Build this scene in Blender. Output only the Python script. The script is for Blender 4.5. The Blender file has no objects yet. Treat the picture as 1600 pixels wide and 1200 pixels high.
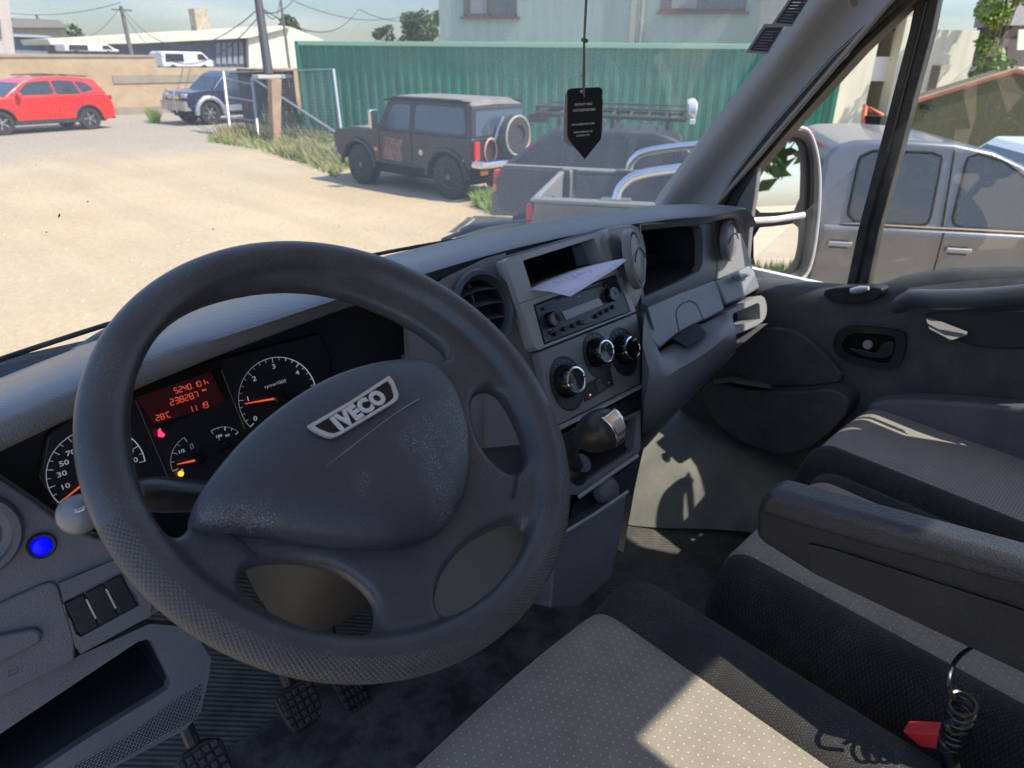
import bpy, bmesh, math, random
import numpy as np
from mathutils import Vector, Matrix
random.seed(7); rng = np.random.default_rng(7)
R_ = math.radians
scn = bpy.context.scene; col = scn.collection
# ------------------------------------------------------------------ camera
EYE = 2.3; FPX = 1085.0
YAW, PITCH, ROLL = R_(44.5), math.atan(508/1085), R_(0.7)
fw = np.array([math.sin(YAW)*math.cos(PITCH), math.cos(YAW)*math.cos(PITCH), -math.sin(PITCH)])
rt = np.array([math.cos(YAW), -math.sin(YAW), 0.0]); up = np.cross(rt, fw)
CR = rt*math.cos(ROLL)+up*math.sin(ROLL); CU = up*math.cos(ROLL)-rt*math.sin(ROLL)
CAM = np.array([0, 0, EYE])
cd = bpy.data.cameras.new('camera'); cam = bpy.data.objects.new('camera', cd); col.objects.link(cam)
cd.sensor_width = 36; cd.lens = FPX/1600*36; cd.clip_start = .02; cd.clip_end = 3000
m = Matrix.Identity(4)
for i in range(3):
    m[i][0] = CR[i]; m[i][1] = CU[i]; m[i][2] = -fw[i]; m[i][3] = CAM[i]
cam.matrix_world = m; scn.camera = cam
cd.dof.use_dof = True; cd.dof.focus_distance = .85; cd.dof.aperture_fstop = 10
# ------------------------------------------------------------------ light
SUN = Vector((1, -1.95, 3.0)).normalized()
w = bpy.data.worlds.new('World'); scn.world = w; w.use_nodes = True
nt = w.node_tree; bg = nt.nodes['Background']
sky = nt.nodes.new('ShaderNodeTexSky'); sky.sky_type = 'NISHITA'; sky.sun_disc = False
sky.sun_elevation = math.asin(SUN.z); sky.sun_rotation = math.atan2(SUN.x, SUN.y)
sky.air_density = 1.0; sky.dust_density = .4; sky.ozone_density = 1.3; sky.altitude = 300
tcw = nt.nodes.new('ShaderNodeTexCoord'); spw = nt.nodes.new('ShaderNodeSeparateXYZ'); nt.links.new(tcw.outputs['Generated'], spw.inputs[0])
mrw = nt.nodes.new('ShaderNodeMapRange'); mrw.inputs['From Min'].default_value = -.02; mrw.inputs['From Max'].default_value = .45; mrw.inputs['To Min'].default_value = .24; mrw.inputs['To Max'].default_value = 1.15; nt.links.new(spw.outputs[2], mrw.inputs['Value'])
mxw = nt.nodes.new('ShaderNodeMix'); mxw.data_type = 'RGBA'; mxw.blend_type = 'MULTIPLY'; mxw.inputs[0].default_value = 1; tiw = nt.nodes.new('ShaderNodeMix'); tiw.data_type = 'RGBA'; tiw.blend_type = 'MULTIPLY'; tiw.inputs[0].default_value = 1; tiw.inputs[7].default_value = (.90, .965, 1.07, 1); nt.links.new(sky.outputs[0], tiw.inputs[6]); nt.links.new(tiw.outputs[2], mxw.inputs[6]); nt.links.new(mrw.outputs[0], mxw.inputs[7])
nzw = nt.nodes.new('ShaderNodeTexNoise'); nzw.inputs['Scale'].default_value = 3.0; nzw.inputs['Detail'].default_value = 7; mpw = nt.nodes.new('ShaderNodeMapping'); mpw.inputs['Scale'].default_value = (1, 1, 5); nt.links.new(tcw.outputs['Generated'], mpw.inputs[0]); nt.links.new(mpw.outputs[0], nzw.inputs['Vector'])
crw = nt.nodes.new('ShaderNodeMapRange'); crw.inputs['From Min'].default_value = .45; crw.inputs['From Max'].default_value = .75; crw.inputs['To Min'].default_value = 0; crw.inputs['To Max'].default_value = .5; nt.links.new(nzw.outputs['Fac'], crw.inputs['Value'])
clw = nt.nodes.new('ShaderNodeMix'); clw.data_type = 'RGBA'; nt.links.new(crw.outputs[0], clw.inputs[0]); nt.links.new(mxw.outputs[2], clw.inputs[6]); clw.inputs[7].default_value = (4.4, 4.4, 4.3, 1)      # thin high cloud
nt.links.new(clw.outputs[2], bg.inputs[0]); bg.inputs[1].default_value = 0.15
sl = bpy.data.lights.new('sun', 'SUN'); sl.energy = 3.9; sl.angle = R_(.5); sl.color = (1, .92, .79)
so = bpy.data.objects.new('sun', sl); col.objects.link(so); so.rotation_euler = SUN.to_track_quat('Z', 'Y').to_euler(); so.location = (0, 0, 30)
scn.view_settings.view_transform = 'Standard'; scn.view_settings.look = 'None'
scn.view_settings.gamma = 1; scn.view_settings.exposure = 1.05
scn.render.engine = 'CYCLES'
scn.cycles.max_bounces = 10; scn.cycles.transparent_max_bounces = 16; scn.cycles.diffuse_bounces = 5

# ------------------------------------------------------------------ pixel helpers (target pixels 1600x1200 -> points on real planes)
def ray(x, y): return fw+CR*(x-800)/FPX-CU*(y-600)/FPX
def at(x, y, X=None, Y=None, Z=None):
    d = ray(x, y)
    s = X/d[0] if X is not None else Y/d[1] if Y is not None else (Z-EYE)/d[2]
    return CAM+d*s
def onp(x, y, p, n):
    d = ray(x, y); n = np.array(n, float); return CAM+d*(((np.array(p)-CAM)@n)/(d@n))
class Plane:
    def __init__(s, p, n, ex=(1, 0, 0)):
        s.p = np.array(p, float); s.n = np.array(n, float); s.n /= np.linalg.norm(s.n)
        ex = np.array(ex, float); ex -= s.n*(ex@s.n); s.ex = ex/np.linalg.norm(ex); s.ey = np.cross(s.n, s.ex)
    def __call__(s, x, y, off=0): return onp(x, y, s.p+s.n*off, s.n)
    def pts(s, L, off=0): return [s(x, y, off) for x, y in L]
    def M(s, o, z=0):
        o = np.array(o)+s.n*z
        m = Matrix.Identity(4)
        for i in range(3): m[i][0] = s.ex[i]; m[i][1] = s.ey[i]; m[i][2] = s.n[i]; m[i][3] = o[i]
        return m
def tilt(Y, z, k): return Plane((0, Y, z), (0, -1, k))
# ------------------------------------------------------------------ mesh builder
class MB:
    def __init__(s): s.v = []; s.f = []; s.mi = []
    def add(s, v, f, M=None, mi=0):
        b = len(s.v)
        for p in v:
            p = Vector(p)
            if M is not None: p = M @ p
            s.v.append(p)
        s.f += [tuple(i+b for i in q) for q in f]; s.mi += [mi]*len(f); return s
    def box(s, c, d, M=None, mi=0, rot=None):
        v = [Vector(((i-.5)*d[0], (j-.5)*d[1], (k-.5)*d[2])) for k in (0, 1) for j in (0, 1) for i in (0, 1)]
        if rot is not None: v = [rot @ p for p in v]
        v = [p+Vector(c) for p in v]
        return s.add(v, [(0, 2, 3, 1), (4, 5, 7, 6), (0, 1, 5, 4), (2, 6, 7, 3), (0, 4, 6, 2), (1, 3, 7, 5)], M, mi)
    def prism(s, pts, vec, M=None, mi=0, scale=1.0):
        n = len(pts); a = [Vector(p) for p in pts]; c = sum(a, Vector())/n; vec = Vector(vec)
        b = [(p-c)*scale+c+vec for p in a]
        return s.add(a+b, [tuple(range(n))[::-1], tuple(range(n, 2*n))]+[(i, (i+1) % n, (i+1) % n+n, i+n) for i in range(n)], M, mi)
    def ring(s, outer, inner, vec, N=64, M=None, mi=0, lip=None):
        """plate with a hole, both loops resampled by angle about the hole's centre; vec = thickness"""
        inn = [Vector(p) for p in inner]; out = [Vector(p) for p in outer]; vec = Vector(vec)
        c = sum(inn, Vector())/len(inn); nn = vec.normalized(); e1 = (inn[0]-c); e1 = (e1-nn*e1.dot(nn)).normalized(); e2 = nn.cross(e1)
        angs = set(2*math.pi*i/N for i in range(N))
        def pol(L): return [((p-c).dot(e1), (p-c).dot(e2)) for p in L]
        po, pi = pol(out), pol(inn)
        for q in po+pi: angs.add(math.atan2(q[1], q[0]) % (2*math.pi))
        angs = sorted(angs)
        def hit(P, a):
            dx, dy = math.cos(a), math.sin(a); best = None
            for i in range(len(P)):
                x1, y1 = P[i]; x2, y2 = P[(i+1) % len(P)]; ex, ey = x2-x1, y2-y1
                den = dx*ey-dy*ex
                if abs(den) < 1e-12: continue
                t = (x1*ey-y1*ex)/den; u = (x1*dy-y1*dx)/den
                if t > 0 and -1e-6 <= u <= 1+1e-6 and (best is None or t < best): best = t
            return best if best is not None else math.hypot(*P[0])
        O = [(hit(po, a), a) for a in angs]; I = [(hit(pi, a), a) for a in angs]
        f = lambda L: [c+e1*r*math.cos(a)+e2*r*math.sin(a) for r, a in L]
        O3, I3 = f(O), f(I); n = len(angs); v = O3+I3+[p+vec for p in O3]+[p+vec for p in I3]; F = []
        for i in range(n):
            j = (i+1) % n
            F += [(i, j, j+n, i+n), (2*n+i, 3*n+i, 3*n+j, 2*n+j), (i, 2*n+i, 2*n+j, j), (n+i, n+j, 3*n+j, 3*n+i)]
        return s.add(v, F, M, mi)
    def loft(s, secs, closed=False, caps=False, M=None, mi=0, cyc=False):
        n = len(secs[0]); v = [p for q in secs for p in q]; F = []; k = len(secs)
        for a in range(k if cyc else k-1):
            b = (a+1) % k
            for i in range(n if closed else n-1):
                j = (i+1) % n; F.append((a*n+i, a*n+j, b*n+j, b*n+i))
        if caps and not cyc: F += [tuple(range(n))[::-1], tuple(range((k-1)*n, k*n))]
        return s.add(v, F, M, mi)
    def tube(s, path, r, n=10, cyc=False, M=None, mi=0, sx=1.0, caps=True):
        P = [Vector(p) for p in path]; k = len(P); rs = r if hasattr(r, '__len__') else [r]*k; secs = []; up0 = None
        for i in range(k):
            t = (P[(i+1) % k]-P[i-1]) if cyc else (P[min(i+1, k-1)]-P[max(i-1, 0)])
            t.normalize()
            if up0 is None: up0 = Vector((0, 0, 1)) if abs(t.z) < .9 else Vector((1, 0, 0))
            a = (up0-t*up0.dot(t)).normalized(); b = t.cross(a); up0 = a
            secs.append([P[i]+(a*math.cos(2*math.pi*j/n)*sx+b*math.sin(2*math.pi*j/n))*rs[i] for j in range(n)])
        return s.loft(secs, True, caps, M, mi, cyc)
    def lathe(s, prof, M=None, n=32, mi=0, cap=True):
        secs = [[Vector((r*math.cos(2*math.pi*j/n), r*math.sin(2*math.pi*j/n), z)) for j in range(n)] for r, z in prof]
        return s.loft(secs, True, cap, M, mi)
    def cyl(s, a, b, r, n=16, mi=0, r2=None): return s.tube([a, b], [r, r if r2 is None else r2], n, mi=mi)
    def text(s, body, size, M, mi=0, off=0.0, extr=0.0, align='CENTER', shear=0.0, sx=1.0, space=1.0):
        c = bpy.data.curves.new('t', 'FONT'); c.body = body; c.size = size; c.align_x = align; c.align_y = 'CENTER'
        c.resolution_u = 3; c.offset = off; c.extrude = extr; c.shear = shear; c.space_character = space
        o = bpy.data.objects.new('t', c); col.objects.link(o)
        dg = bpy.context.evaluated_depsgraph_get(); me = bpy.data.meshes.new_from_object(o.evaluated_get(dg))
        v = [Vector((p.co.x*sx, p.co.y, p.co.z)) for p in me.vertices]; f = [tuple(p.vertices) for p in me.polygons]
        bpy.data.objects.remove(o); bpy.data.curves.remove(c); bpy.data.meshes.remove(me)
        return s.add(v, f, M, mi)
    def build(s, name, mats, parent=None, bev=0, seg=2, ang=35, sub=0, label=None, flat=False, fix=True):
        me = bpy.data.meshes.new(name); me.from_pydata([tuple(p) for p in s.v], [], s.f)
        mats = mats if isinstance(mats, (list, tuple)) else [mats]
        for q in mats: me.materials.append(q)
        me.polygons.foreach_set('material_index', s.mi)
        if fix:
            bm = bmesh.new(); bm.from_mesh(me); bmesh.ops.recalc_face_normals(bm, faces=bm.faces); bm.to_mesh(me); bm.free()
        if not flat:
            me.polygons.foreach_set('use_smooth', [True]*len(me.polygons))
            if not bev and not sub: me.set_sharp_from_angle(angle=R_(ang))
        o = bpy.data.objects.new(name, me); col.objects.link(o)
        if parent: o.parent = parent
        if bev:
            b = o.modifiers.new('b', 'BEVEL'); b.width = bev; b.segments = seg; b.limit_method = 'ANGLE'; b.angle_limit = R_(30); b.harden_normals = True
        if sub:
            b = o.modifiers.new('s', 'SUBSURF'); b.levels = sub; b.render_levels = sub
        if label: o['label'] = label
        return o
def thing(name, label, cat, loc=(0, 0, 0), rz=0, group=None):
    o = bpy.data.objects.new(name, None); col.objects.link(o); o.location = loc; o.rotation_euler = (0, 0, rz)
    return tag(o, label, cat, group)
def tag(o, label, cat, group=None):
    o['label'] = label; o['category'] = cat
    if group: o['group'] = group
    return o
def struct(o, k='structure'): o['kind'] = k; return o
def TR(loc, rz=0): return Matrix.Translation(Vector(loc)) @ Matrix.Rotation(rz, 4, 'Z')
def axisM(o, zdir, xdir=(1, 0, 0)):
    z = Vector(zdir).normalized(); x = Vector(xdir); x = (x-z*x.dot(z)).normalized(); y = z.cross(x)
    m = Matrix.Identity(4)
    for i in range(3): m[i][0] = x[i]; m[i][1] = y[i]; m[i][2] = z[i]; m[i][3] = o[i]
    return m
def smooth_poly(P, n=1):
    for _ in range(n):
        Q = []
        for i in range(len(P)):
            a, b = np.array(P[i], float), np.array(P[(i+1) % len(P)], float); Q += [tuple(a*.75+b*.25), tuple(a*.25+b*.75)]
        P = Q
    return P
def round_poly(P, k=.13):
    Q = []
    for i in range(len(P)):
        a, b = np.array(P[i], float), np.array(P[(i+1) % len(P)], float); Q += [tuple(a*(1-k)+b*k), tuple(a*k+b*(1-k))]
    R = []
    for i in range(0, len(Q), 2):
        a, b, c = np.array(Q[i-1]), np.array(P[i//2], float), np.array(Q[i])
        R += [tuple(a), tuple(a*.3+b*.5+c*.2), tuple(a*.2+b*.5+c*.3), tuple(c)]
    return R
def spline(P, n=8):
    P = [np.array(p, float) for p in P]; out = []
    for i in range(len(P)-1):
        p0 = P[max(i-1, 0)]; p1 = P[i]; p2 = P[i+1]; p3 = P[min(i+2, len(P)-1)]
        for j in range(n):
            t = j/n; out.append(.5*((2*p1)+(p2-p0)*t+(2*p0-5*p1+4*p2-p3)*t*t+(3*p1-p0-3*p2+p3)*t**3))
    return out+[P[-1]]
# ------------------------------------------------------------------ materials
def mat(name, c, rough=.5, metal=0., spec=.5, bump=0, bscale=400, bdetail=2, var=0, vscale=3, c2=None, coat=0, kind='noise', emit=None, es=1, trans=0, sheen=0, bdist=.001):
    m = bpy.data.materials.new(name); m.use_nodes = True; t = m.node_tree; b = t.nodes['Principled BSDF']
    b.inputs['Base Color'].default_value = (*c, 1); b.inputs['Roughness'].default_value = rough; b.inputs['Metallic'].default_value = metal
    b.inputs['Specular IOR Level'].default_value = spec; b.inputs['Coat Weight'].default_value = coat; b.inputs['Coat Roughness'].default_value = .04
    if sheen: b.inputs['Sheen Weight'].default_value = sheen; b.inputs['Sheen Roughness'].default_value = .5
    if emit: b.inputs['Emission Color'].default_value = (*emit, 1); b.inputs['Emission Strength'].default_value = es
    tc = t.nodes.new('ShaderNodeTexCoord')
    if var or c2:
        n = t.nodes.new('ShaderNodeTexNoise'); n.inputs['Scale'].default_value = vscale; n.inputs['Detail'].default_value = 8; n.inputs['Roughness'].default_value = .65
        t.links.new(tc.outputs['Object'], n.inputs['Vector'])
        r = t.nodes.new('ShaderNodeValToRGB'); r.color_ramp.elements[0].position = .35; r.color_ramp.elements[1].position = .65
        a = c; d = c2 or tuple(min(1, x*(1+var)) for x in c)
        if not c2: a = tuple(x*(1-var) for x in c)
        r.color_ramp.elements[0].color = (*a, 1); r.color_ramp.elements[1].color = (*d, 1)
        t.links.new(n.outputs['Fac'], r.inputs[0]); t.links.new(r.outputs[0], b.inputs['Base Color'])
        q = t.nodes.new('ShaderNodeMapRange'); q.inputs['To Min'].default_value = rough*.88; q.inputs['To Max'].default_value = min(1, rough*1.12)
        t.links.new(n.outputs['Fac'], q.inputs['Value']); t.links.new(q.outputs[0], b.inputs['Roughness'])
    if bump:
        if kind == 'voronoi': n = t.nodes.new('ShaderNodeTexVoronoi'); out = 'Distance'
        else: n = t.nodes.new('ShaderNodeTexNoise'); n.inputs['Detail'].default_value = bdetail; out = 'Fac'
        n.inputs['Scale'].default_value = bscale; t.links.new(tc.outputs['Object'], n.inputs['Vector'])
        u = t.nodes.new('ShaderNodeBump'); u.inputs['Strength'].default_value = bump; u.inputs['Distance'].default_value = bdist
        t.links.new(n.outputs[out], u.inputs['Height']); t.links.new(u.outputs[0], b.inputs['Normal'])
    return m
def wavebump(m, scale, strength, direction='X', dist=.002, prof='SIN', ref='Object', rot=(0, 0, 0)):
    t = m.node_tree; b = t.nodes['Principled BSDF']; tc = t.nodes.new('ShaderNodeTexCoord'); mp = t.nodes.new('ShaderNodeMapping'); mp.inputs['Rotation'].default_value = rot
    wv = t.nodes.new('ShaderNodeTexWave'); wv.bands_direction = direction; wv.wave_profile = prof; wv.inputs['Scale'].default_value = scale
    u = t.nodes.new('ShaderNodeBump'); u.inputs['Strength'].default_value = strength; u.inputs['Distance'].default_value = dist
    t.links.new(tc.outputs[ref], mp.inputs[0]); t.links.new(mp.outputs[0], wv.inputs['Vector']); t.links.new(wv.outputs['Fac'], u.inputs['Height'])
    if b.inputs['Normal'].links: t.links.new(b.inputs['Normal'].links[0].from_socket, u.inputs['Normal'])
    t.links.new(u.outputs[0], b.inputs['Normal']); return m
def math_(t, op, a, b=None, c=None):
    n = t.nodes.new('ShaderNodeMath'); n.operation = op
    for i, x in enumerate((a, b, c)):
        if x is None: continue
        if isinstance(x, (int, float)): n.inputs[i].default_value = x
        else: t.links.new(x, n.inputs[i])
    return n.outputs[0]
def dots(m, step, rad, colour, bumpstr=.0, height=None):
    """woven dots on the XY plane of the object"""
    t = m.node_tree; b = t.nodes['Principled BSDF']; tc = t.nodes.new('ShaderNodeTexCoord'); sp = t.nodes.new('ShaderNodeSeparateXYZ'); t.links.new(tc.outputs['Object'], sp.inputs[0])
    X, Y = sp.outputs[0], sp.outputs[1]
    row = math_(t, 'FLOOR', math_(t, 'DIVIDE', Y, step*.8)); sh = math_(t, 'MULTIPLY', math_(t, 'MODULO', math_(t, 'ABSOLUTE', row), 2), step*.5)
    fx = math_(t, 'PINGPONG', math_(t, 'ADD', X, sh), step*.5); fy = math_(t, 'SUBTRACT', math_(t, 'SUBTRACT', Y, math_(t, 'MULTIPLY', row, step*.8)), step*.4)
    d = math_(t, 'SQRT', math_(t, 'ADD', math_(t, 'MULTIPLY', fx, fx), math_(t, 'MULTIPLY', fy, fy)))
    k = math_(t, 'LESS_THAN', d, rad); mx = t.nodes.new('ShaderNodeMix'); mx.data_type = 'RGBA'
    src = b.inputs['Base Color']
    if src.links: t.links.new(src.links[0].from_socket, mx.inputs[6])
    else: mx.inputs[6].default_value = src.default_value
    mx.inputs[7].default_value = (*colour, 1); t.links.new(k, mx.inputs[0]); t.links.new(mx.outputs[2], src); return m
def glass(name, tint=(1, 1, 1), dust=0.0, dcol=(.75, .72, .66), dscale=40, refl=1.0, dark=None):
    m = bpy.data.materials.new(name); m.use_nodes = True; t = m.node_tree; t.nodes.clear()
    out = t.nodes.new('ShaderNodeOutputMaterial'); tr = t.nodes.new('ShaderNodeBsdfTransparent'); tr.inputs[0].default_value = (*tint, 1)
    gl = t.nodes.new('ShaderNodeBsdfGlossy'); gl.inputs['Roughness'].default_value = .01
    lw = t.nodes.new('ShaderNodeLayerWeight'); lw.inputs[0].default_value = .5; mx = t.nodes.new('ShaderNodeMixShader')
    t.links.new(math_(t, 'MULTIPLY_ADD', math_(t, 'POWER', lw.outputs['Facing'], 5.0), .9*refl, .05*refl), mx.inputs[0]); t.links.new(tr.outputs[0], mx.inputs[1]); t.links.new(gl.outputs[0], mx.inputs[2]); last = mx.outputs[0]
    if dust:
        tc = t.nodes.new('ShaderNodeTexCoord'); n = t.nodes.new('ShaderNodeTexNoise'); n.inputs['Scale'].default_value = 3; n.inputs['Detail'].default_value = 6
        n2 = t.nodes.new('ShaderNodeTexNoise'); n2.inputs['Scale'].default_value = dscale*12; n2.inputs['Detail'].default_value = 3
        t.links.new(tc.outputs['Object'], n.inputs['Vector']); t.links.new(tc.outputs['Object'], n2.inputs['Vector'])
        r = t.nodes.new('ShaderNodeMapRange'); r.inputs['From Min'].default_value = .35; r.inputs['From Max'].default_value = .7; r.inputs['To Min'].default_value = dust*.6; r.inputs['To Max'].default_value = dust*1.4
        r2 = t.nodes.new('ShaderNodeMapRange'); r2.inputs['From Min'].default_value = .62; r2.inputs['From Max'].default_value = .72; r2.inputs['To Min'].default_value = 0; r2.inputs['To Max'].default_value = .25
        t.links.new(n.outputs['Fac'], r.inputs['Value']); t.links.new(n2.outputs['Fac'], r2.inputs['Value'])
        f = math_(t, 'ADD', r.outputs[0], r2.outputs[0])
        if dust > .1:                                            # heavier dust outside the arc the wiper sweeps
            sp = t.nodes.new('ShaderNodeSeparateXYZ'); t.links.new(tc.outputs['Object'], sp.inputs[0]); ax = math_(t, 'SUBTRACT', sp.outputs[0], .42); az = math_(t, 'MULTIPLY', math_(t, 'SUBTRACT', sp.outputs[2], 1.93), 1.25)
            dd_ = math_(t, 'SQRT', math_(t, 'ADD', math_(t, 'MULTIPLY', ax, ax), math_(t, 'MULTIPLY', az, az))); mr_ = t.nodes.new('ShaderNodeMapRange'); mr_.inputs['From Min'].default_value = .60; mr_.inputs['From Max'].default_value = .64; mr_.inputs['To Max'].default_value = .09; t.links.new(dd_, mr_.inputs['Value'])
            f = math_(t, 'ADD', f, mr_.outputs[0])
        df = t.nodes.new('ShaderNodeBsdfDiffuse'); df.inputs[0].default_value = (*dcol, 1); tl = t.nodes.new('ShaderNodeBsdfTranslucent'); tl.inputs[0].default_value = (*dcol, 1)
        ad = t.nodes.new('ShaderNodeMixShader'); ad.inputs[0].default_value = .5; t.links.new(df.outputs[0], ad.inputs[1]); t.links.new(tl.outputs[0], ad.inputs[2])
        m2 = t.nodes.new('ShaderNodeMixShader'); t.links.new(f, m2.inputs[0]); t.links.new(last, m2.inputs[1]); t.links.new(ad.outputs[0], m2.inputs[2]); last = m2.outputs[0]
    t.links.new(last, out.inputs[0]); return m
MT = {}
MT['dash'] = mat('dash_plastic', (.14, .145, .16), .40, bump=.5, bscale=650, var=.12, vscale=6)
MT['dashlow'] = mat('dash_plastic_grey', (.125, .126, .142), .48, bump=.5, bscale=600, var=.1, vscale=6)
MT['stack'] = mat('console_plastic', (.18, .188, .20), .36, bump=.15, bscale=900, var=.06, vscale=6)
MT['bezel'] = mat('silver_grey_plastic', (.32, .325, .33), .38, bump=.1, bscale=900)
MT['black'] = mat('black_plastic', (.012, .012, .014), .45, bump=.1, bscale=800)
MT['gloss'] = mat('gloss_black_plastic', (.01, .01, .011), .15)
MT['void'] = mat('recess_plastic', (.02, .021, .026), .7, bump=.2, bscale=700)
MT['brow'] = mat('brow_plastic', (.16, .165, .18), .33, var=.08, vscale=5)
wavebump(MT['brow'], 110, .22, 'X', .0008); wavebump(MT['brow'], 80, .22, 'DIAGONAL', .0008)
MT['wheel'] = mat('wheel_rubber', (.055, .057, .068), .29, bump=.45, bscale=800, var=.16, vscale=12)
MT['chrome'] = mat('chrome', (.75, .75, .78), .12, 1)
MT['satin'] = mat('satin_metal', (.62, .63, .66), .35, .55)
MT['white'] = mat('print_white', (.7, .72, .75), .6)
MT['dialwhite'] = mat('dial_print', (.6, .63, .68), .6, emit=(.6, .65, .75), es=.12)
MT['red'] = mat('needle_red', (.7, .08, .04), .5, emit=(1, .12, .04), es=.35)
MT['lcdred'] = mat('lcd_segments', (.6, .05, .03), .5, emit=(1, .12, .05), es=.26)
MT['lcdback'] = mat('lcd_back', (.02, .006, .008), .3, emit=(.5, .05, .06), es=.010)
MT['warn'] = mat('warning_lamp', (.8, .02, .05), .5, emit=(1, .02, .08), es=1.6)
MT['amber'] = mat('amber_lamp', (.8, .3, .02), .5, emit=(1, .35, .02), es=1.2)
MT['blue'] = mat('blue_cap', (.0, .0, .75), .3, emit=(0, 0, 1), es=.7)
MT['lcd'] = mat('lcd_grey', (.28, .31, .34), .25)
MT['paper'] = mat('paper', (.62, .6, .72), .8, var=.05, vscale=25)
MT['seatgrey'] = mat('seat_grey_weave', (.26, .225, .18), .9, bump=.5, bscale=900, bdetail=1, var=.1, vscale=30, sheen=.1)
dots(MT['seatgrey'], .0105, .0009, (.5, .48, .43))
MT['seatplain'] = mat('seat_grey_cloth', (.33, .30, .265), .9, bump=.6, bscale=700, bdetail=1, var=.08, vscale=20, sheen=.1)
dots(MT['seatplain'], .006, .0012, (.09, .09, .095))
MT['seatblack'] = mat('seat_black_cloth', (.018, .017, .018), .95, bump=.6, bscale=900, kind="voronoi", var=.15, vscale=20, sheen=.04)
dots(MT['seatblack'], .0034, .0009, (.042, .040, .038))
MT['arm'] = mat('armrest_vinyl', (.032, .034, .040), .38, bump=.55, bscale=420, kind='voronoi', var=.1, vscale=20)
MT['armside'] = mat('armrest_shell', (.018, .0175, .018), .6, bump=.4, bscale=700)
MT['floor'] = mat('rubber_floor', (.065, .064, .06), .75, bump=.3, bscale=300, var=.25, vscale=8, c2=None)
wavebump(MT['floor'], 48, .45, 'DIAGONAL', .003)
MT['carpet'] = mat('dusty_mat', (.06, .059, .06), .9, bump=.5, bscale=250, var=.5, vscale=14)
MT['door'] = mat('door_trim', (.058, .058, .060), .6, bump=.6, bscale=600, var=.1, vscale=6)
MT['doorsunlit'] = mat('door_trim_sunlit', (.22, .22, .215), .6, bump=.35, bscale=800)  # door trim with sunlight put into its colour, for the ledges
MT['pillar'] = mat('pillar_trim', (.23, .225, .22), .75, bump=.2, bscale=900, var=.06, vscale=5)
MT['seal'] = mat('rubber_seal', (.012, .012, .013), .6)
MT['coil'] = mat('cord_black', (.01, .01, .012), .25)
MT['buckle'] = mat('red_plastic', (.65, .03, .03), .4)
MT['vanwhite'] = mat('van_paint_white', (.7, .7, .7), .3, coat=.5)
MT['headliner'] = mat('headliner', (.4, .39, .37), .9)
MT['windshield'] = glass('windscreen_glass', (.95, .96, .965), dust=.15, dcol=(.88, .86, .78))
MT['sideglass'] = glass('side_glass', (.97, .98, .97), dust=.012)
MT['grip'] = mat('wheel_grip_rubber', (.068, .066, .068), .42, var=.1, vscale=12)
MT['pull'] = mat('pull_handle_grey', (.075, .077, .085), .38, bump=.2, bscale=800)
# diamond grip from two crossed waves in the wheel's own radial space is added in the wheel builder
def dustify(m, amt, colr=(.45, .43, .39), fine=700, patch=14, lo=.60, hi=.68, base=.0):
    t = m.node_tree; b = t.nodes['Principled BSDF']; tc = t.nodes.new('ShaderNodeTexCoord')
    a = t.nodes.new('ShaderNodeTexNoise'); a.inputs['Scale'].default_value = fine; a.inputs['Detail'].default_value = 2
    c = t.nodes.new('ShaderNodeTexNoise'); c.inputs['Scale'].default_value = patch; c.inputs['Detail'].default_value = 7; c.inputs['Roughness'].default_value = .7
    for n in (a, c): t.links.new(tc.outputs['Object'], n.inputs['Vector'])
    r1 = t.nodes.new('ShaderNodeMapRange'); r1.inputs['From Min'].default_value = lo; r1.inputs['From Max'].default_value = hi; t.links.new(a.outputs['Fac'], r1.inputs['Value'])
    r2 = t.nodes.new('ShaderNodeMapRange'); r2.inputs['From Min'].default_value = .42; r2.inputs['From Max'].default_value = .66; t.links.new(c.outputs['Fac'], r2.inputs['Value'])
    f = math_(t, 'ADD', math_(t, 'MULTIPLY', math_(t, 'MULTIPLY', r1.outputs[0], math_(t, 'ADD', r2.outputs[0], .15)), amt), math_(t, 'MULTIPLY', r2.outputs[0], base))
    mx = t.nodes.new('ShaderNodeMix'); mx.data_type = 'RGBA'; t.links.new(f, mx.inputs[0]); s = b.inputs['Base Color']
    if s.links: t.links.new(s.links[0].from_socket, mx.inputs[6])
    else: mx.inputs[6].default_value = s.default_value
    mx.inputs[7].default_value = (*colr, 1); t.links.new(mx.outputs[2], s); return m
for k_, a_, b2_ in (('wheel', .22, .03), ('dash', .30, .05), ('dashlow', .25, .05), ('stack', .2, .03), ('brow', .25, .08), ('arm', .15, .015), ('armside', .08, .02), ('door', .25, .06), ('seatblack', .3, .02), ('seatgrey', .15, .10), ('seatplain', .15, .10), ('floor', .5, .12), ('carpet', .5, .10), ('black', .25, .03), ('seal', .3, .08)): dustify(MT[k_], a_, base=b2_)
# ================================================================== THE VAN (one thing, the camera sits in its cab)
van = thing('van', 'white panel van seen from inside its cab with grey dashboard and cloth seats', 'van', (0, 0, 0))
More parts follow.
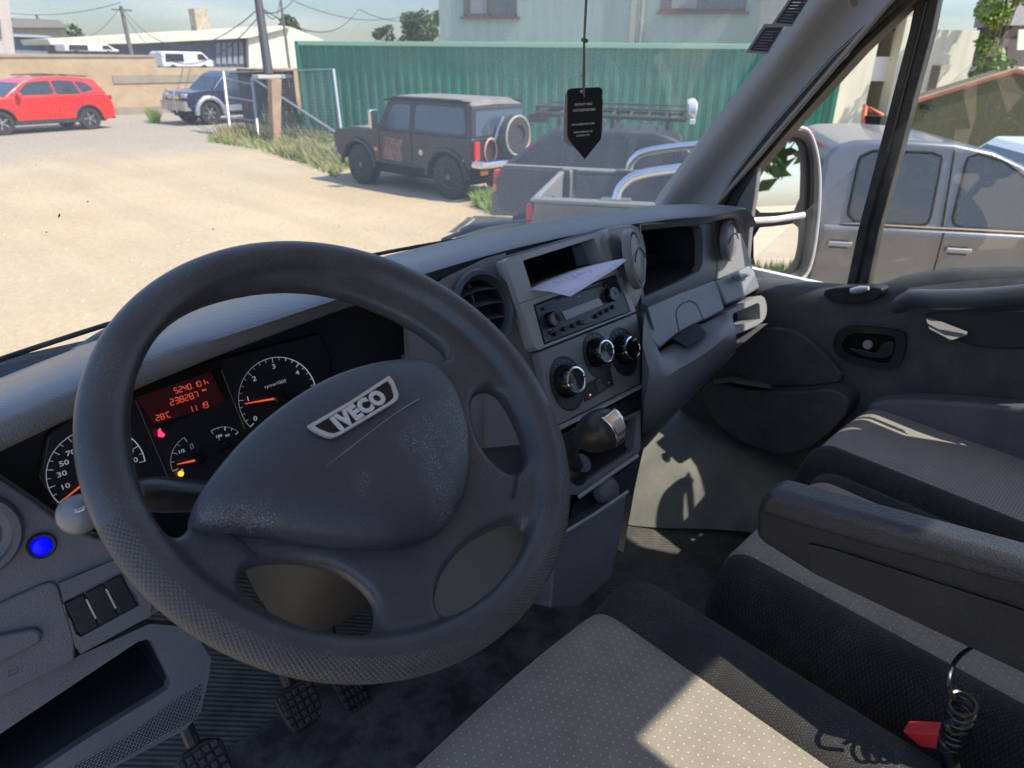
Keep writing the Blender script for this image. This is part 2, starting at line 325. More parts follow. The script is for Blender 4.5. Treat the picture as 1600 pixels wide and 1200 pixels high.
# ---- steering wheel: own local frame, organic surface from a signed distance field
WC = np.array([.283, .479, 2.004]); WT, WW = .922, .075; WR = .1985
e1 = np.array([math.cos(WW), math.sin(WW), 0]); wn = np.array([math.sin(WW)*math.cos(WT), -math.cos(WW)*math.cos(WT), math.sin(WT)]); e2 = np.cross(wn, e1)
WM = Matrix.Identity(4)
for i in range(3): WM[i][0] = e1[i]; WM[i][1] = e2[i]; WM[i][2] = wn[i]; WM[i][3] = WC[i]
WMI = WM.inverted()
def wuv(L, wz=0):
    o = []
    for x, y in L:
        p = onp(x, y, WC+wn*wz, wn)-WC; o.append((p@e1, p@e2))
    return o
H1 = [(262, 832), (232, 790), (212, 720), (203, 640), (215, 565), (255, 495), (330, 455), (440, 436), (540, 447), (640, 490), (697, 530), (708, 548), (696, 556), (600, 558), (560, 568), (500, 590), (430, 635), (370, 690), (322, 752), (304, 785), (300, 812), (285, 832)]
H2 = [(752, 604), (772, 598), (792, 610), (817, 657), (833, 704), (826, 731), (804, 735), (784, 722), (762, 696), (746, 655), (742, 620)]
H3 = [(790, 812), (812, 808), (831, 820), (828, 846), (798, 904), (762, 937), (722, 963), (700, 962), (687, 945), (688, 915), (702, 880), (740, 838)]
H4 = [(374, 905), (380, 888), (396, 874), (430, 868), (480, 868), (540, 882), (588, 922), (597, 958), (588, 984), (562, 995), (515, 990), (450, 964), (395, 930)]
def sdpoly(P, X, Y):
    P = np.array(P); d = np.full(X.shape, 1e9); s = np.ones(X.shape)
    for i in range(len(P)):
        a = P[i]; b = P[i-1]; e = b-a; wx, wy = X-a[0], Y-a[1]; t = np.clip((wx*e[0]+wy*e[1])/(e@e), 0, 1)
        d = np.minimum(d, (wx-e[0]*t)**2+(wy-e[1]*t)**2)
        c1 = Y >= a[1]; c2 = Y < b[1]; c3 = e[0]*wy > e[1]*wx
        s = np.where((c1 & c2 & c3) | (~c1 & ~c2 & ~c3), -s, s)
    return s*np.sqrt(d)
def surface_nets(D, o, h):
    nx, ny, nz = D.shape; ins = D < 0
    acc = np.zeros((nx-1, ny-1, nz-1, 3)); cnt = np.zeros((nx-1, ny-1, nz-1))
    g = np.stack(np.meshgrid(*[np.arange(k-1) for k in D.shape], indexing='ij'), -1).astype(float)
    cs = [(i, j, k) for i in (0, 1) for j in (0, 1) for k in (0, 1)]
    for a in range(8):
        for b in range(a+1, 8):
            ca, cb = cs[a], cs[b]
            if sum(abs(p-q) for p, q in zip(ca, cb)) != 1: continue
            sl = lambda c: D[c[0]:nx-1+c[0], c[1]:ny-1+c[1], c[2]:nz-1+c[2]]
            da, db = sl(ca), sl(cb); m = (da < 0) != (db < 0); t = np.where(m, da/np.where(m, da-db, 1), 0)
            for q in range(3): acc[..., q] += np.where(m, ca[q]+(cb[q]-ca[q])*t, 0)
            cnt += m
    act = cnt > 0; idx = np.full(act.shape, -1); idx[act] = np.arange(act.sum())
    V = (g[act]+acc[act]/cnt[act][:, None])*h+np.array(o); F = []
    def quads(m, f):
        i, j, k = np.where(m); F.append(f(i, j, k))
    s = ins[:-1, 1:-1, 1:-1] != ins[1:, 1:-1, 1:-1]
    i, j, k = np.where(s); j += 1; k += 1; F.append(np.stack([idx[i, j-1, k-1], idx[i, j, k-1], idx[i, j, k], idx[i, j-1, k]], 1))
    s = ins[1:-1, :-1, 1:-1] != ins[1:-1, 1:, 1:-1]
    i, j, k = np.where(s); i += 1; k += 1; F.append(np.stack([idx[i-1, j, k-1], idx[i, j, k-1], idx[i, j, k], idx[i-1, j, k]], 1))
    s = ins[1:-1, 1:-1, :-1] != ins[1:-1, 1:-1, 1:]
    i, j, k = np.where(s); i += 1; j += 1; F.append(np.stack([idx[i-1, j-1, k], idx[i, j-1, k], idx[i, j, k], idx[i-1, j, k]], 1))
    return V, np.concatenate(F)
hh = .0018; gx = np.arange(-.23, .2301, hh); gz = np.arange(-.05, .0401, hh)
X2, Y2 = np.meshgrid(gx, gx, indexing='ij'); r2 = np.hypot(X2, Y2)
out2 = r2-(WR-.004)
hd = np.full(X2.shape, 1e9)
for L in (H1, H2, H3, H4): hd = np.minimum(hd, sdpoly(smooth_poly(wuv(L), 2), X2, Y2))
web2 = np.maximum(out2, -hd)                                    # 2-D distance of the pierced web
wz = -.012-.012*np.clip(1-r2/WR, 0, 1)                          # the web sits a little lower towards the hub
X3 = web2[:, :, None]; Z3 = gz[None, None, :]-wz[:, :, None]
th = .0105; q0 = np.maximum(X3+.009, 0); q1 = np.maximum(np.abs(Z3)-th+.009, 0)
web = np.minimum(np.maximum(X3+.009, np.abs(Z3)-th+.009), 0)+np.hypot(q0, q1)-.009
ra, rb = .0168, .0120
rr = (r2-WR)[:, :, None]; rim = (np.hypot(rr/ra, gz[None, None, :]/rb)-1)*rb
k = .009; hmix = np.clip(.5+.5*(rim-web)/k, 0, 1); D = rim*(1-hmix)+web*hmix-k*hmix*(1-hmix)
V, F = surface_nets(D, (gx[0], gx[0], gz[0]), hh)
swo = bpy.data.objects.new('steering_wheel', None); col.objects.link(swo); swo.parent = van
me = bpy.data.meshes.new('rim_and_spokes'); me.from_pydata(V.tolist(), [], F.tolist()); me.materials.append(MT['wheel']); me.materials.append(MT['grip'])
bm = bmesh.new(); bm.from_mesh(me); bmesh.ops.recalc_face_normals(bm, faces=bm.faces)
GA0 = math.atan2(*reversed(wuv([(155, 830)])[0])); GA1 = math.atan2(*reversed(wuv([(858, 640)])[0]))
for _ in range(2): bmesh.ops.smooth_vert(bm, verts=bm.verts, factor=.5, use_axis_x=True, use_axis_y=True, use_axis_z=True)
for f in bm.faces:
    c = f.calc_center_median(); a = math.atan2(c.y, c.x); r = math.hypot(c.x, c.y)
    low = (a < 0 and a > -math.pi) and not (a < GA0 and a > GA0-.001)
    f.material_index = 1 if (r > WR+.001 and ((a < GA1) and (a > -math.pi and a < 0 or a > GA0 if GA0 > 0 else a > GA0 and a < GA1) or (GA0 > 0 and a > GA0))) else 0
bm.to_mesh(me); bm.free(); me.polygons.foreach_set('use_smooth', [True]*len(me.polygons))
ws = bpy.data.objects.new('rim_and_spokes', me); col.objects.link(ws); ws.parent = swo; swo.matrix_local = WM
# grip pattern
t = MT['grip'].node_tree; b = t.nodes['Principled BSDF']; tc = t.nodes.new('ShaderNodeTexCoord'); sp = t.nodes.new('ShaderNodeSeparateXYZ'); t.links.new(tc.outputs['Object'], sp.inputs[0])
an = math_(t, 'MULTIPLY', math_(t, 'ARCTAN2', sp.outputs[1], sp.outputs[0]), WR)
ro = math_(t, 'SUBTRACT', math_(t, 'SQRT', math_(t, 'ADD', math_(t, 'MULTIPLY', sp.outputs[0], sp.outputs[0]), math_(t, 'MULTIPLY', sp.outputs[1], sp.outputs[1]))), WR)
tb = math_(t, 'MULTIPLY', math_(t, 'ARCTAN2', sp.outputs[2], ro), .0165)
K = 2*math.pi/.0042
s1 = math_(t, 'SINE', math_(t, 'MULTIPLY', math_(t, 'ADD', an, tb), K)); s2 = math_(t, 'SINE', math_(t, 'MULTIPLY', math_(t, 'SUBTRACT', an, tb), K))
hgt = math_(t, 'MAXIMUM', s1, s2); u = t.nodes.new('ShaderNodeBump'); u.inputs['Strength'].default_value = .6; u.inputs['Distance'].default_value = .0008
t.links.new(hgt, u.inputs['Height']); t.links.new(u.outputs[0], b.inputs['Normal'])
def wv(x, y, z): p = wuv([(x, y)], z)[0]; return Vector((p[0], p[1], z))
# airbag cover: domed pad
PAD = [(302, 818), (299, 792), (320, 752), (370, 690), (430, 636), (500, 591), (560, 568), (620, 556), (682, 557), (712, 590), (734, 640), (742, 700), (738, 757), (716, 805), (682, 833), (620, 848), (556, 847), (490, 840), (425, 829), (370, 823), (335, 822)]
pp = smooth_poly(wuv(PAD, .012), 2); cen = np.mean(np.array(pp), 0); mb = MB(); secs = []
prof = [(1.0, -.012), (1.0, .0), (.992, .006), (.97, .0115), (.93, .0155), (.85, .0195), (.7, .0235), (.5, .0265), (.3, .028), (.12, .0285), (.02, .0285)]
for sc, z in prof: secs.append([Vector((*(cen+(np.array(p)-cen)*sc), z)) for p in pp])
mb.loft(secs, True, True); pad = mb.build('airbag_cover', MT['wheel'], swo, ang=60)
padm = mat('airbag_skin', (.052, .056, .072), .36, bump=.6, bscale=750, var=.12, vscale=10)
t = padm.node_tree; b = t.nodes['Principled BSDF']; tc = t.nodes.new('ShaderNodeTexCoord')      # pale worn specks low on the pad
n1 = t.nodes.new('ShaderNodeTexNoise'); n1.inputs['Scale'].default_value = 900; n1.inputs['Detail'].default_value = 1
n2 = t.nodes.new('ShaderNodeTexNoise'); n2.inputs['Scale'].default_value = 16; n2.inputs['Detail'].default_value = 5
sp = t.nodes.new('ShaderNodeSeparateXYZ')
for n_ in (n1, n2, sp): t.links.new(tc.outputs['Object'], n_.inputs[0])
mr = t.nodes.new('ShaderNodeMapRange'); mr.inputs['From Min'].default_value = .52; mr.inputs['From Max'].default_value = .68; t.links.new(n2.outputs['Fac'], mr.inputs['Value'])
my = t.nodes.new('ShaderNodeMapRange'); my.inputs['From Min'].default_value = .02; my.inputs['From Max'].default_value = -.04; t.links.new(sp.outputs[1], my.inputs['Value'])
sk = t.nodes.new('ShaderNodeMapRange'); sk.inputs['From Min'].default_value = .56; sk.inputs['From Max'].default_value = .62; t.links.new(n1.outputs['Fac'], sk.inputs['Value'])
fac = math_(t, 'MULTIPLY', math_(t, 'MULTIPLY', mr.outputs[0], my.outputs[0]), sk.outputs[0])
mx = t.nodes.new('ShaderNodeMix'); mx.data_type = 'RGBA'; t.links.new(b.inputs['Base Color'].links[0].from_socket, mx.inputs[6]); mx.inputs[7].default_value = (.42, .44, .48, 1)
t.links.new(math_(t, 'MULTIPLY', fac, .55), mx.inputs[0]); t.links.new(mx.outputs[2], b.inputs['Base Color']); pad.data.materials[0] = padm
# spoke seams (thin dark grooves as inset strips), scratch
def wstrip(L, z, wd, name, m_, par):
    P = [wv(x, y, z) for x, y in L]; b_ = MB(); b_.tube(P, wd, 6, sx=.5); return b_.build(name, m_, par)
wstrip([(335, 823), (352, 832), (380, 852), (403, 873)], -.001, .0014, 'seam', MT['void'], swo)
wstrip([(598, 931), (640, 925), (682, 917)], -.0078, .0014, 'seam', MT['void'], swo)
wstrip([(808, 738), (807, 757), (803, 778)], -.002, .0013, 'seam', MT['void'], swo)
sc_ = spline([wv(510, 728, .0278), wv(570, 682, .0288), wv(615, 648, .0284), wv(655, 623, .0268)], 5); b_ = MB(); b_.tube(sc_, .00045, 5); b_.build('scratch', mat('scratch', (.25, .27, .32), .5), swo)
# emblem
EM = [(479, 668), (545, 630), (606, 590), (613, 598), (621, 619), (620, 626), (612, 633), (528, 683), (517, 686), (507, 684), (488, 675)]
ez = .0300; em = [Vector((*p, ez)) for p in wuv(EM, ez)]
ecx = sum(em, Vector())/len(em)
inn = [ecx+(p-ecx)*.86-(Vector((0, 0, 0))) for p in em]
edir = (em[2]-em[0]).normalized(); eup = Vector((-edir.y, edir.x, 0)); 
inn = [ecx+edir*((p-ecx).dot(edir)*.90)+eup*((p-ecx).dot(eup)*.74) for p in em]
mb = MB(); mb.ring(em, inn, (0, 0, .0032), 48); mb.prism(inn, (0, 0, .0016), mi=1)
TM = axisM(ecx+Vector((0, 0, .0017))+edir*.001, (0, 0, 1), edir)
mb.text('IVECO', .0178, TM, mi=2, off=.0011, extr=.0010, sx=1.0, space=1.14); mb.build('emblem', [MT['satin'], MT['gloss'], mat('emblem_letter', (.66, .66, .67), .4, .3)], swo, flat=True)
# ---- column shroud and stalks
cax = -wn
mb = MB(); secs = []
for k_, (dd, rw, rh) in enumerate([(.02, .055, .05), (.05, .075, .062), (.12, .082, .07), (.18, .08, .07), (.24, .05, .045)]):
    c = WC+cax*dd+np.array([0, .0, -.01*k_])-e2*.028; secs.append([Vector(c+e1*rw*math.copysign(abs(math.cos(a))**.7, math.cos(a))+e2*rh*math.copysign(abs(math.sin(a))**.7, math.sin(a))) for a in np.linspace(0, 2*math.pi, 32, endpoint=False)])
mb.loft(secs, True, True); colm = mat('column_shroud', (.032, .030, .027), .7, bump=.5, bscale=700, var=.1, vscale=8)
mb.build('steering_column', colm, van, ang=50)
st = Plane((.2, .62, 1.95), (.05, -1, .5))
def stalk(name, pts, radii, m_, knob=None):
    b_ = MB(); b_.tube(pts, radii, 20, sx=.85); o = b_.build(name, m_, van, ang=50); return o
sA = at(228, 772, Y=.58); sB = at(335, 775, Y=.60)
so1 = stalk('light_stalk', [sA+(sA-sB)*.15, sA, sA*.7+sB*.3, sB, sB+(sB-sA)*.6], [.0125, .0175, .0185, .0165, .014], mat('stalk_plastic', (.022, .023, .026), .3))
hA = at(124, 803, Y=.56)
b_ = MB(); hm = axisM(hA, (-.65, -.6, .35)) @ Matrix.Scale(.88, 4); b_.lathe([(.001, .018), (.007, .0172), (.0125, .014), (.0162, .009), (.0178, .003), (.0175, -.004), (.0155, -.011), (.0115, -.02), (.009, -.035), (.009, -.06)], hm, 28)
ho = b_.build('horn_stalk', MT['stack'], van, ang=60)
# printed symbols on the stalks
so_face = Plane(tuple(at(255, 770, Y=.575)), (-.25, -.85, .45))
def sym(L, pl, wd, name, m_, par, z=.0004, cyc=False):
    b_ = MB()
    for seg_ in L:
        P = [Vector(pl(x, y, z)) for x, y in seg_]; b_.tube(P, wd, 4, sx=.4)
    return b_.build(name, m_, par)
sp_ = Plane(tuple(at(260, 771, Y=.5805)), (-.3, -.85, .42))
sym([[(219, 756), (224, 756), (224, 753), (229, 759), (224, 765), (224, 762), (219, 762), (219, 756)],
     [(256, 767), (261, 770), (261, 774), (256, 778), (256, 767)], [(254, 769), (248, 768)], [(254, 772), (248, 772)], [(254, 775), (248, 776)], [(265, 769), (263, 773), (265, 777), (267, 773), (265, 769)]], sp_, .00035, 'stalk_symbol', MT['white'], so1, z=.0035)
hp = Plane(tuple(hA+np.array([-.65, -.6, .35])*.0165), (-.65, -.6, .35))
sym([[(117, 796), (120, 800), (117, 801)], [(118, 798), (128, 793), (132, 791), (130, 797), (121, 800)]], hp, .00035, 'horn_symbol', MT['white'], ho, z=.003)
# ================================================================== dashboard
PC = tilt(.82, 1.9, .3)          # instrument face
PS = tilt(.70, 1.95, .45)        # centre stack face
PL = tilt(.72, 1.85, .35)        # lower driver side panel
def X(p): return Vector(p)
def plate(name, pl, px, m_, par, th=.02, off=0, bev=.002, seg=2, rnd=0, label=None):
    P = pl.pts(smooth_poly(px, rnd) if rnd else px, off); b_ = MB(); b_.prism(P, tuple(-pl.n*th)); return b_.build(name, m_, par, bev=bev, seg=seg, label=label)
# upper pad: brow loft
Acur = [(-120, 645), (0, 603), (120, 553), (250, 505), (430, 440), (590, 404), (700, 377), (830, 349), (940, 331), (1040, 318), (1085, 317), (1108, 326)]
Bcur = [(-120, 710), (0, 660), (115, 612), (219, 562), (371, 516), (540, 460), (640, 432), (720, 408), (800, 386), (900, 364), (1000, 346), (1080, 337), (1105, 338)]
Ccur = [(-120, 748), (0, 694), (115, 640), (209, 599), (344, 545), (540, 474), (640, 445), (720, 420), (790, 400), (900, 372), (1000, 352), (1080, 345), (1103, 345)]
def cur(L, z):
    return np.array([at(x, y, Z=z) for x, y in L])
A = cur(Acur, 2.005); B = cur(Bcur, 2.028); Cc = cur(Ccur, 2.012)
xs = np.linspace(-.17, 1.425, 90)
def rs(P): P = P[np.argsort(P[:, 0])]; return np.interp(xs, P[:, 0], P[:, 1])
def sm(y):
    for _ in range(4): y = np.concatenate([[y[0]], (y[:-2]+2*y[1:-1]+y[2:])/4, [y[-1]]])
    return y
ya, yb, yc = sm(rs(A)), sm(rs(B)), sm(rs(Cc)); yb = np.minimum(yb, ya-.03); yc = np.minimum(yc, yb+.02)
secs = []
for i, x in enumerate(xs):
    e = max(0, (x-1.345)/.08); dz = -.045*e*e; k_ = max(0, min(1, (x-.95)/.2))
    secs.append([Vector((x, ya[i]+.30, 1.90)), Vector((x, ya[i]+.12, 1.965+dz)), Vector((x, ya[i]+.04, 1.993+dz)), Vector((x, ya[i], 2.005+dz)), Vector((x, (ya[i]*2+yb[i])/3, 2.017+dz)), Vector((x, (ya[i]+2*yb[i])/3, 2.026+dz)), Vector((x, yb[i]+.004, 2.029+dz)),
                 Vector((x, yb[i]-.002, 2.026+dz)), Vector((x, yc[i]-.001, 2.016+dz)), Vector((x, yc[i], 2.008+dz)), Vector((x, yc[i]+.006, 2.003+dz)), Vector((x, yc[i]+.14, 1.99+dz))])
mb = MB(); mb.loft(secs); dtop = mb.build('dash_pad', MT['brow'], van, ang=60)
# dark panel behind the instruments
mb = MB(); mb.prism(PC.pts([(-160, 660), (-160, 1010), (110, 840), (330, 860), (640, 700), (690, 620), (760, 430), (640, 440)], -.02), tuple(-PC.n*.02)); 
pan = mb.build('instrument_hood', MT['void'], van)
clu = MB(); clu.prism(PC.pts([(60, 745), (72, 680), (120, 640), (205, 598), (344, 560), (500, 520), (520, 560), (500, 720), (330, 860), (112, 828)], -.004), tuple(-PC.n*.02))
clu = clu.build('instrument_cluster', mat('cluster_face', (.012, .013, .018), .35), van, bev=.004)
def pc(x, y, z=0): return Vector(PC(x, y, z))
def dial(name, cx, cy, r, a0, a1, nmaj, nmin, labels, lr, lsize, needle=None, nlen=1.0, par=clu, wd=.0011, hub=.008, extra=None):
    c = pc(cx, cy, .0005); M = PC.M(c); b_ = MB()
    arc = [M @ Vector((r*math.cos(R_(a)), r*math.sin(R_(a)), 0)) for a in np.linspace(a0, a1, 60)]
    b_.tube(arc, wd*.75, 4, sx=.3)
    for i in range(nmaj*nmin+1):
        a = R_(a0+(a1-a0)*i/(nmaj*nmin)); big = i % nmin == 0; l = .0065 if big else .0042
        if r < .03: l *= .7
        b_.tube([M @ Vector(((r-l)*math.cos(a), (r-l)*math.sin(a), 0)), M @ Vector((r*math.cos(a), r*math.sin(a), 0))], wd*(.9 if big else .6), 4, sx=.3)
    for s_, a in labels:
        a = R_(a); b_.text(s_, lsize, M @ Matrix.Translation((lr*math.cos(a), lr*math.sin(a), .0003)), sx=1.25, off=.0001)
    if extra:
        for s_, x, y, sz in extra: b_.text(s_, sz, M @ Matrix.Translation((x, y, .0003)), sx=1.2)
    if needle is not None:
        a = R_(needle); d = Vector((math.cos(a), math.sin(a), 0)); n_ = Vector((-d.y, d.x, 0))
        q = [d*hub*.8+n_*.0014, d*(r-.006)*nlen+n_*.0005, d*(r-.006)*nlen-n_*.0005, d*hub*.8-n_*.0014]
        b_.prism([M @ (p+Vector((0, 0, .004))) for p in q], tuple(PC.n*.001), mi=1)
        b_.lathe([(hub, .001), (hub, .006), (hub*.8, .0085), (.001, .0088)], M, 24, mi=2)
    return b_.build(name, [MT['dialwhite'], MT['red'], MT['gloss']], par, flat=False)
dial('speedometer', 153, 736, .0495, 204, -8, 9, 2, [('10', 188), ('30', 164), ('50', 144), ('70', 123), ('90', 102), ('110', 79), ('130', 56), ('150', 34), ('170', 16), ('190', -3)], .0350, .0080, needle=203, hub=.012)
dial('tachometer', 436, 621, .0540, 208, 2, 5, 4, [('0', 204), ('1', 165), ('2', 127), ('3', 84), ('4', 36)], .0420, .0088, needle=172, hub=.009, extra=[('rpmx1000', 0, .019, .0062)])
dial('fuel_gauge', 311, 717, .0330, 186, 106, 2, 2, [('1/2', 136), ('0', 196)], .0235, .0052, needle=172, hub=.0065, wd=.0009)
dial('temperature_gauge', 349, 700, .0270, 108, 30, 2, 2, [('120', 94), ('90', 56)], .0165, .0045, hub=.007, wd=.0009)
b_ = MB(); b_.lathe([(.007, .001), (.007, .005), (.001, .0065)], PC.M(pc(349, 700)), 20); b_.build('gauge_hub', MT['gloss'], clu)
# trip display
b_ = MB(); b_.prism(PC.pts([(213, 621), (329, 581), (352, 628), (240, 664)], .0006), tuple(-PC.n*.002)); b_.prism(PC.pts([(205, 612), (342, 562), (362, 620), (246, 672)], .0002), tuple(-PC.n*.002), mi=1)
SEG = {'0': 'abcdef', '1': 'bc', '2': 'abged', '3': 'abgcd', '4': 'fgbc', '5': 'afgcd', '6': 'afgedc', '7': 'abc', '8': 'abcdefg', '9': 'abcdfg', 'C': 'adef', 'h': 'fegc', "'": 'i', '.': 'p', ' ': ''}
def seg7(s_, x, y, h_):
    w_ = h_*.56; M = PC.M(pc(x, y, .0012)); adv = {'.': w_*.45, "'": w_*.5, ' ': w_*.9, '1': w_*1.3}; W_ = sum(adv.get(ch, w_*1.45) for ch in s_); cx = -W_/2; t_ = h_*.13
    for ch in s_:
        for g_ in SEG[ch]:
            X0, Y0, DX_, DY_ = {'a': (.5, 1, .8, 0), 'g': (.5, .5, .8, 0), 'd': (.5, 0, .8, 0), 'b': (1, .75, 0, .42), 'c': (1, .25, 0, .42), 'f': (0, .75, 0, .42), 'e': (0, .25, 0, .42), 'p': (.1, 0, .2, 0), 'i': (.2, .95, .3, 0)}[g_]
            b_.box((cx+X0*w_, (Y0-.5)*h_, 0), (max(DX_*w_, t_), max(DY_*h_, t_), .0004), M, mi=2)
        cx += adv.get(ch, w_*1.45)
def lcdt(s_, x, y, size, sx=1.0): b_.text(s_, size, PC.M(pc(x, y, .0012)), mi=2, off=.00018, sx=sx, space=1.15, align='CENTER')
seg7('5240.10 h', 300, 603, .0066); seg7('238287', 289, 622, .0072); lcdt('km', 319, 609, .0042, 1.0); seg7('11 19', 311, 636, .0072); seg7("28'C", 256, 650, .0066)
b_.build('trip_display', [MT['lcdback'], MT['gloss'], MT['lcdred']], clu, flat=True)
b_ = MB(); b_.prism([pc(x, y, .002) for x, y in [(247, 682), (247, 672), (250, 669), (252, 674), (257, 678), (257, 681), (254, 683)]], tuple(PC.n*.0006)); b_.build('warning_lamp', MT['warn'], clu, flat=True)
b_ = MB(); b_.lathe([(.0034, .001), (.0034, .0022), (.001, .003)], PC.M(pc(282, 740)), 20); b_.build('fuel_lamp', MT['amber'], clu)
for L in ([(346, 578), (360, 615), (383, 672)],): sym([L], PC, .0006, 'trim_line', mat('trim_line', (.4, .35, .25), .3), clu, z=.001)
sym([[(212, 625), (228, 665), (262, 745)]], PC, .0011, 'trim_rib', MT['stack'], clu)
for L in ([(341, 680), (343, 688)], [(300, 693), (303, 700), (299, 702), (297, 695), (300, 693)]): sym([L], PC, .0005, 'gauge_symbol', MT['dialwhite'], clu, z=.001)
# sloping frame line along the lower left edge of the instruments
mb = MB(); mb.tube([PC(-60, 712, .002), PC(0, 748, .002), PC(55, 785, .004), PC(100, 816, .006), PC(150, 838, .008)], .004, 8); mb.build('hood_edge', MT['dashlow'], van)
# ---- lower panel on the driver side, with a real pocket
PLo = [(-260, 640), (-60, 706), (0, 748), (55, 785), (100, 818), (150, 840), (345, 850), (345, 905), (234, 965), (100, 1025), (0, 1072), (-200, 1165), (-330, 1150)]
mb = MB(); mb.prism(PL.pts(PLo), tuple(-PL.n*.03)); lp = mb.build('lower_dash_panel', MT['dashlow'], van, bev=.004)
PL2 = tilt(.715, 1.85, .35)
# drawer, switch carrier
plate('drawer', PL, [(-200, 1040), (-40, 960), (60, 915), (80, 908), (92, 915), (118, 1000), (118, 1032), (0, 1092), (-200, 1190)], MT['dashlow'], van, th=.03, off=.0045, bev=.003)
b_ = MB(); Q = [Vector(PL(x, y, .005)) for x, y in [(-160, 1020), (20, 985), (55, 978), (68, 985), (66, 1000), (40, 1015), (-20, 1045), (-160, 1110)]]
b_.prism(Q, tuple(PL.n*.006), scale=.93); b_.build('drawer_grip', MT['dashlow'], van, bev=.004, seg=3)
b_ = MB(); b_.text('\u2301', .010, PL.M(PL(20, 1053, .0052))); 
b_ = MB(); 
for seg_ in ([(12, 1047), (12, 1058), (26, 1052), (26, 1043)], [(16, 1050), (22, 1047)]): b_.tube([Vector(PL(x, y, .005)) for x, y in seg_], .0005, 4)
b_.build('drawer_mark', MT['dash'], van)
b_ = MB(); b_.ring(PL.pts([(92, 912), (196, 868), (212, 872), (236, 940), (236, 962), (126, 1022), (118, 1010)], .006), PL.pts([(98, 944), (103, 938), (186, 894), (192, 895), (202, 918), (214, 930), (218, 946), (126, 996), (118, 990), (110, 968), (102, 958)], .006), tuple(-PL.n*.03), 60)
sw = b_.build('switch_carrier', MT['dashlow'], van, bev=.0025)
b_ = MB(); b_.prism(PL.pts([(98, 944), (190, 893), (218, 947), (126, 998)], -.012), tuple(-PL.n*.01)); b_.build('switch_well', MT['void'], sw)
for q in ([(101, 944), (131, 928), (155, 979), (125, 995)], [(134, 927), (162, 912), (186, 963), (158, 978)], [(165, 911), (189, 898), (216, 947), (189, 962)]):
    plate('blank_switch', PL, q, MT['black'], sw, th=.02, off=.004, bev=.0015)
for L in ([(135, 936), (150, 966)], [(166, 920), (181, 950)]):
    b_ = MB(); b_.tube([PL(*p, .0045) for p in L], .0011, 6); b_.build('switch_bar', MT['satin'], sw)
# blue capped socket and side vent
bM = PL.M(PL(64, 852)); b_ = MB(); b_.lathe([(.0128, .0), (.0128, .004), (.0115, .0055), (.0095, .005), (.0093, .002), (.001, .002)], bM, 32); bs = b_.build('socket_ring', MT['black'], van)
b_ = MB(); b_.lathe([(.0088, .002), (.0088, .006), (.0075, .0075), (.001, .0082)], bM, 28); b_.build('socket_cap', MT['blue'], bs, label='bright blue round cap')
vM = PL.M(PL(-46, 838)); b_ = MB(); b_.lathe([(.041, 0), (.041, .006), (.038, .012), (.033, .012), (.031, .006), (.024, .004), (.012, .010), (.001, .011)], vM, 48); b_.build('side_vent', MT['dashlow'], van, label='round air vent at the far driver side')
# pocket tier below (real recess)
PK = tilt(.685, 1.74, .35)
po = [(-330, 1205), (-200, 1172), (0, 1082), (100, 1035), (234, 975), (300, 980), (330, 1030), (326, 1060), (314, 1112), (290, 1140), (100, 1240), (-100, 1400), (-330, 1500)]
pi_ = [(-150, 1230), (0, 1147), (110, 1073), (215, 1003), (228, 999), (238, 1003), (262, 1052), (267, 1066), (262, 1077), (250, 1085), (140, 1152), (67, 1200), (-40, 1275), (-150, 1350)]
mb = MB(); mb.ring(PK.pts(po), PK.pts(pi_), tuple(-PK.n*.02), 90)
kp = mb.build('knee_panel', MT['dashlow'], van, bev=.004, seg=3)
I0 = PK.pts(pi_, -.004); I1 = [np.array(p)+np.array([0, .11, -.012]) for p in PK.pts(pi_, -.01)]
mb = MB(); mb.loft([[Vector(p) for p in I0], [Vector(p) for p in I1]], True); mb.prism(I1, (0, .004, 0)); mb.build('door_pocket_bin', MT['void'], kp, fix=True)
# speaker grille: perforated corner
PG = tilt(.687, 1.74, .35)
gp = [(313, 1068), (318, 1076), (306, 1125), (255, 1150), (150, 1210), (80, 1260), (-20, 1320), (60, 1235), (100, 1205), (200, 1150), (262, 1100)]
b_ = MB(); b_.prism(PG.pts(gp, .002), tuple(-PG.n*.006)); gm = mat('grille', (.012, .012, .014), .6)
gr = b_.build('speaker_grille', gm, van, bev=.001)
b_ = MB(); gi = [PG(x, y, .0035) for x, y in gp]
O = np.array(PG(150, 1180)); GX, GY = PG.ex, PG.ey
poly2 = [((p-O)@GX, (p-O)@GY) for p in gi]
def inside(x, y, P):
    c = False
    for i in range(len(P)):
        x1, y1 = P[i]; x2, y2 = P[i-1]
        if (y1 > y) != (y2 > y) and x < (x2-x1)*(y-y1)/(y2-y1)+x1: c = not c
    return c
for i in range(-50, 50):
    for j in range(-60, 60):
        x, y = i*.0046+(j % 2)*.0023, j*.0026
        if inside(x, y, poly2): b_.box((0, 0, 0), (.0034, .0011, .0012), M=PG.M(O+GX*x+GY*y, .0026) @ Matrix.Rotation(R_(8), 4, 'Z'))
b_.build('grille_holes', MT['satin'] if 0 else mat('grille_rib', (.22, .22, .24), .4), gr, flat=True)
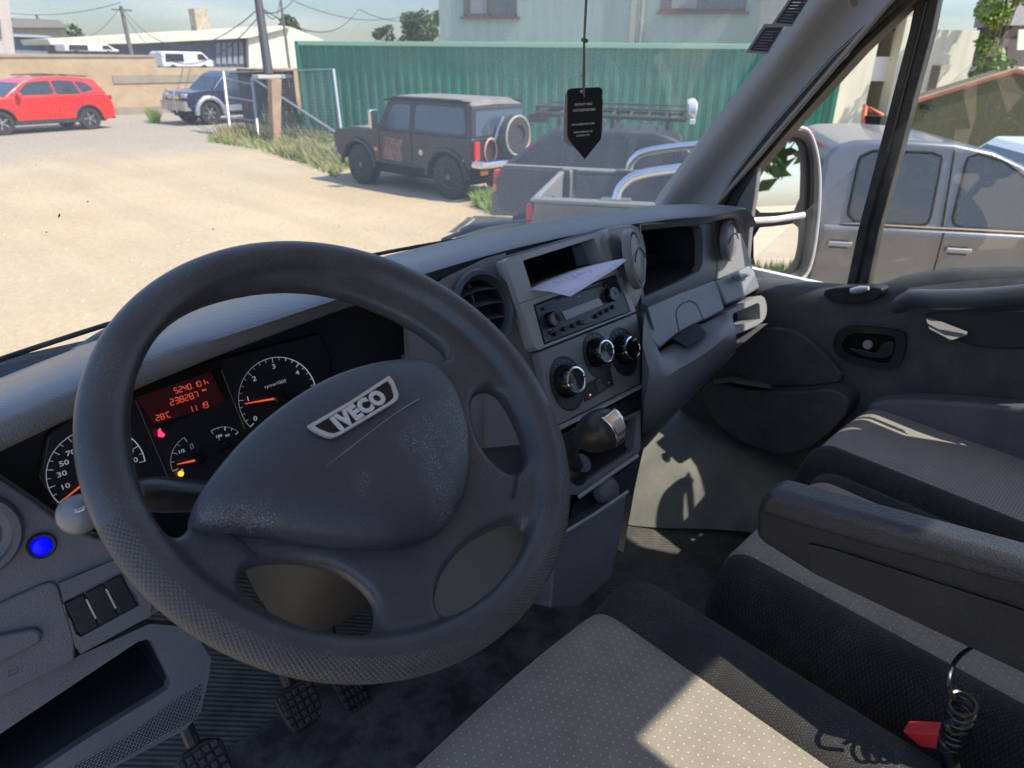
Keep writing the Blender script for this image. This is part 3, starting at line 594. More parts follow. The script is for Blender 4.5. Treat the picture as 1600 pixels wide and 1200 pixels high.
# ---- panel right of the instruments, vent pod, centre stack
PV = tilt(.716, 1.95, .44)
b_ = MB(); vc_ = PV(755, 482); b_.ring(PV.pts([(636, 478), (700, 432), (765, 402), (790, 395), (812, 470), (845, 565), (860, 690), (760, 700), (700, 640), (640, 560)]), [vc_+PV.ex*.044*math.cos(a)+PV.ey*.044*math.sin(a) for a in np.linspace(0, 2*math.pi, 36, endpoint=False)], tuple(-PV.n*.012), 72); b_.build('vent_pod', MT['dash'], van)
b_ = MB(); b_.prism([PC(636, 480, .0), PC(640, 560, .0), PC(700, 640, .0), PV(700, 640, -.01), PV(640, 560, -.01), PV(636, 478, -.01)][::1], (.004, 0, 0)); b_.build('pod_side', MT['dash'], van)
def vent(name, pl, cx, cy, r, m_, kind, label=None):
    M = pl.M(pl(cx, cy)); b_ = MB()
    b_.lathe([(r, 0), (r, .007), (r*.95, .010), (r*.84, .0095), (r*.76, .002), (r*.74, -.005)] if kind == 'open' else [(r, 0), (r, .009), (r*.94, .013), (r*.88, .013), (r*.84, .008), (r*.80, .008), (r*.79, .013), (r*.6, .0165), (.001, .019)], M, 56, cap=kind != 'open')
    if kind == 'open': b_.lathe([(r*.745, -.004), (r*.72, -.03), (.001, -.032)], M, 40, mi=1, cap=False)
    o = b_.build(name, [m_, MT['void']], van, ang=45, label=label); b_ = MB()
    if kind == 'open':
        for k_ in (-.38, 0, .38):
            h_ = math.sqrt(.74**2-k_*k_)*r; xs_ = np.linspace(-h_, h_, 12)
            b_.loft([[M @ Vector((x_, k_*r+.004*(1-(x_/h_)**2)+dy, z_)) for x_ in xs_] for dy, z_ in ((.001, .001), (.0022, -.001), (.008, -.018), (.006, -.018), (-.0005, -.001), (.001, .001))])
        b_.box((0, 0, -.020), (.0025, 1.4*r, .008), M)
        b_.build('vane', mat('vane_grey', (.09, .095, .11), .3), o)
    else:
        P = [M @ Vector((r*.8*math.cos(a), .22*r*math.sin(a*1.0)-.1*r*math.cos(2*a), .0165+.002*math.sin(a))) for a in np.linspace(.15, math.pi-.15, 16)]
        b_.tube(P, .0011, 5)
        b_.build('vane_gap', MT['void'], o)
    return o
vent('air_vent', PV, 755, 482, .0585, mat('vent_ring', (.055, .06, .072), .35, bump=.15, bscale=900), 'open', 'open round vent left of the radio')
PS0 = tilt(.712, 1.95, .45)
mb = MB(); mb.ring(PS0.pts([(782, 402), (940, 356), (960, 360), (985, 420), (998, 486), (1003, 560), (1000, 604), (870, 664), (855, 600)], -.004), PS0.pts([(806, 401), (937, 362), (955, 414), (822, 462)], -.004), tuple(-PS.n*.14), 60); mb.build('console_body', MT['dash'], van)
b_ = MB(); b_.prism([PS(868, 668, .0), PS(866, 700, .0), PS(874, 850, .0), PS(874, 850, -.16), PS(868, 668, -.16)], (.004, 0, 0)); b_.build('console_side', MT['dashlow'], van)
# radio surround (silver grey ring with two openings)
bez = [(789, 409), (793, 403), (938, 361), (946, 364), (957, 394), (994, 486), (842, 547), (836, 542)]
up_h = [(817, 407), (928, 372), (942, 408), (830, 450)]
lo_h = [(833, 476), (964, 428), (986, 487), (850, 539)]
def join_rings(b_, outer_top, hole, pl, off, th): b_.ring(pl.pts(outer_top, off), pl.pts(hole, off), tuple(-pl.n*th), 48)
b_ = MB(); join_rings(b_, [(789, 408), (793, 403), (938, 361), (946, 364), (957, 394), (966, 420), (812, 474)], up_h, PS, .008, .03); join_rings(b_, [(812.3, 474.6), (966.2, 420.7), (994, 486), (842, 547), (836, 542)], lo_h, PS, .008, .03)
bz = b_.build('radio_surround', MT['bezel'], van, bev=.002)
U0 = PS.pts([(815, 406), (929, 371), (944, 410), (829, 453)], .004); U1 = [p+np.array([0, .13, -.035]) for p in U0]
b_ = MB(); b_.loft([[Vector(p) for p in U0], [Vector(p) for p in U1]], True); b_.prism(U1, (0, .003, 0)); b_.build('document_slot', MT['void'], bz)
# radio unit
radio = MB(); radio.prism(PS.pts([(836, 478), (962, 431), (983, 486), (852, 536)], .0075), tuple(-PS.n*.03))
for x, y, s_ in [(867, 513, '1'), (881, 506, '2'), (895, 501, '3'), (906, 496, '4'), (931, 486, '5'), (939, 481, '6'), (948, 477, '7'), (957, 472, '8'), (905, 463, 'CD'), (860, 515, 'AM')]: radio.text(s_, .0036, PS.M(PS(x, y, .0078)), mi=1)
radio = radio.build('radio', [mat('radio_face', (.035, .04, .05), .35), MT['white']], van, bev=.0)
plate('radio_display', PS, [(878, 487), (936, 465), (943, 476), (885, 500)], MT['lcd'], radio, th=.002, off=.0095, bev=.0005)
plate('disc_slot', PS, [(868, 465), (948, 441), (949, 444), (869, 469)], MT['void'], radio, th=.001, off=.0082, bev=0)
RK = lambda x, y, r, h, m_, nm, par=radio, pl=PS, off=.008: (lambda b_: (b_.lathe([(r, 0), (r, h*.8), (r*.9, h), (r*.4, h), (.001, h*.92)], pl.M(pl(x, y, off)), 24), b_.build(nm, m_, par))[1])(MB())
RK(860, 500, .0125, .012, MT['gloss'], 'radio_knob'); RK(952, 461, .0125, .012, MT['gloss'], 'radio_knob')
for x, y in [(867, 522), (881, 514), (895, 509), (906, 504), (931, 494), (939, 489), (948, 485), (957, 480)]: RK(x, y, .0036, .005, MT['black'], 'radio_button')
for q in ([(849, 480), (867, 473), (869, 478), (851, 485)], [(911, 502), (925, 496), (927, 502), (913, 507)], [(859, 517), (870, 513), (871, 518), (861, 522)], [(944, 443), (950, 441), (952, 446), (946, 448)]): plate('radio_button', PS, q, MT['gloss'], radio, th=.003, off=.011, bev=.0008)
sym([[(915, 500), (923, 497)]], PS, .0004, 'radio_print', MT['white'], radio, z=.0115)
# paper lying in the slot
pp_ = [(822, 452), (850, 434), (905, 416), (975, 403), (979, 408), (965, 416), (891, 463), (862, 456)]
z0 = PS(830, 450)
PP = [at(824, 452, Y=z0[1]+.0), at(836, 440, Y=z0[1]+.05), at(905, 419, Y=z0[1]+.0), at(972, 404, Y=z0[1]-.075), at(979, 406, Y=z0[1]-.085), at(960, 421, Y=z0[1]-.10), at(891, 463, Y=z0[1]-.11), at(862, 456, Y=z0[1]-.05)]
pa = MB(); c_ = sum([Vector(p) for p in PP], Vector())/8; secs = [[Vector(p) for p in PP], [c_+(Vector(p)-c_)*.5+Vector((0, 0, .003)) for p in PP], [c_+(Vector(p)-c_)*.02+Vector((0, 0, .004)) for p in PP]]
pa.loft(secs, True); 
b2 = MB(); 
nP = len(PP)
for i in range(9):
    u_ = .22+.07*i; p0_ = Vector(PP[0])*(1-u_)+Vector(PP[3])*u_; p1_ = Vector(PP[7])*(1-u_)+Vector(PP[5])*u_; a_ = p0_*.75+p1_*.25+Vector((0, 0, .0034)); c2_ = p0_*(.35+.1*(i % 3))+p1_*(.65-.1*(i % 3))+Vector((0, 0, .0036)); d_ = Vector((.0010, 0, .0002))
    pa.add([a_, c2_, c2_+d_, a_+d_], [(0, 1, 2, 3)], mi=1)
po_ = pa.build('paper_sheet', [MT['paper'], mat('paper_print', (.40, .39, .50), .8)], None); so_ = po_.modifiers.new('s', 'SOLIDIFY'); so_.thickness = .0006
tag(po_, 'folded pale lilac paper sheet poking out of the slot above the radio', 'paper')
# climate panel
plate('climate_panel', PS, [(842, 550), (995, 489), (1003, 540), (1001, 600), (876, 664), (866, 660)], MT['stack'], van, th=.02, off=.007, bev=.003)
cp = bpy.data.objects['climate_panel']
for (cx, cy, r) in [(885, 595, .0325), (932, 551, .029), (973, 546, .0315)]:
    M = PS.M(PS(cx, cy, .0072)); b_ = MB()
    b_.lathe([(r*1.12, -.001), (r*1.12, .0009), (r*1.06, .0012), (r*1.04, .0002), (.001, .0002)], M @ Matrix.Translation((0, -.004, 0)) @ Matrix.Scale(1.22, 4, (0, 1, 0)), 40)
    d_ = b_.build('dial_surround', mat('dial_surround', (.035, .038, .045), .4), cp)
    b_ = MB(); M2 = PS.M(PS(cx, cy, .0074))
    b_.lathe([(r*.83, 0), (r*.82, .006), (r*.70, .017), (r*.66, .021), (r*.63, .022)], M2, 40, mi=0, cap=False)
    b_.lathe([(r*.64, .0215), (r*.62, .0235), (r*.55, .0238), (r*.53, .0225)], M2, 40, mi=1, cap=False); b_.lathe([(r*.54, .0225), (r*.3, .0215), (.0005, .021)], M2, 40, mi=0, cap=False)
    a = R_(200 if cx < 900 else 60); b_.box((r*.42*math.cos(a), r*.42*math.sin(a), .0222), (.0022, .0022, .001), M2, mi=2)
    b_.build('climate_dial', [MT['gloss'], MT['chrome'], MT['white']], cp, ang=50)
    b_ = MB()
    for k_ in range(11):
        a = R_(20+k_*20*1.0-20); b_.box((r*.97*math.cos(a), r*.97*math.sin(a), .0013), (.0013, .0008, .0003), M2, rot=Matrix.Rotation(a, 3, 'Z'))
    b_.build('dial_print', MT['white'], cp, flat=True)
plate('rear_window_switch', PS, [(911, 602), (955, 579), (960, 602), (914, 629)], MT['black'], cp, th=.01, off=.0085, bev=.001)
b_ = MB()
for k_ in range(5): b_.box((0, (k_-2)*.0042, 0), (.016, .0018, .0018), PS.M(PS(936, 603, .009)))
b_.build('switch_ribs', MT['gloss'], cp, flat=True)
b_ = MB(); b_.lathe([(.0016, 0), (.0014, .001), (.0003, .0012)], PS.M(PS(922, 617, .0087)), 12); b_.build('indicator', mat('indicator', (.8, .3, .3), .4, emit=(1, .3, .3), es=.5), cp)
b_ = MB(); b_.lathe([(.0013, 0), (.0011, .001), (.0003, .0012)], PS.M(PS(951, 598, .0087)), 12); b_.build('indicator', MT['white'], cp)
# row of switches under the climate panel, shelf edge, cubby
b_ = MB(); b_.tube([PS(868, 672, .010), PS(935, 638, .012), PS(1001, 604, .010)], .0045, 8, sx=.7); b_.build('console_rail', MT['bezel'], van)
plate('switch_row', PS, [(942, 642), (996, 612), (1000, 636), (948, 666)], MT['black'], van, th=.02, off=.002, bev=.002)
for k_ in range(5): 
    x = 946+k_*11; b_ = MB(); b_.tube([PS(x, 644-k_*6.1+2, .0035), PS(x+4, 666-k_*6.1, .0035)], .0007, 5); b_.build('switch_gap', MT['void'], bpy.data.objects['switch_row'])
plate('switch_row', PS, [(872, 682), (905, 664), (910, 690), (878, 706)], MT['gloss'], van, th=.02, off=.002, bev=.002)
# cubby: real box recess with rails
b_ = MB(); co = [(868, 676), (1001, 606), (1010, 640), (1000, 700), (990, 770), (975, 800), (888, 850), (886, 760)]
ci = [(905, 695), (990, 650), (994, 655), (990, 700), (985, 706), (905, 758), (898, 750)]
PSb = tilt(.697, 1.95, .45)
b_ = MB(); b_.ring(PSb.pts([(874, 702), (1001, 640), (1001, 700), (996, 712), (905, 772), (880, 775)], .004), PSb.pts(ci, .004), tuple(-PS.n*.02), 60); b_.build('cubby_frame', MT['dash'], van, bev=.002)
I0 = PSb.pts(ci, .0); I1 = [p+np.array([0, .10, -.01]) for p in I0]; b_ = MB(); b_.loft([[Vector(p) for p in I0], [Vector(p) for p in I1]], True); b_.prism(I1, (0, .003, 0)); b_.build('cubby_box', MT['void'], van)
b_ = MB(); b_.tube([PS(905, 776, .012), PS(950, 744, .012), PS(996, 712, .012)], .0035, 8); b_.build('cubby_rail', MT['bezel'], van)
b_ = MB(); b_.tube([PS(872, 838, .014), PS(930, 803, .014), PS(981, 768, .014)], .0028, 8); b_.build('ashtray_rail', MT['bezel'], van)
# ashtray lid / lower opening
b_ = MB(); b_.prism(PS.pts([(896, 790), (992, 722), (978, 768), (885, 832)], -.03), tuple(-PS.n*.02)); b_.build('lower_recess', MT['void'], van)
M = PS.M(PS(942, 765, -.02)); b_ = MB(); b_.lathe([(.024, 0), (.0235, .012), (.021, .017), (.015, .02), (.001, .022)], M, 32); b_.build('ashtray_lid', MT['dash'], van, ang=60)
PB = tilt(.695, 1.95, .45)
plate('console_base', PB, [(868, 842), (981, 771), (966, 860), (955, 905), (905, 950), (860, 950)], MT['dashlow'], van, th=.12, bev=.004)
# console side facing the passenger
def quad(name, P, m_, par, th=.004, bev=0):
    b_ = MB(); P = [Vector(p) for p in P]; n_ = (P[1]-P[0]).cross(P[2]-P[0]).normalized(); b_.prism(P, tuple(n_*th)); return b_.build(name, m_, par, bev=bev)
# ---- passenger side of the dashboard
PR = tilt(.745, 1.95, .25)
vent('air_vent', Plane((.99, .695, 1.95), (.50, -1, .35)), 985, 406, .052, MT['stack'], 'shut', 'closed round vent right of the radio')
plate('vent_housing', Plane((.99, .708, 1.95), (.35, -1, .38)), smooth_poly([(944, 358), (985, 349), (1003, 354), (1012, 400), (1010, 440), (1000, 472), (995, 487), (984, 470), (960, 415)], 1), MT['stack'], van, th=.07, bev=.008, seg=4)
# open shelf: frame with a deep dark bin
sh_o = [(1000, 349), (1050, 342), (1095, 343), (1112, 352), (1120, 400), (1118, 436), (1100, 446), (1060, 462), (1004, 486), (1000, 440)]
sh_i = [(1002, 352), (1050, 349), (1088, 350), (1096, 356), (1099, 380), (1098, 412), (1092, 424), (1060, 441), (1008, 464), (1002, 440)]
b_ = MB(); b_.ring(PR.pts(sh_o), PR.pts(sh_i), tuple(-PR.n*.02), 60); b_.build('shelf_frame', MT['stack'], van, bev=.004, seg=3)
I0 = PR.pts(sh_i, -.003); I1 = [p+np.array([.0, .20, -.02]) for p in I0]; b_ = MB(); b_.loft([[Vector(p) for p in I0], [Vector(p) for p in I1]], True); b_.prism(I1, (0, .003, 0)); b_.build('shelf_bin', MT['void'], van)
PR2 = tilt(.74, 1.95, .25)
plate('dash_end', PR, [(1112, 342), (1124, 334), (1140, 338), (1160, 362), (1172, 395), (1180, 425), (1190, 455), (1120, 470), (1118, 400)], MT['stack'], van, th=.16, bev=.010, seg=4)
vent('air_vent', Plane(tuple(at(1134, 376, Y=.735)), (.25, -1, .2)), 1134, 376, .044, MT['stack'], 'shut', 'closed round vent at the passenger end of the dashboard')
# airbag lid / upper glovebox face, bulging towards the passenger
PU = tilt(.670, 1.87, .62)
plate('upper_panel', PU, [(1004, 489), (1010, 480), (1060, 458), (1117, 437), (1121, 442), (1133, 484), (1110, 496), (1090, 505), (1060, 521), (1031, 545), (1016, 528)], MT['stack'], van, th=.10, bev=.006, seg=3)
sym([[(1061, 517), (1056, 492), (1058, 482), (1066, 474), (1078, 470), (1088, 474), (1094, 486), (1099, 500)]], PU, .0012, 'lid_seam', MT['void'], bpy.data.objects['upper_panel'], z=.0005)
plate('fuse_cover', tilt(.666, 1.87, .60), [(1119, 438), (1150, 425), (1172, 414), (1180, 424), (1188, 450), (1160, 466), (1136, 476)], MT['stack'], van, th=.12, bev=.005, seg=3)
b_ = MB(); b_.tube([tilt(.660, 1.87, .60)(1144, 433, .002), tilt(.660, 1.87, .60)(1152, 434, .012), tilt(.660, 1.87, .60)(1170, 429, .004)], [.004, .0075, .003], 10); b_.build('cover_latch', MT['stack'], bpy.data.objects['fuse_cover'])
# cup holder at the end
PCH = tilt(.648, 1.83, .35)
b_ = MB(); b_.ring(PCH.pts(smooth_poly([(1134, 488), (1150, 480), (1180, 464), (1193, 461), (1199, 478), (1197, 496), (1188, 506), (1150, 523), (1142, 524)], 1)), PCH.pts([(1145, 490), (1184, 473), (1187, 476), (1188, 498), (1150, 510), (1146, 508)]), tuple(-PCH.n*.06), 48); cu = b_.build('cup_holder', MT['bezel'], van, bev=.004, seg=3)
b_ = MB(); b_.prism(PCH.pts([(1140, 488), (1190, 468), (1194, 500), (1144, 516)], -.055), tuple(-PCH.n*.01)); b_.build('cup_well', MT['void'], cu)
# lower glovebox with grip notch, underside running to the right
PGB = tilt(.628, 1.80, .38)
gb = [(1040, 566), (1028, 576), (1050, 545), (1072, 530), (1058, 526), (1096, 506), (1108, 512), (1136, 490), (1143, 494), (1148, 530), (1146, 548), (1120, 580), (1085, 615), (1056, 645), (1015, 690), (1000, 700), (1005, 640), (1022, 600)]
gb = [(1030, 560), (1056, 534), (1078, 548), (1108, 528), (1094, 506), (1136, 489), (1143, 494), (1149, 530), (1146, 548), (1118, 582), (1085, 618), (1056, 645), (1020, 690), (1003, 702), (1004, 640), (1014, 600)]
gr_ = [(.700, [(1008, 484), (1020, 526), (1030, 548), (1056, 532), (1070, 522), (1084, 512), (1094, 506), (1135, 489), (1143, 494)]),
       (.645, [(1008, 486), (1020, 528), (1030, 550), (1056, 534), (1070, 524), (1084, 514), (1096, 507), (1135, 490), (1144, 495)]),
       (.602, [(1005, 512), (1018, 545), (1033, 559), (1062, 550), (1078, 540), (1094, 530), (1108, 522), (1138, 504), (1148, 508)]),
       (.574, [(1004, 540), (1015, 580), (1036, 592), (1064, 574), (1086, 562), (1110, 546), (1126, 533), (1142, 520), (1150, 524)]),
       (.572, [(1003, 600), (1007, 630), (1028, 636), (1058, 606), (1084, 586), (1108, 566), (1128, 552), (1142, 541), (1151, 538)]),
       (.602, [(1002, 660), (1003, 672), (1016, 672), (1044, 646), (1074, 616), (1104, 588), (1126, 568), (1140, 554), (1150, 546)]),
       (.665, [(1000, 700), (1002, 704), (1010, 698), (1040, 664), (1072, 628), (1104, 596), (1126, 574), (1140, 560), (1150, 550)])]
b_ = MB(); b_.loft([[at(x, y, Y=Yv+(.030, .012)[i] if i < 2 else Yv) for i, (x, y) in enumerate(L)] for Yv, L in gr_]); gbo = b_.build('glovebox', MT['dash'], van, ang=50)
b_ = MB(); b_.prism([at(1058, 531, Y=.639), at(1093, 507, Y=.639), at(1105, 521, Y=.598), at(1076, 541, Y=.594)], (0, .012, 0)); b_.build('grip_notch_shade', MT['void'], bpy.data.objects['glovebox'])  # flat dark plate, its colour stands in for the shade of a notch
# curved side strip from the stack down to the floor
b_ = MB(); secs = []
for x0, y0, x1, y1, Y0, Y1 in [(995, 487, 1012, 478, .70, .67), (1000, 520, 1030, 545, .69, .655), (1003, 560, 1030, 562, .675, .65), (1002, 600, 1015, 605, .66, .64), (999, 640, 1009, 650, .65, .63), (998, 690, 1006, 700, .64, .62), (985, 760, 990, 765, .63, .62), (968, 860, 972, 862, .61, .61)]:
    a = at(x0, y0, Y=Y0); b = at(x1, y1, Y=Y1); secs.append([Vector(a+np.array([0, .16, 0])), Vector(a+np.array([0, .008, 0])), Vector(a), Vector((a+b)/2+np.array([0, -.006, 0])), Vector(b), Vector(b+np.array([.004, .01, 0])), Vector(b+np.array([.004, .16, 0]))])
b_.loft(secs, False); b_.build('console_side', MT['stack'], van, ang=50)
# underside of the dash on the passenger side
b_ = MB(); U = [at(1003, 700, Y=.60), at(1056, 645, Y=.61), at(1118, 582, Y=.62), at(1150, 545, Y=.625), at(1200, 505, Y=.63)]
V_ = [np.array([p[0]+.02, 1.0, p[2]-.10]) for p in U]
b_.loft([[Vector(p) for p in U], [Vector(p*.5+q*.5+np.array([0, 0, -.02])) for p, q in zip(U, V_)], [Vector(p) for p in V_]]); b_.build('dash_underside', MT['dashlow'], van)
# closing body of the dash so nothing shows through
b_ = MB(); b_.box((.33, .95, 1.86), (.98, .16, .16)); b_.box((1.12, .93, 1.80), (.68, .16, .24)); b_.build('dash_core', MT['void'], van)
# ---- gear lever
kc = at(934, 674, Y=.50); kd = Vector((-.02, -.74, .67)).normalized(); KM = axisM(kc, kd, (1, .2, 0))
b_ = MB(); b_.lathe([(.0005, .036), (.012, .0345), (.021, .029), (.0265, .019), (.0285, .006), (.027, -.008), (.0225, -.022), (.0150, -.030), (.013, -.034), (.001, -.034)], KM, 36)
gk = b_.build('gear_lever', mat('knob_leather', (.03, .027, .028), .33, bump=.3, bscale=500, var=.1, vscale=30), van, ang=60)
b_ = MB(); secs = []
for u in np.linspace(-1, 1, 9):
    row = []
    for v in np.linspace(-1, 1, 13):
        ang = v*.95; rr_ = .0300; px_ = .0125*u*(1-.18*v); row.append(KM @ Vector((px_+.006, -math.sin(ang)*rr_*.95, .006+math.cos(ang)*.0315-.0035*u*u)))
    secs.append(row)
capM = KM @ Matrix.Rotation(R_(0), 4, 'X')
b_ = MB(); secs2 = []
for u in np.linspace(-1, 1, 9):
    row = []
    for v in np.linspace(-.45, .95, 14):
        th_ = v*1.15; cx_ = (.0135-.003*v)*u
        row.append(KM @ Vector((cx_+.002, -math.sin(th_)*.0298-.0006, math.cos(th_)*.0350+.002 if v < 1 else math.cos(th_)*.0350+.001)))
    secs2.append(row)
b_.loft(secs2); o = b_.build('gear_cap', MT['chrome'], gk); s_ = o.modifiers.new('s', 'SOLIDIFY'); s_.thickness = .002; s_.offset = 1
b_ = MB(); 
for i in range(3):
    for j in (0, 1):
        b_.text(str(1+i*2+j), .0048, KM @ Matrix.Translation((.001+i*.007, -.012-j*.008, .0352-.003*j)), off=.0002)
b_.build('gear_numbers', mat('engraving', (.12, .12, .13), .5), gk, flat=True)
base = at(893, 745, Y=.60)
b_ = MB(); b_.tube([Vector(kc)-kd*.045, Vector(kc)-kd*.07, Vector(base)+Vector((0, -.01, .02)), Vector(base)], [.011, .010, .012, .013], 14); b_.build('lever_rod', MT['black'], gk)
b_ = MB(); b_.tube([Vector(base)+Vector((0, -.02, .035)), Vector(base)+Vector((0, 0, .01)), Vector(base)+Vector((0, .03, -.02))], [.016, .028, .036], 20); b_.build('lever_boot', MT['black'], gk, ang=50)
# ---- windscreen
def Yg(x, z): return 1.19-.16*((x-.77)/.75)**2-(z-1.95)*.60
GX0, GX1 = -.04, 1.50
def on_glass(x, y, off=0):
    d = ray(x, y); lo, hi = .2, 4
    for _ in range(50):
        m_ = (lo+hi)/2; p = CAM+d*m_
        if p[1] < Yg(p[0], p[2])-off: lo = m_
        else: hi = m_
    return CAM+d*lo
secs = [[Vector((x, Yg(x, z), z)) for x in np.linspace(GX0-.02+.0*z, GX1+.02, 30)] for z in np.linspace(1.90, 2.74, 16)]
b_ = MB(); b_.loft(secs); wsn = b_.build('windscreen', MT['windshield'], van)
for q in ([(1171, 78), (1195, 42), (1222, 42), (1199, 80)], [(1211, 35), (1238, -4), (1263, -4), (1237, 37)]):
    P = [on_glass(x, y, .003) for x, y in q]; c_ = sum(P)/4; Q = [c_+(p-c_)*1.25 for p in P]; b_ = MB(); b_.prism(Q, (0, .0006, .0006)); b_.prism([p-np.array([0, .0008, .0008]) for p in P], (0, -.0003, -.0003), mi=1)
    n_ = np.cross(P[1]-P[0], P[2]-P[0])
    for k_ in range(7):
        t_ = .12+k_*.12; a_ = P[0]*(1-t_)+P[1]*t_; d_ = P[3]*(1-t_)+P[2]*t_; w_ = (P[1]-P[0])*.02; a2 = a_*.88+d_*.12; d2 = a_*(.1+.25*((k_*37) % 3)/2)+d_*(1-(.1+.25*((k_*37) % 3)/2)); sh_ = np.array([0, -.0022, -.0022])
        b_.prism([a2+sh_, d2+sh_, d2+w_+sh_, a2+w_+sh_], (0, -.0002, -.0002), mi=0)
    b_.build('windscreen_sticker', [mat('sticker_clear', (.55, .6, .62), .3), mat('sticker_blue', (.10, .10, .20), .5)], van, flat=True)
# small grit and squashed insects on the glass
for x, y, l in [(93, 334, 6), (137, 314, 1.5), (333, 357, 2), (72, 362, 1.2)]:
    b_ = MB(); p = on_glass(x, y, .002); q = on_glass(x-.35*l, y+l, .002); b_.tube([p, (p+q)/2+np.array([.0006, 0, 0]), q], [.0006, .0011, .0004], 6); b_.build('insect_spot', MT['black'], wsn)
# bottom screen seal, cowl, bonnet, wipers
b_ = MB(); b_.tube([Vector((x, Yg(x, 1.935)-.006, 1.935)) for x in np.linspace(GX0, GX1, 40)], .004, 8); b_.build('screen_seal', MT['seal'], van)
b_ = MB(); b_.loft([[Vector((x, Yg(x, 1.93)+o_, z_)) for x in np.linspace(GX0-.05, GX1+.05, 24)] for o_, z_ in ((-.02, 1.90), (.05, 1.86), (.16, 1.81), (.24, 1.78))]); b_.build('cowl', mat('cowl_grey', (.16, .16, .16), .6), van)
b_ = MB(); b_.loft([[Vector((x, Yg(x, 1.93)+o_, z_-.06*((x-.77)/.8)**4)) for x in np.linspace(GX0-.10, GX1+.10, 24)] for o_, z_ in ((.25, 1.77), (.45, 1.62), (.70, 1.38), (.82, 1.2), (.86, .5))]); b_.build('bonnet', MT['vanwhite'], van)
def wiper(L, z, rad=.006, curveL=None):
    b_ = MB(); P = [on_glass(x, y, -.02) for x, y in L]; b_.tube(spline(P, 5), rad, 8, sx=1.6)
    return b_.build('wiper', mat('wiper', (.16, .165, .17), .5), van)
wiper([(60, 590), (104, 560), (150, 530), (190, 507)], 0, .005)
wiper([(270, 492), (340, 464), (400, 450), (440, 441)], 0, .0025)
wiper([(690, 376), (712, 367), (760, 352), (790, 347)], 0, .0032)
wiper([(716, 367), (726, 357), (750, 351), (830, 344)], 0, .0025)
# ---- passenger side A pillar, seals and quarter window bar
def loft_px(name, rows, m_, ang=50, sub=0):
    b_ = MB(); b_.loft([[Vector(p) for p in r] for r in rows]); return b_.build(name, m_, van, ang=ang, sub=sub)
rows = []
for t_ in np.linspace(-.02, 1.75, 18):
    xl, yl = 1036+t_*(1283-1036), 320-t_*(320+0); xm, ym = 1080+t_*(1345-1080), 324-t_*324; xr, yr = 1112+t_*(1398-1112), 334-t_*334
    a = on_glass(xl, yl, .012); zc = a[2]
    b = at(xm, ym, X=a[0]+.055); c = at(xr, yr, X=1.50-.02*t_); rows.append([a+np.array([.03, .05, 0]), a, a*.6+b*.4+np.array([-.012, -.012, 0]), b+np.array([-.008, -.010, 0]), b*.4+c*.6+np.array([-.006, -.006, 0]), c, c+np.array([.05, .02, 0])])
apl = loft_px('a_pillar_trim', rows, MT['pillar'], sub=1)
b_ = MB(); M = axisM(at(1334, 4, X=1.437), (-.7, -.6, .2)); b_.lathe([(.008, 0), (.008, .0015), (.0065, .0015), (.0065, .0), (.001, .0)], M, 20); b_.build('trim_plug', MT['pillar'], apl)
def band(name, Lpx, wpx, Xv, th, m_, par=van):
    """strip following a pixel line on the side-window plane"""
    b_ = MB(); n = len(Lpx); A_, B_ = [], []
    for i, (x, y) in enumerate(Lpx):
        w_ = wpx[i] if hasattr(wpx, '__len__') else wpx; A_.append(at(x, y, X=Xv)); B_.append(at(x+w_, y, X=Xv))
    secs = [[Vector(a), Vector(b), Vector(b)+Vector((th, 0, 0)), Vector(a)+Vector((th, 0, 0))] for a, b in zip(A_, B_)]
    b_.loft(secs, True, True); return b_.build(name, m_, par, bev=.003)
band('door_seal', [(1108, 350), (1116, 322), (1142, 275), (1200, 200), (1300, 85), (1392, 0), (1440, -45)], [12, 13, 14, 15, 17, 20, 20], 1.515, .03, MT['seal'])
band('window_frame', [(1124, 352), (1134, 315), (1168, 262), (1235, 185), (1330, 80), (1410, 4), (1450, -30)], [18, 17, 15, 14, 14, 14, 16], 1.53, .05, MT['seal'])
band('frame_trim', [(1110, 350), (1117, 322), (1142, 277), (1200, 202), (1300, 88), (1396, 0)], [4, 4, 4, 4, 4, 4], 1.512, .01, MT['stack'])
band('quarter_bar', [(1322, 446), (1340, 360), (1366, 260), (1394, 150), (1420, 50), (1430, 0), (1436, -30)], [34, 33, 35, 35, 36, 36, 36], 1.565, .03, MT['seal'])
band('quarter_bar_rib', [(1334, 446), (1352, 360), (1378, 260), (1406, 150), (1432, 50), (1444, 0)], [7, 7, 7, 7, 7, 7], 1.562, .01, MT['gloss'])
# mirror triangle trim
b_ = MB(); b_.prism([at(x, y, X=1.535) for x, y in [(1124, 352), (1136, 318), (1186, 246), (1180, 300), (1172, 350), (1165, 432), (1150, 400)]], (.02, 0, 0)); b_.build('mirror_triangle', MT['dash'], van, bev=.004)
# side window panes
b_ = MB(); b_.prism([(1.585, .80, 1.84), (1.585, -.09, 1.84), (1.50, -.09, 2.72), (1.50, .05, 2.72)], (.004, 0, 0)); b_.build('side_window', MT['sideglass'], van)
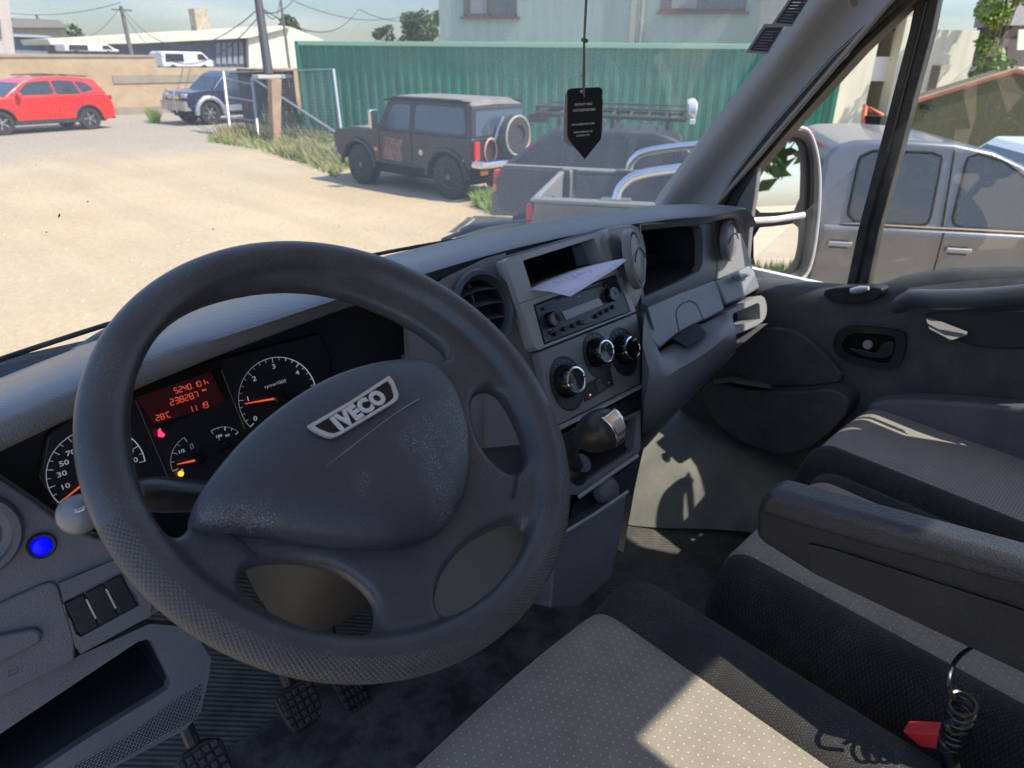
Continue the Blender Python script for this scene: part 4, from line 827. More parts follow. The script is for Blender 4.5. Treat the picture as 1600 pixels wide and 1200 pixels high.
# ---- passenger door
sill_px = [(1110, 395), (1150, 408), (1169, 433), (1206, 437), (1262, 441), (1326, 446), (1356, 447), (1385, 440), (1412, 430), (1487, 418), (1600, 415), (1750, 420)]
def sX(x): return 1.54
rows = []
SP = [at(x, y, X=1.55) for x, y in sill_px]
for p in SP:
    y_, z_ = p[1], p[2]
    rows.append([(1.60, y_, z_-.02), (1.575, y_, z_-.003), (1.55, y_, z_), (1.525, y_, z_-.006), (1.508, y_, z_-.022), (1.50, y_, z_-.05), (1.497, y_, z_-.10), (1.495, y_, 1.65), (1.497, y_, 1.5), (1.50, y_, 1.32), (1.50, y_, 1.1)])
dr = loft_px('door_panel', rows, MT['door'], sub=0)
band('window_seal', [(1169, 434), (1206, 438), (1326, 448)], 3, 1.548, .01, MT['seal'], dr)
DX = 1.493
def dplate(name, px, m_, th, X_=DX, bev=.008, seg=4, rnd=1, par=dr, sc=.94):
    P = [at(x, y, X=X_) for x, y in (smooth_poly(px, rnd) if rnd else px)]; b_ = MB(); b_.prism(P, (-th, 0, 0), scale=sc); return b_.build(name, m_, par, bev=bev, seg=seg)
# front pocket bulge, its ledge
dplate('speaker_bulge', [(1150, 560), (1160, 528), (1195, 510), (1225, 508), (1260, 520), (1300, 555), (1330, 594), (1280, 602), (1200, 602), (1160, 590)], MT['door'], .014, sc=.96, bev=.004)
dplate('door_bin', [(1112, 592), (1140, 588), (1200, 601), (1260, 602), (1325, 594), (1352, 622), (1300, 680), (1255, 700), (1210, 695), (1150, 668), (1118, 630)], MT['door'], .055, sc=.985, bev=.005)
# handle recess + handle
b_ = MB(); ro_ = smooth_poly([(1302, 540), (1312, 512), (1340, 507), (1405, 513), (1420, 522), (1414, 560), (1400, 578), (1360, 572), (1316, 560)], 1); ri_ = smooth_poly([(1316, 535), (1328, 520), (1350, 519), (1396, 523), (1402, 530), (1396, 560), (1388, 568), (1350, 560), (1322, 552)], 1)
b_.ring([at(x, y, X=1.494) for x, y in ro_], [at(x, y, X=1.490) for x, y in ri_], (-.006, 0, 0), 48); hb = b_.build('handle_bowl', MT['black'], dr, bev=.003)
b_ = MB(); b_.prism([at(x, y, X=1.4935) for x, y in ri_], (-.001, 0, 0)); b_.build('bowl_floor', MT['gloss'], hb)
b_ = MB(); b_.prism([at(x, y, X=1.484) for x, y in smooth_poly([(1322, 542), (1345, 545), (1372, 552), (1378, 536), (1400, 530), (1396, 560), (1350, 557)], 1)], (-.006, 0, 0)); b_.build('door_handle', MT['black'], hb, bev=.003)
M = axisM(at(1357, 538, X=1.486), (-1, 0, 0), (0, 1, 0)); b_ = MB(); b_.lathe([(.0095, 0), (.0095, .006), (.007, .008), (.0055, .006), (.001, .006)], M, 24); b_.build('lock_knob', MT['bezel'], hb)
# lock sill knob base
dplate('lock_base', [(1290, 455), (1300, 446), (1345, 442), (1388, 444), (1392, 452), (1375, 466), (1340, 471), (1305, 468)], MT['black'], .03, X_=1.515, bev=.006)
b_ = MB(); b_.tube([at(1330, 455, X=1.478), at(1345, 452, X=1.476), at(1357, 450, X=1.474)], [.006, .008, .0045], 12); b_.build('lock_latch', MT['satin'], dr)
# pull handle / arm rest of the door
b_ = MB(); PH = [at(1402, 480, X=1.465), at(1425, 467, X=1.45), at(1470, 468, X=1.44), at(1540, 466, X=1.44), at(1620, 458, X=1.44), at(1750, 440, X=1.45)]
b_.tube(spline(PH, 6), [.018+.006*math.sin(i/30*3) for i in range(31)], 14, sx=.8); b_.build('pull_handle', MT['pull'], dr, ang=60)
dplate('arm_recess', [(1440, 492), (1475, 486), (1600, 484), (1750, 480), (1760, 540), (1600, 545), (1530, 543), (1490, 530), (1455, 512)], mat('arm_recess', (.04, .04, .043), .7), .006, X_=1.494, sc=.97, bev=.003)
b_ = MB(); b_.loft([[at(1446, 494, X=1.492), at(1470, 502, X=1.48), at(1512, 518, X=1.475)], [at(1452, 514, X=1.44), at(1485, 532, X=1.43), at(1510, 524, X=1.45)]]); so2 = b_.build('arm_ledge', MT['doorsunlit'], dr)  # ledge in the paler trim, its sunlight painted in
b_ = MB(); b_.loft([[at(x, y, X=1.494) for x, y in [(1420, 450), (1500, 440), (1600, 432), (1750, 430)]], [at(x, y, X=1.475) for x, y in [(1400, 470), (1425, 456), (1600, 452), (1750, 445)]]]); b_.build('arm_top', MT['door'], dr)
b_ = MB(); b_.loft([[at(1114, 591, X=1.485), at(1140, 587, X=1.488), at(1172, 592, X=1.488), at(1206, 601, X=1.486)], [at(1117, 600, X=1.435), at(1142, 597, X=1.432), at(1172, 603, X=1.432), at(1204, 607, X=1.44)]]); b_.build('bin_ledge', MT['doorsunlit'], dr)  # plate over the bin top, coloured as a sunlit strip
dplate('bottom_bin', [(1355, 622), (1400, 612), (1480, 613), (1600, 622), (1750, 640), (1750, 760), (1500, 700), (1380, 660)], MT['dashlow'], .05, sc=.96, bev=.012)
# ---- outside mirror (both panes) on its arm
MX = 1.90
mp = lambda L, X_=MX: [at(x, y, X=X_) for x, y in L]
mo = smooth_poly([(1168, 440), (1166, 380), (1170, 300), (1186, 245), (1205, 212), (1238, 204), (1268, 212), (1282, 250), (1280, 330), (1268, 410), (1252, 436), (1215, 446)], 2)
c_ = sum(mp(mo))/len(mo)
md = Vector((-.48, -.875, .105)).normalized()            # mirror faces the cab and rearwards
MPl = Plane(c_, tuple(md), (.875, -.48, 0))
b_ = MB(); b_.prism(MPl.pts(mo, .0), tuple(-MPl.n*.09), scale=.8); mir = b_.build('door_mirror', mat('mirror_shell', (.02, .02, .022), .35), van, bev=.006, seg=3)
b_ = MB(); g1 = smooth_poly([(1178, 332), (1181, 300), (1194, 252), (1209, 226), (1230, 219), (1245, 223), (1250, 252), (1248, 328), (1215, 332)], 1); b_.prism(MPl.pts(g1, .006), tuple(MPl.n*.002)); mg = mat('mirror_glass', (.88, .9, .92), .01, 1); b_.build('mirror_glass', mg, mir, flat=True)
b_ = MB(); g2 = smooth_poly([(1177, 356), (1215, 353), (1247, 348), (1246, 380), (1239, 411), (1222, 426), (1192, 428), (1177, 416)], 1); b_.prism(MPl.pts(g2, .006), tuple(MPl.n*.002)); b_.build('mirror_glass', mg, mir, flat=True)
b_ = MB(); b_.tube([MPl(1168, 345, .012), MPl(1210, 343, .014), MPl(1256, 336, .012)], .0085, 10); b_.build('mirror_bar', mat('mirror_bar', (.5, .5, .5), .3), mir)
b_ = MB(); b_.tube(spline([MPl(1225, 206, -.0), MPl(1248, 207, -.0), MPl(1264, 222, .0), MPl(1270, 260, .0), MPl(1268, 330, 0), MPl(1259, 402, -.0), MPl(1242, 432, .0), MPl(1205, 442, .0)], 6), .016, 10); b_.build('mirror_rim', mat('mirror_rim', (.035, .035, .038), .3), mir)
b_ = MB(); b_.tube(spline([MPl(1235, 200, .01), MPl(1264, 206, .012), MPl(1279, 258, .012), MPl(1279, 330, .012), MPl(1268, 408, .012), MPl(1250, 438, .012), MPl(1212, 449, .01)], 6), .0055, 8); b_.build('mirror_edge', mat('mirror_edge', (.45, .45, .46), .3), mir)
b_ = MB(); b_.tube([Vector(MPl(1225, 425, -.07)), Vector((1.66, .92, 1.80))], .02, 10); b_.build('mirror_arm', MT['black'], mir)
# ---- floor, fire wall, footwell
FZ = 1.27
b_ = MB(); b_.loft([[Vector((x, y_, z_)) for x in np.linspace(-.1, 1.52, 12)] for y_, z_ in ((-1.0, FZ-.05), (.3, FZ), (.62, FZ), (.86, FZ+.015), (1.0, FZ+.06), (1.15, FZ+.22), (1.2, FZ+.5), (1.2, FZ+.62))]); fl = b_.build('cab_floor', MT['floor'], van, ang=80)
rows = []
for v_ in np.linspace(0, 1, 8):
    r_ = []
    for x_, z_ in ((1.02, .004), (1.10, .02), (1.18, .06), (1.26, .105), (1.34, .14), (1.42, .155), (1.51, .16)):
        y0_ = .86-max(0, x_-1.12)*1.35+.03*math.sin(x_*30); y_ = y0_+(1.12-y0_)*v_; r_.append((x_, y_, FZ+z_*min(1, .15+v_*4)+.15*max(0, y_-.75)))
    rows.append(r_)
loft_px('wheel_arch_cover', rows, mat('step_cover_sunlit', (.20, .20, .185), .7, bump=.3, bscale=400, var=.25, vscale=8), sub=1)  # cover with the sun patch put into its pale colour and front edge
b_ = MB(); Q = [(-.08, .1, FZ+.014), (.98, .1, FZ+.014), (.98, .62, FZ+.014), (.88, .80, FZ+.018), (.6, .86, FZ+.02), (-.08, .86, FZ+.02)]
b_.prism(Q, (0, 0, -.012)); b_.build('floor_mat', MT['carpet'], van, bev=.003)
kb = tilt(.70, 1.85, .25); kz = Plane((0, .66, 1.75), (.1, -1, .9))
plate('knee_bolster', kz, smooth_poly([(600, 800), (650, 745), (760, 745), (850, 770), (862, 860), (830, 960), (760, 1010), (660, 1000), (620, 900)], 1), mat('bolster', (.17, .15, .125), .6, bump=.3, bscale=700), van, th=.02, bev=.006)
b_ = MB(); b_.prism([PL(640, 560, -.02), PL(870, 560, -.02), PL(870, 800, -.02), PL(600, 860, -.02)], (0, .02, 0)); b_.build('column_panel', MT['dashlow'], van)
# ---- pedals
def pedal(cx, cy, Y, w_, h_, arm_to, rz=0):
    c = Vector(at(cx, cy, Y=Y)); M = axisM(c, (-.05, -.75, .66), (1, rz, 0)); b_ = MB(); b_.prism([Vector((x_, y_, 0)) for x_, y_ in smooth_poly([(-w_*.5, h_*.5), (w_*.5, h_*.5), (w_*.46, -h_*.2), (w_*.34, -h_*.5), (-w_*.34, -h_*.5), (-w_*.46, -h_*.2)], 1)], (0, 0, -.012), M)
    o = b_.build('pedal', MT['black'], van, bev=.003); b_ = MB()
    for i in range(5):
        for j in range(5): b_.box(((i-2)*w_*.17, (j-2)*h_*.17, .002), (w_*.125, h_*.125, .006), M)
    b_.build('pedal_studs', mat('pedal_rubber', (.045, .045, .05), .5), o, bev=.001); b_ = MB()
    b_.tube([c+Vector((0, .012, -.005)), c+Vector((0, .05, .04)), Vector(arm_to)], .009, 8); b_.build('pedal_arm', MT['seal'], o)
pedal(470, 1102, .74, .062, .066, (.36, .95, 1.72)); pedal(322, 1203, .68, .062, .066, (.24, .95, 1.72), .1); pedal(550, 1080, .80, .05, .09, (.48, 1.0, 1.7))
# ---- seats
def cushion(name, outline, z, th, m_, par, crown=.02, sub=2, lab=None):
    """soft slab; outline counter-clockwise (x,y)"""
    P = np.array(outline, float); c = P.mean(0); b_ = MB(); secs = []
    for sc, dz in [(.94, -th), (1.0, -th+.02), (1.01, -th*.5), (1.0, -.028), (.975, -.008), (.93, .0), (.75, crown*.5), (.45, crown*.9), (.15, crown), (.01, crown)]: secs.append([Vector((*(c+(p-c)*sc), z+dz)) for p in P])
    b_.loft(secs, True, True); return b_.build(name, m_, par, ang=80, label=lab)
def seat_block(name, x0, x1, xs0, xs1, yf, yb, z, par, mats, th=.20, rake=.06, front_round=.05, crown=.012, notch=None, yf_off=None):
    """cushion as a grid: bolsters outside the centre band xs0..xs1; two materials split at the seams"""
    xs_ = sorted(set(list(np.linspace(x0, x1, 34))+[xs0-.001, xs0, xs0+.001, xs1-.001, xs1, xs1+.001])); b_ = MB(); pr = []
    n = 26; ys = np.concatenate([np.linspace(yf, yf-.12, 14), np.linspace(yf-.12, yb, n)[1:]])
    def Z(x, y):
        ex = min((x-x0)/.06, (x1-x)/.06, 1); ez = 1-math.sqrt(max(0, 1-(1-max(0, ex))**2)) if ex < 1 else 0
        fy = min((yf-y)/front_round, 1); fz = (1-math.sqrt(max(0, 1-(1-max(0, fy))**2))) if fy < 1 else 0
        bol = .018*max(0, 1-abs(x-(xs0+x0)/2)/((xs0-x0)/2+.02)) + .018*max(0, 1-abs(x-(xs1+x1)/2)/((x1-xs1)/2+.02))
        sm_ = -.006*math.exp(-((x-xs0)/.004)**2)-.006*math.exp(-((x-xs1)/.004)**2)
        return z-.055*ez-.05*fz+bol+sm_-rake*(yf-y)*.5+crown*math.cos((x-(x0+x1)/2)/(x1-x0)*3)
    rows_ = []; 
    for y in ys:
        yo = (lambda x: 0 if yf_off is None else yf_off(x)*max(0, 1-(yf-y)/.25))
        rows_.append([Vector((x, y+yo(x), Z(x, y))) for x in xs_])
    fr = [Vector((p.x, p.y-.0, z-th)) for p in rows_[0]]; fr2 = [Vector((p.x, p.y+.012, z-.10)) for p in rows_[0]]
    rows_ = [fr, fr2]+rows_
    b_.loft(rows_); nf = len(xs_)-1
    for i in range(len(b_.f)):
        j = i % nf; xc = (xs_[j]+xs_[j+1])/2; b_.mi[i] = 0 if (xs0 < xc < xs1) else 1
    # side skirts
    for sx in (0, -1):
        top = [r[sx] for r in rows_[2:]]; mid = [Vector((p.x+(-.012 if sx == 0 else .012), p.y, z-.10)) for p in top]; bot = [Vector((p.x, p.y, z-th)) for p in top]
        b_.loft([top, mid, bot], mi=1)
    return b_.build(name, mats, par, ang=85)
SZ = 1.665
ds = bpy.data.objects.new('driver_seat', None); col.objects.link(ds); ds.parent = van
rE = at(1050, 932, Z=SZ); cF = at(960, 975, Z=SZ); lF = at(640, 1190, Z=SZ)
off_ = lambda x: -.05*max(0, (.50-x)/.5)**1.5
seat_block('seat_cushion', -.05, .675, .06, .560, .425, -.35, SZ, ds, [MT['seatgrey'], MT['seatblack']], yf_off=off_, crown=.008)
b_ = MB(); b_.box((.28, -.02, 1.37), (.46, .6, .22)); b_.build('seat_base', MT['black'], ds, bev=.02)
b_ = MB(); b_.prism([(.04, -.30, SZ-.02), (.56, -.30, SZ-.02), (.56, -.42, SZ+.65), (.04, -.42, SZ+.65)], (0, -.12, -.02)); b_.build('seat_back', MT['seatblack'], ds, bev=.03, seg=4)
# armrest
AX = .665
ar = [(1180, 838), (1181, 800), (1189, 780), (1203, 770), (1750, 926), (1750, 1124), (1560, 1034), (1268, 898), (1252, 888), (1192, 850)]
b_ = MB(); P = [at(x, y, X=AX) for x, y in ar]; b_.prism(P, (.038, 0, 0)); 
arm = b_.build('armrest', MT['armside'], ds, bev=.007, seg=4)
tp = [(1180, 806), (1190, 776), (1203, 766), (1750, 922), (1750, 965), (1350, 856), (1201, 812)]
b_ = MB(); P = [at(x, y, X=AX-.0025) for x, y in tp]; b_.prism(P, (.043, 0, 0)); b_.build('armrest_pad', MT['arm'], ds, bev=.011, seg=5)
b_ = MB(); P = [at(x, y, X=AX-.001) for x, y in [(1263, 848), (1300, 856), (1750, 1000), (1750, 1120), (1560, 1030), (1277, 897), (1268, 890)]]; b_.prism(P, (-.003, 0, 0)); b_.build('armrest_lid', MT['armside'], ds, bev=.0015)
# coiled cord and belt buckle
ca = [at(1528, 1006, X=.69), at(1508, 1018, X=.66), at(1495, 1030, X=.64), at(1484, 1050, X=.62), at(1482, 1072, X=.61), at(1490, 1092, X=.615)]
b_ = MB(); b_.tube(spline(ca, 5), .0022, 8)
c0, c1 = Vector(at(1505, 1098, X=.62)), Vector(at(1487, 1162, X=.64)); ax_ = (c1-c0).normalized(); CM = axisM(c0, ax_, (1, 0, 0)); L_ = (c1-c0).length
b_.tube([CM @ Vector((.0105*math.cos(a), .0105*math.sin(a), L_*a/(2*math.pi*7))) for a in np.linspace(-1.5, 2*math.pi*7, 170)], .0019, 7); b_.tube([CM @ Vector((.0105, 0, L_)), CM @ Vector((.008, .01, L_+.06))], .002, 7)
b_.build('coiled_cord', MT['coil'], ds)
b_ = MB(); P = [at(x, y, X=.645) for x, y in [(1409, 1143), (1468, 1146), (1472, 1153), (1468, 1172), (1438, 1168)]]; b_.prism(P, (.02, 0, 0)); bk = b_.build('belt_buckle', MT['buckle'], ds, bev=.002)
b_ = MB(); P = [at(x, y, X=.643) for x, y in [(1466, 1145), (1476, 1148), (1474, 1172), (1462, 1172)]]; b_.prism(P, (.024, 0, 0)); b_.tube([at(1478, 1165, X=.65), at(1500, 1260, X=.66)], .009, 8); b_.build('buckle_stem', MT['black'], ds, bev=.001)
# passenger bench (two places)
bs = bpy.data.objects.new('passenger_bench', None); col.objects.link(bs); bs.parent = van
seat_block('seat_cushion', .765, 1.15, .815, 1.09, .375, -.5, 1.645, bs, [MT['seatgrey'], MT['seatblack']], yf_off=lambda x: -.03*max(0, (.84-x)/.08)**2, th=.22)
seat_block('seat_cushion', 1.15, 1.515, 1.215, 1.50, .42, -.5, 1.645, bs, [MT['seatplain'], MT['seatblack']], yf_off=lambda x: 0, th=.22)
b_ = MB(); b_.box((1.09, -.1, 1.33), (.74, .6, .16)); b_.build('bench_base', MT['black'], bs, bev=.02)
b_ = MB(); b_.prism([(.72, -.42, 1.6), (1.48, -.42, 1.6), (1.48, -.55, 2.25), (.72, -.55, 2.25)], (0, -.1, -.02)); b_.build('bench_back', MT['seatblack'], bs, bev=.03, seg=4)
# ---- roof with an unseen hatch added for the sun patches, bulkhead, other pillars (close the cab so light only comes in through the openings)
RZ = 2.74
b_ = MB(); ho_ = [(-.12, .75, RZ), (1.62, .75, RZ), (1.62, -1.1, RZ), (-.12, -1.1, RZ)]; hi_ = [(.80, -.44, RZ), (1.15, -.44, RZ), (1.15, -.80, RZ), (.80, -.80, RZ)]
b_.ring(ho_, hi_, (0, 0, .05), 32); b_.build('roof', [MT['vanwhite']], van)
b_ = MB(); b_.prism([(.80, -.44, RZ+.052), (1.15, -.44, RZ+.052), (1.15, -.80, RZ+.052), (.80, -.80, RZ+.052)], (0, 0, .004)); b_.build('unseen_hatch', MT['sideglass'], van)  # unseen opening, sized to throw sun on the driver seat and armrest
b_ = MB(); b_.prism([(-.12, -1.1, 1.2), (1.62, -1.1, 1.2), (1.62, -1.1, RZ), (-.12, -1.1, RZ)], (0, -.03, 0)); b_.build('bulkhead', MT['headliner'], van)
b_ = MB(); b_.prism([(1.62, -.07, 1.1), (1.62, -1.1, 1.1), (1.56, -1.1, RZ), (1.52, -.07, RZ)], (-.03, 0, 0)); b_.prism([(1.6, .9, .5), (1.6, -1.1, .5), (1.62, -1.1, 1.83), (1.62, .9, 1.83)], (.02, 0, 0)); b_.build('body_side', MT['vanwhite'], van)
b_ = MB(); b_.prism([(-.12, -.75, .9), (-.12, -1.1, .9), (-.08, -1.1, RZ), (-.05, -.75, RZ)], (.03, 0, 0)); b_.tube([(-.13, .88, 1.93), (-.08, .55, RZ)], .035, 10); b_.build('driver_door_frame', MT['vanwhite'], van)
b_ = MB(); b_.box((.75, 1.25, 1.0), (1.6, .1, 1.3)); b_.build('fire_wall', MT['void'], van)
for sx in (0.02, 1.52):
    for sy in (1.35, -1.9):
        b_ = MB(); b_.lathe([(.2, -.1), (.34, -.1), (.36, -.08), (.36, .08), (.34, .1), (.2, .1)], axisM((sx, sy, .36), (1, 0, 0), (0, 1, 0)), 32); b_.build('wheel', MT['seal'], van)
b_ = MB(); b_.box((.75, -3.0, 1.7), (1.74, 3.7, 2.1)); b_.build('cargo_body', MT['vanwhite'], van, bev=.05)
# ---- hanging air freshener
HY = .58
fp = smooth_poly([(887, 150), (940, 148), (942, 158), (940, 212), (939, 218), (914, 249), (889, 218), (887, 212)], 0)
FP = Plane(tuple(at(914, 195, Y=HY)), (-.35, -1, .12))
fr_ = thing('air_freshener', 'black pointed cardboard air freshener hanging on a string in front of the windscreen', 'air freshener', tuple(FP.p))
def fbuild(b_, nm, m_, **k):
    o = b_.build(nm, m_, fr_, **k); o.matrix_parent_inverse = Matrix.Translation(-Vector(FP.p)); return o
dark = mat('card_black', (.006, .010, .017), .5); edge = mat('card_edge', (.35, .34, .3), .8)
b_ = MB(); b_.prism(FP.pts([(883, 148), (888, 139), (938, 137), (942, 142), (942, 205), (936, 213), (912, 240), (882, 222), (880, 214)], -.004), tuple(-FP.n*.0014)); fbuild(b_, 'back_card', edge, bev=.0004)
b_ = MB(); b_.prism(FP.pts([(886, 150), (887, 141), (893, 138), (936, 136), (941, 139), (941, 146), (939, 150)], -.0025), tuple(-FP.n*.001)); fbuild(b_, 'top_card', dark, bev=.0004)
b_ = MB(); b_.prism(FP.pts(fp), tuple(-FP.n*.0014)); fbuild(b_, 'card', dark, bev=.0005)
b_ = MB(); 
for s_, x, y, sz in [('PRODUCT SMILE', 912, 163, .0034), ('AUTOREFRESHERS', 913, 172, .0040), ('WWW.ESSENTIALS.COM', 911, 194, .0030), ('MADE IN GERMANY OR', 911, 206, .0026), ('LICENSED BY EU', 911, 211.5, .0026)]: b_.text(s_, sz, FP.M(FP(x, y, .0004)), off=.0001, sx=.95)
fbuild(b_, 'card_print', mat('card_print', (.5, .5, .46), .6), flat=True)
top_ = at(917, -160, Y=HY+.0); b_ = MB(); b_.tube([FP(912, 150, .001), FP(911, 134, .0), at(912, 66, Y=HY), at(915, 0, Y=HY), top_], .0009, 6); b_.tube([FP(913, 152, .002), FP(913.5, 137, .001), at(913.5, 66, Y=HY-.002), at(917, 0, Y=HY-.002), top_], .0008, 6)
b_.tube([at(910, 62, Y=HY), at(917, 64, Y=HY)], .0022, 6); b_.tube([FP(909, 118), FP(914, 118)], .0016, 6); fbuild(b_, 'string', mat('string', (.12, .12, .11), .8))
b_ = MB(); b_.lathe([(.0017, 0), (.0017, .0008), (.0009, .0008)], FP.M(FP(908, 143, -.001)), 12); fbuild(b_, 'eyelet', MT['satin'])
# ================================================================== outside
def ground_mat():
    m = mat('dusty_ground', (.44, .335, .20), .95, bump=.5, bscale=2.2, bdetail=12, var=0, c2=(.52, .405, .255), vscale=.30, bdist=.03)
    t = m.node_tree; b = t.nodes['Principled BSDF']; tc = t.nodes.new('ShaderNodeTexCoord')
    def noise(sc, det_=9, ro=.7, vec=None):
        n = t.nodes.new('ShaderNodeTexNoise'); n.inputs['Scale'].default_value = sc; n.inputs['Detail'].default_value = det_; n.inputs['Roughness'].default_value = ro; t.links.new(vec or tc.outputs['Object'], n.inputs['Vector']); return n.outputs['Fac']
    def rng_(x, a, c, lo, hi):
        r = t.nodes.new('ShaderNodeMapRange'); r.inputs['From Min'].default_value = a; r.inputs['From Max'].default_value = c; r.inputs['To Min'].default_value = lo; r.inputs['To Max'].default_value = hi; t.links.new(x, r.inputs['Value']); return r.outputs[0]
    def mix(a, fac, c=None, mode='MIX'):
        mx = t.nodes.new('ShaderNodeMix'); mx.data_type = 'RGBA'; mx.blend_type = mode; t.links.new(a, mx.inputs[6])
        if isinstance(fac, float): mx.inputs[0].default_value = fac
        else: t.links.new(fac, mx.inputs[0])
        if isinstance(c, tuple): mx.inputs[7].default_value = (*c, 1)
        else: t.links.new(c, mx.inputs[7])
        return mx.outputs[2]
    src = b.inputs['Base Color'].links[0].from_socket
    src = mix(src, 1.0, rng_(noise(14), .3, .7, .80, 1.14), 'MULTIPLY'); src = mix(src, 1.0, rng_(noise(90, 4, .6), .35, .75, .85, 1.12), 'MULTIPLY')
    mp = t.nodes.new('ShaderNodeMapping'); mp.inputs['Rotation'].default_value = (0, 0, .55); mp.inputs['Scale'].default_value = (1.1, .10, 1); t.links.new(tc.outputs['Object'], mp.inputs[0])   # tyre tracks worn into the dust
    src = mix(src, rng_(noise(1.3, 5, .6, mp.outputs[0]), .48, .62, 0, .35), (.34, .26, .165)); src = mix(src, rng_(noise(.16, 5, .6), .48, .66, 0, .5), (.34, .27, .19)); src = mix(src, rng_(noise(45, 3, .8), .62, .68, 0, .55), (.20, .16, .12))
    sp = t.nodes.new('ShaderNodeSeparateXYZ'); t.links.new(tc.outputs['Object'], sp.inputs[0])
    yy = math_(t, 'ADD', sp.outputs[1], math_(t, 'MULTIPLY', noise(.35, 6, .65), 9.0))
    src = mix(src, rng_(yy, 23.0, 27.0, 0, .85), (.30, .265, .215))                                  # worn asphalt shows towards the far side of the yard
    t.links.new(src, b.inputs['Base Color']); return m
b_ = MB(); b_.prism([(-1500, -1500, 0), (1500, -1500, 0), (1500, 1500, 0), (-1500, 1500, 0)], (0, 0, -.2)); struct(b_.build('ground', ground_mat(), flat=True))
b_ = MB(); g = np.random.default_rng(5)
for _ in range(2600):
    dd = 6+34*g.random()**1.3; a_ = g.uniform(-.1, .95); x, y = dd*math.sin(a_), dd*math.cos(a_); s_ = g.uniform(.008, .03)
    if 7 < x < 10.2 and 8.5 < y < 14: continue
    b_.add([(x-s_, y-s_*.7, 0), (x+s_, y-s_*.5, 0), (x+s_*.6, y+s_, 0), (x-s_*.8, y+s_*.7, 0), (x, y, s_*.8)], [(0, 1, 4), (1, 2, 4), (2, 3, 4), (3, 0, 4)])
struct(b_.build('gravel', mat('gravel_stone', (.30, .25, .19), .9, c2=(.45, .40, .32), vscale=3), flat=True, fix=False), 'stuff')
def leaves(b_, centers, radii, n, size, zs=.8, seed=1, mi=0, up_=0):
    g = np.random.default_rng(seed)
    for (c, r) in zip(centers, radii):
        k = max(4, int(n*(r**2)))
        d = g.normal(size=(k, 3)); d /= np.linalg.norm(d, axis=1)[:, None]; rad = r*(.45+.6*g.random(k)**.6)
        P = np.array(c)+d*rad[:, None]*np.array([1, 1, zs]); a = g.normal(size=(k, 3)); a /= np.linalg.norm(a, axis=1)[:, None]; q = g.normal(size=(k, 3)); q -= a*(a*q).sum(1)[:, None]; q /= np.linalg.norm(q, axis=1)[:, None]; s = size*(.6+.8*g.random(k))[:, None]
        A0 = P-a*s; B0 = P+q*s*.45; C0 = P+a*s; D0 = P-q*s*.45; base = len(b_.v)
        for i in range(k): b_.v += [Vector(A0[i]), Vector(B0[i]), Vector(C0[i]), Vector(D0[i])]; b_.f.append((base+4*i, base+4*i+1, base+4*i+2, base+4*i+3)); b_.mi.append(mi)
def leafmat(name, c1, c2): 
    m = mat(name, c1, .6, var=0, c2=c2, vscale=.9); m.node_tree.nodes['Principled BSDF'].inputs['Subsurface Weight'].default_value = 0
    return m
LM = leafmat('leaf_green', (.035, .07, .018), (.10, .15, .035)); LM2 = leafmat('leaf_bright', (.10, .17, .025), (.20, .28, .05)); bark = mat('bark', (.09, .07, .05), .9, bump=.6, bscale=12)
def tree(loc, h, r, label, seed, lm=LM, group=None, n=60, size=.28, trunk=.35, zs=.9):
    g = random.Random(seed); t_ = thing('tree', label, 'tree', loc, 0, group); b_ = MB(); th_ = h*trunk
    b_.tube([(0, 0, -.1), (0, 0, th_*.5), (.05*r, 0, th_), (0, .05*r, h*.75)], [.06*r+.06, .05*r+.05, .045*r+.03, .02], 8)
    C, Rr = [], []
    for i in range(16):
        a = g.uniform(0, 6.28); q = g.uniform(.1, .78)*r; z = th_+(h-th_)*g.uniform(.08, .9); k_ = 1-.45*abs((z-th_)/(h-th_)-.45); c = (q*math.cos(a)*k_, q*math.sin(a)*k_, z); C.append(c); Rr.append(r*g.uniform(.25, .42))
        b_.tube([(0, 0, th_*.8), (c[0]*.5, c[1]*.5, (z+th_)/2), c], [.03*r+.02, .02*r, .01], 5)
    b_.build('trunk', bark, t_); b_ = MB(); leaves(b_, C, Rr, n, size, zs, seed); b_.build('crown', lm, t_, flat=True, fix=False); return t_
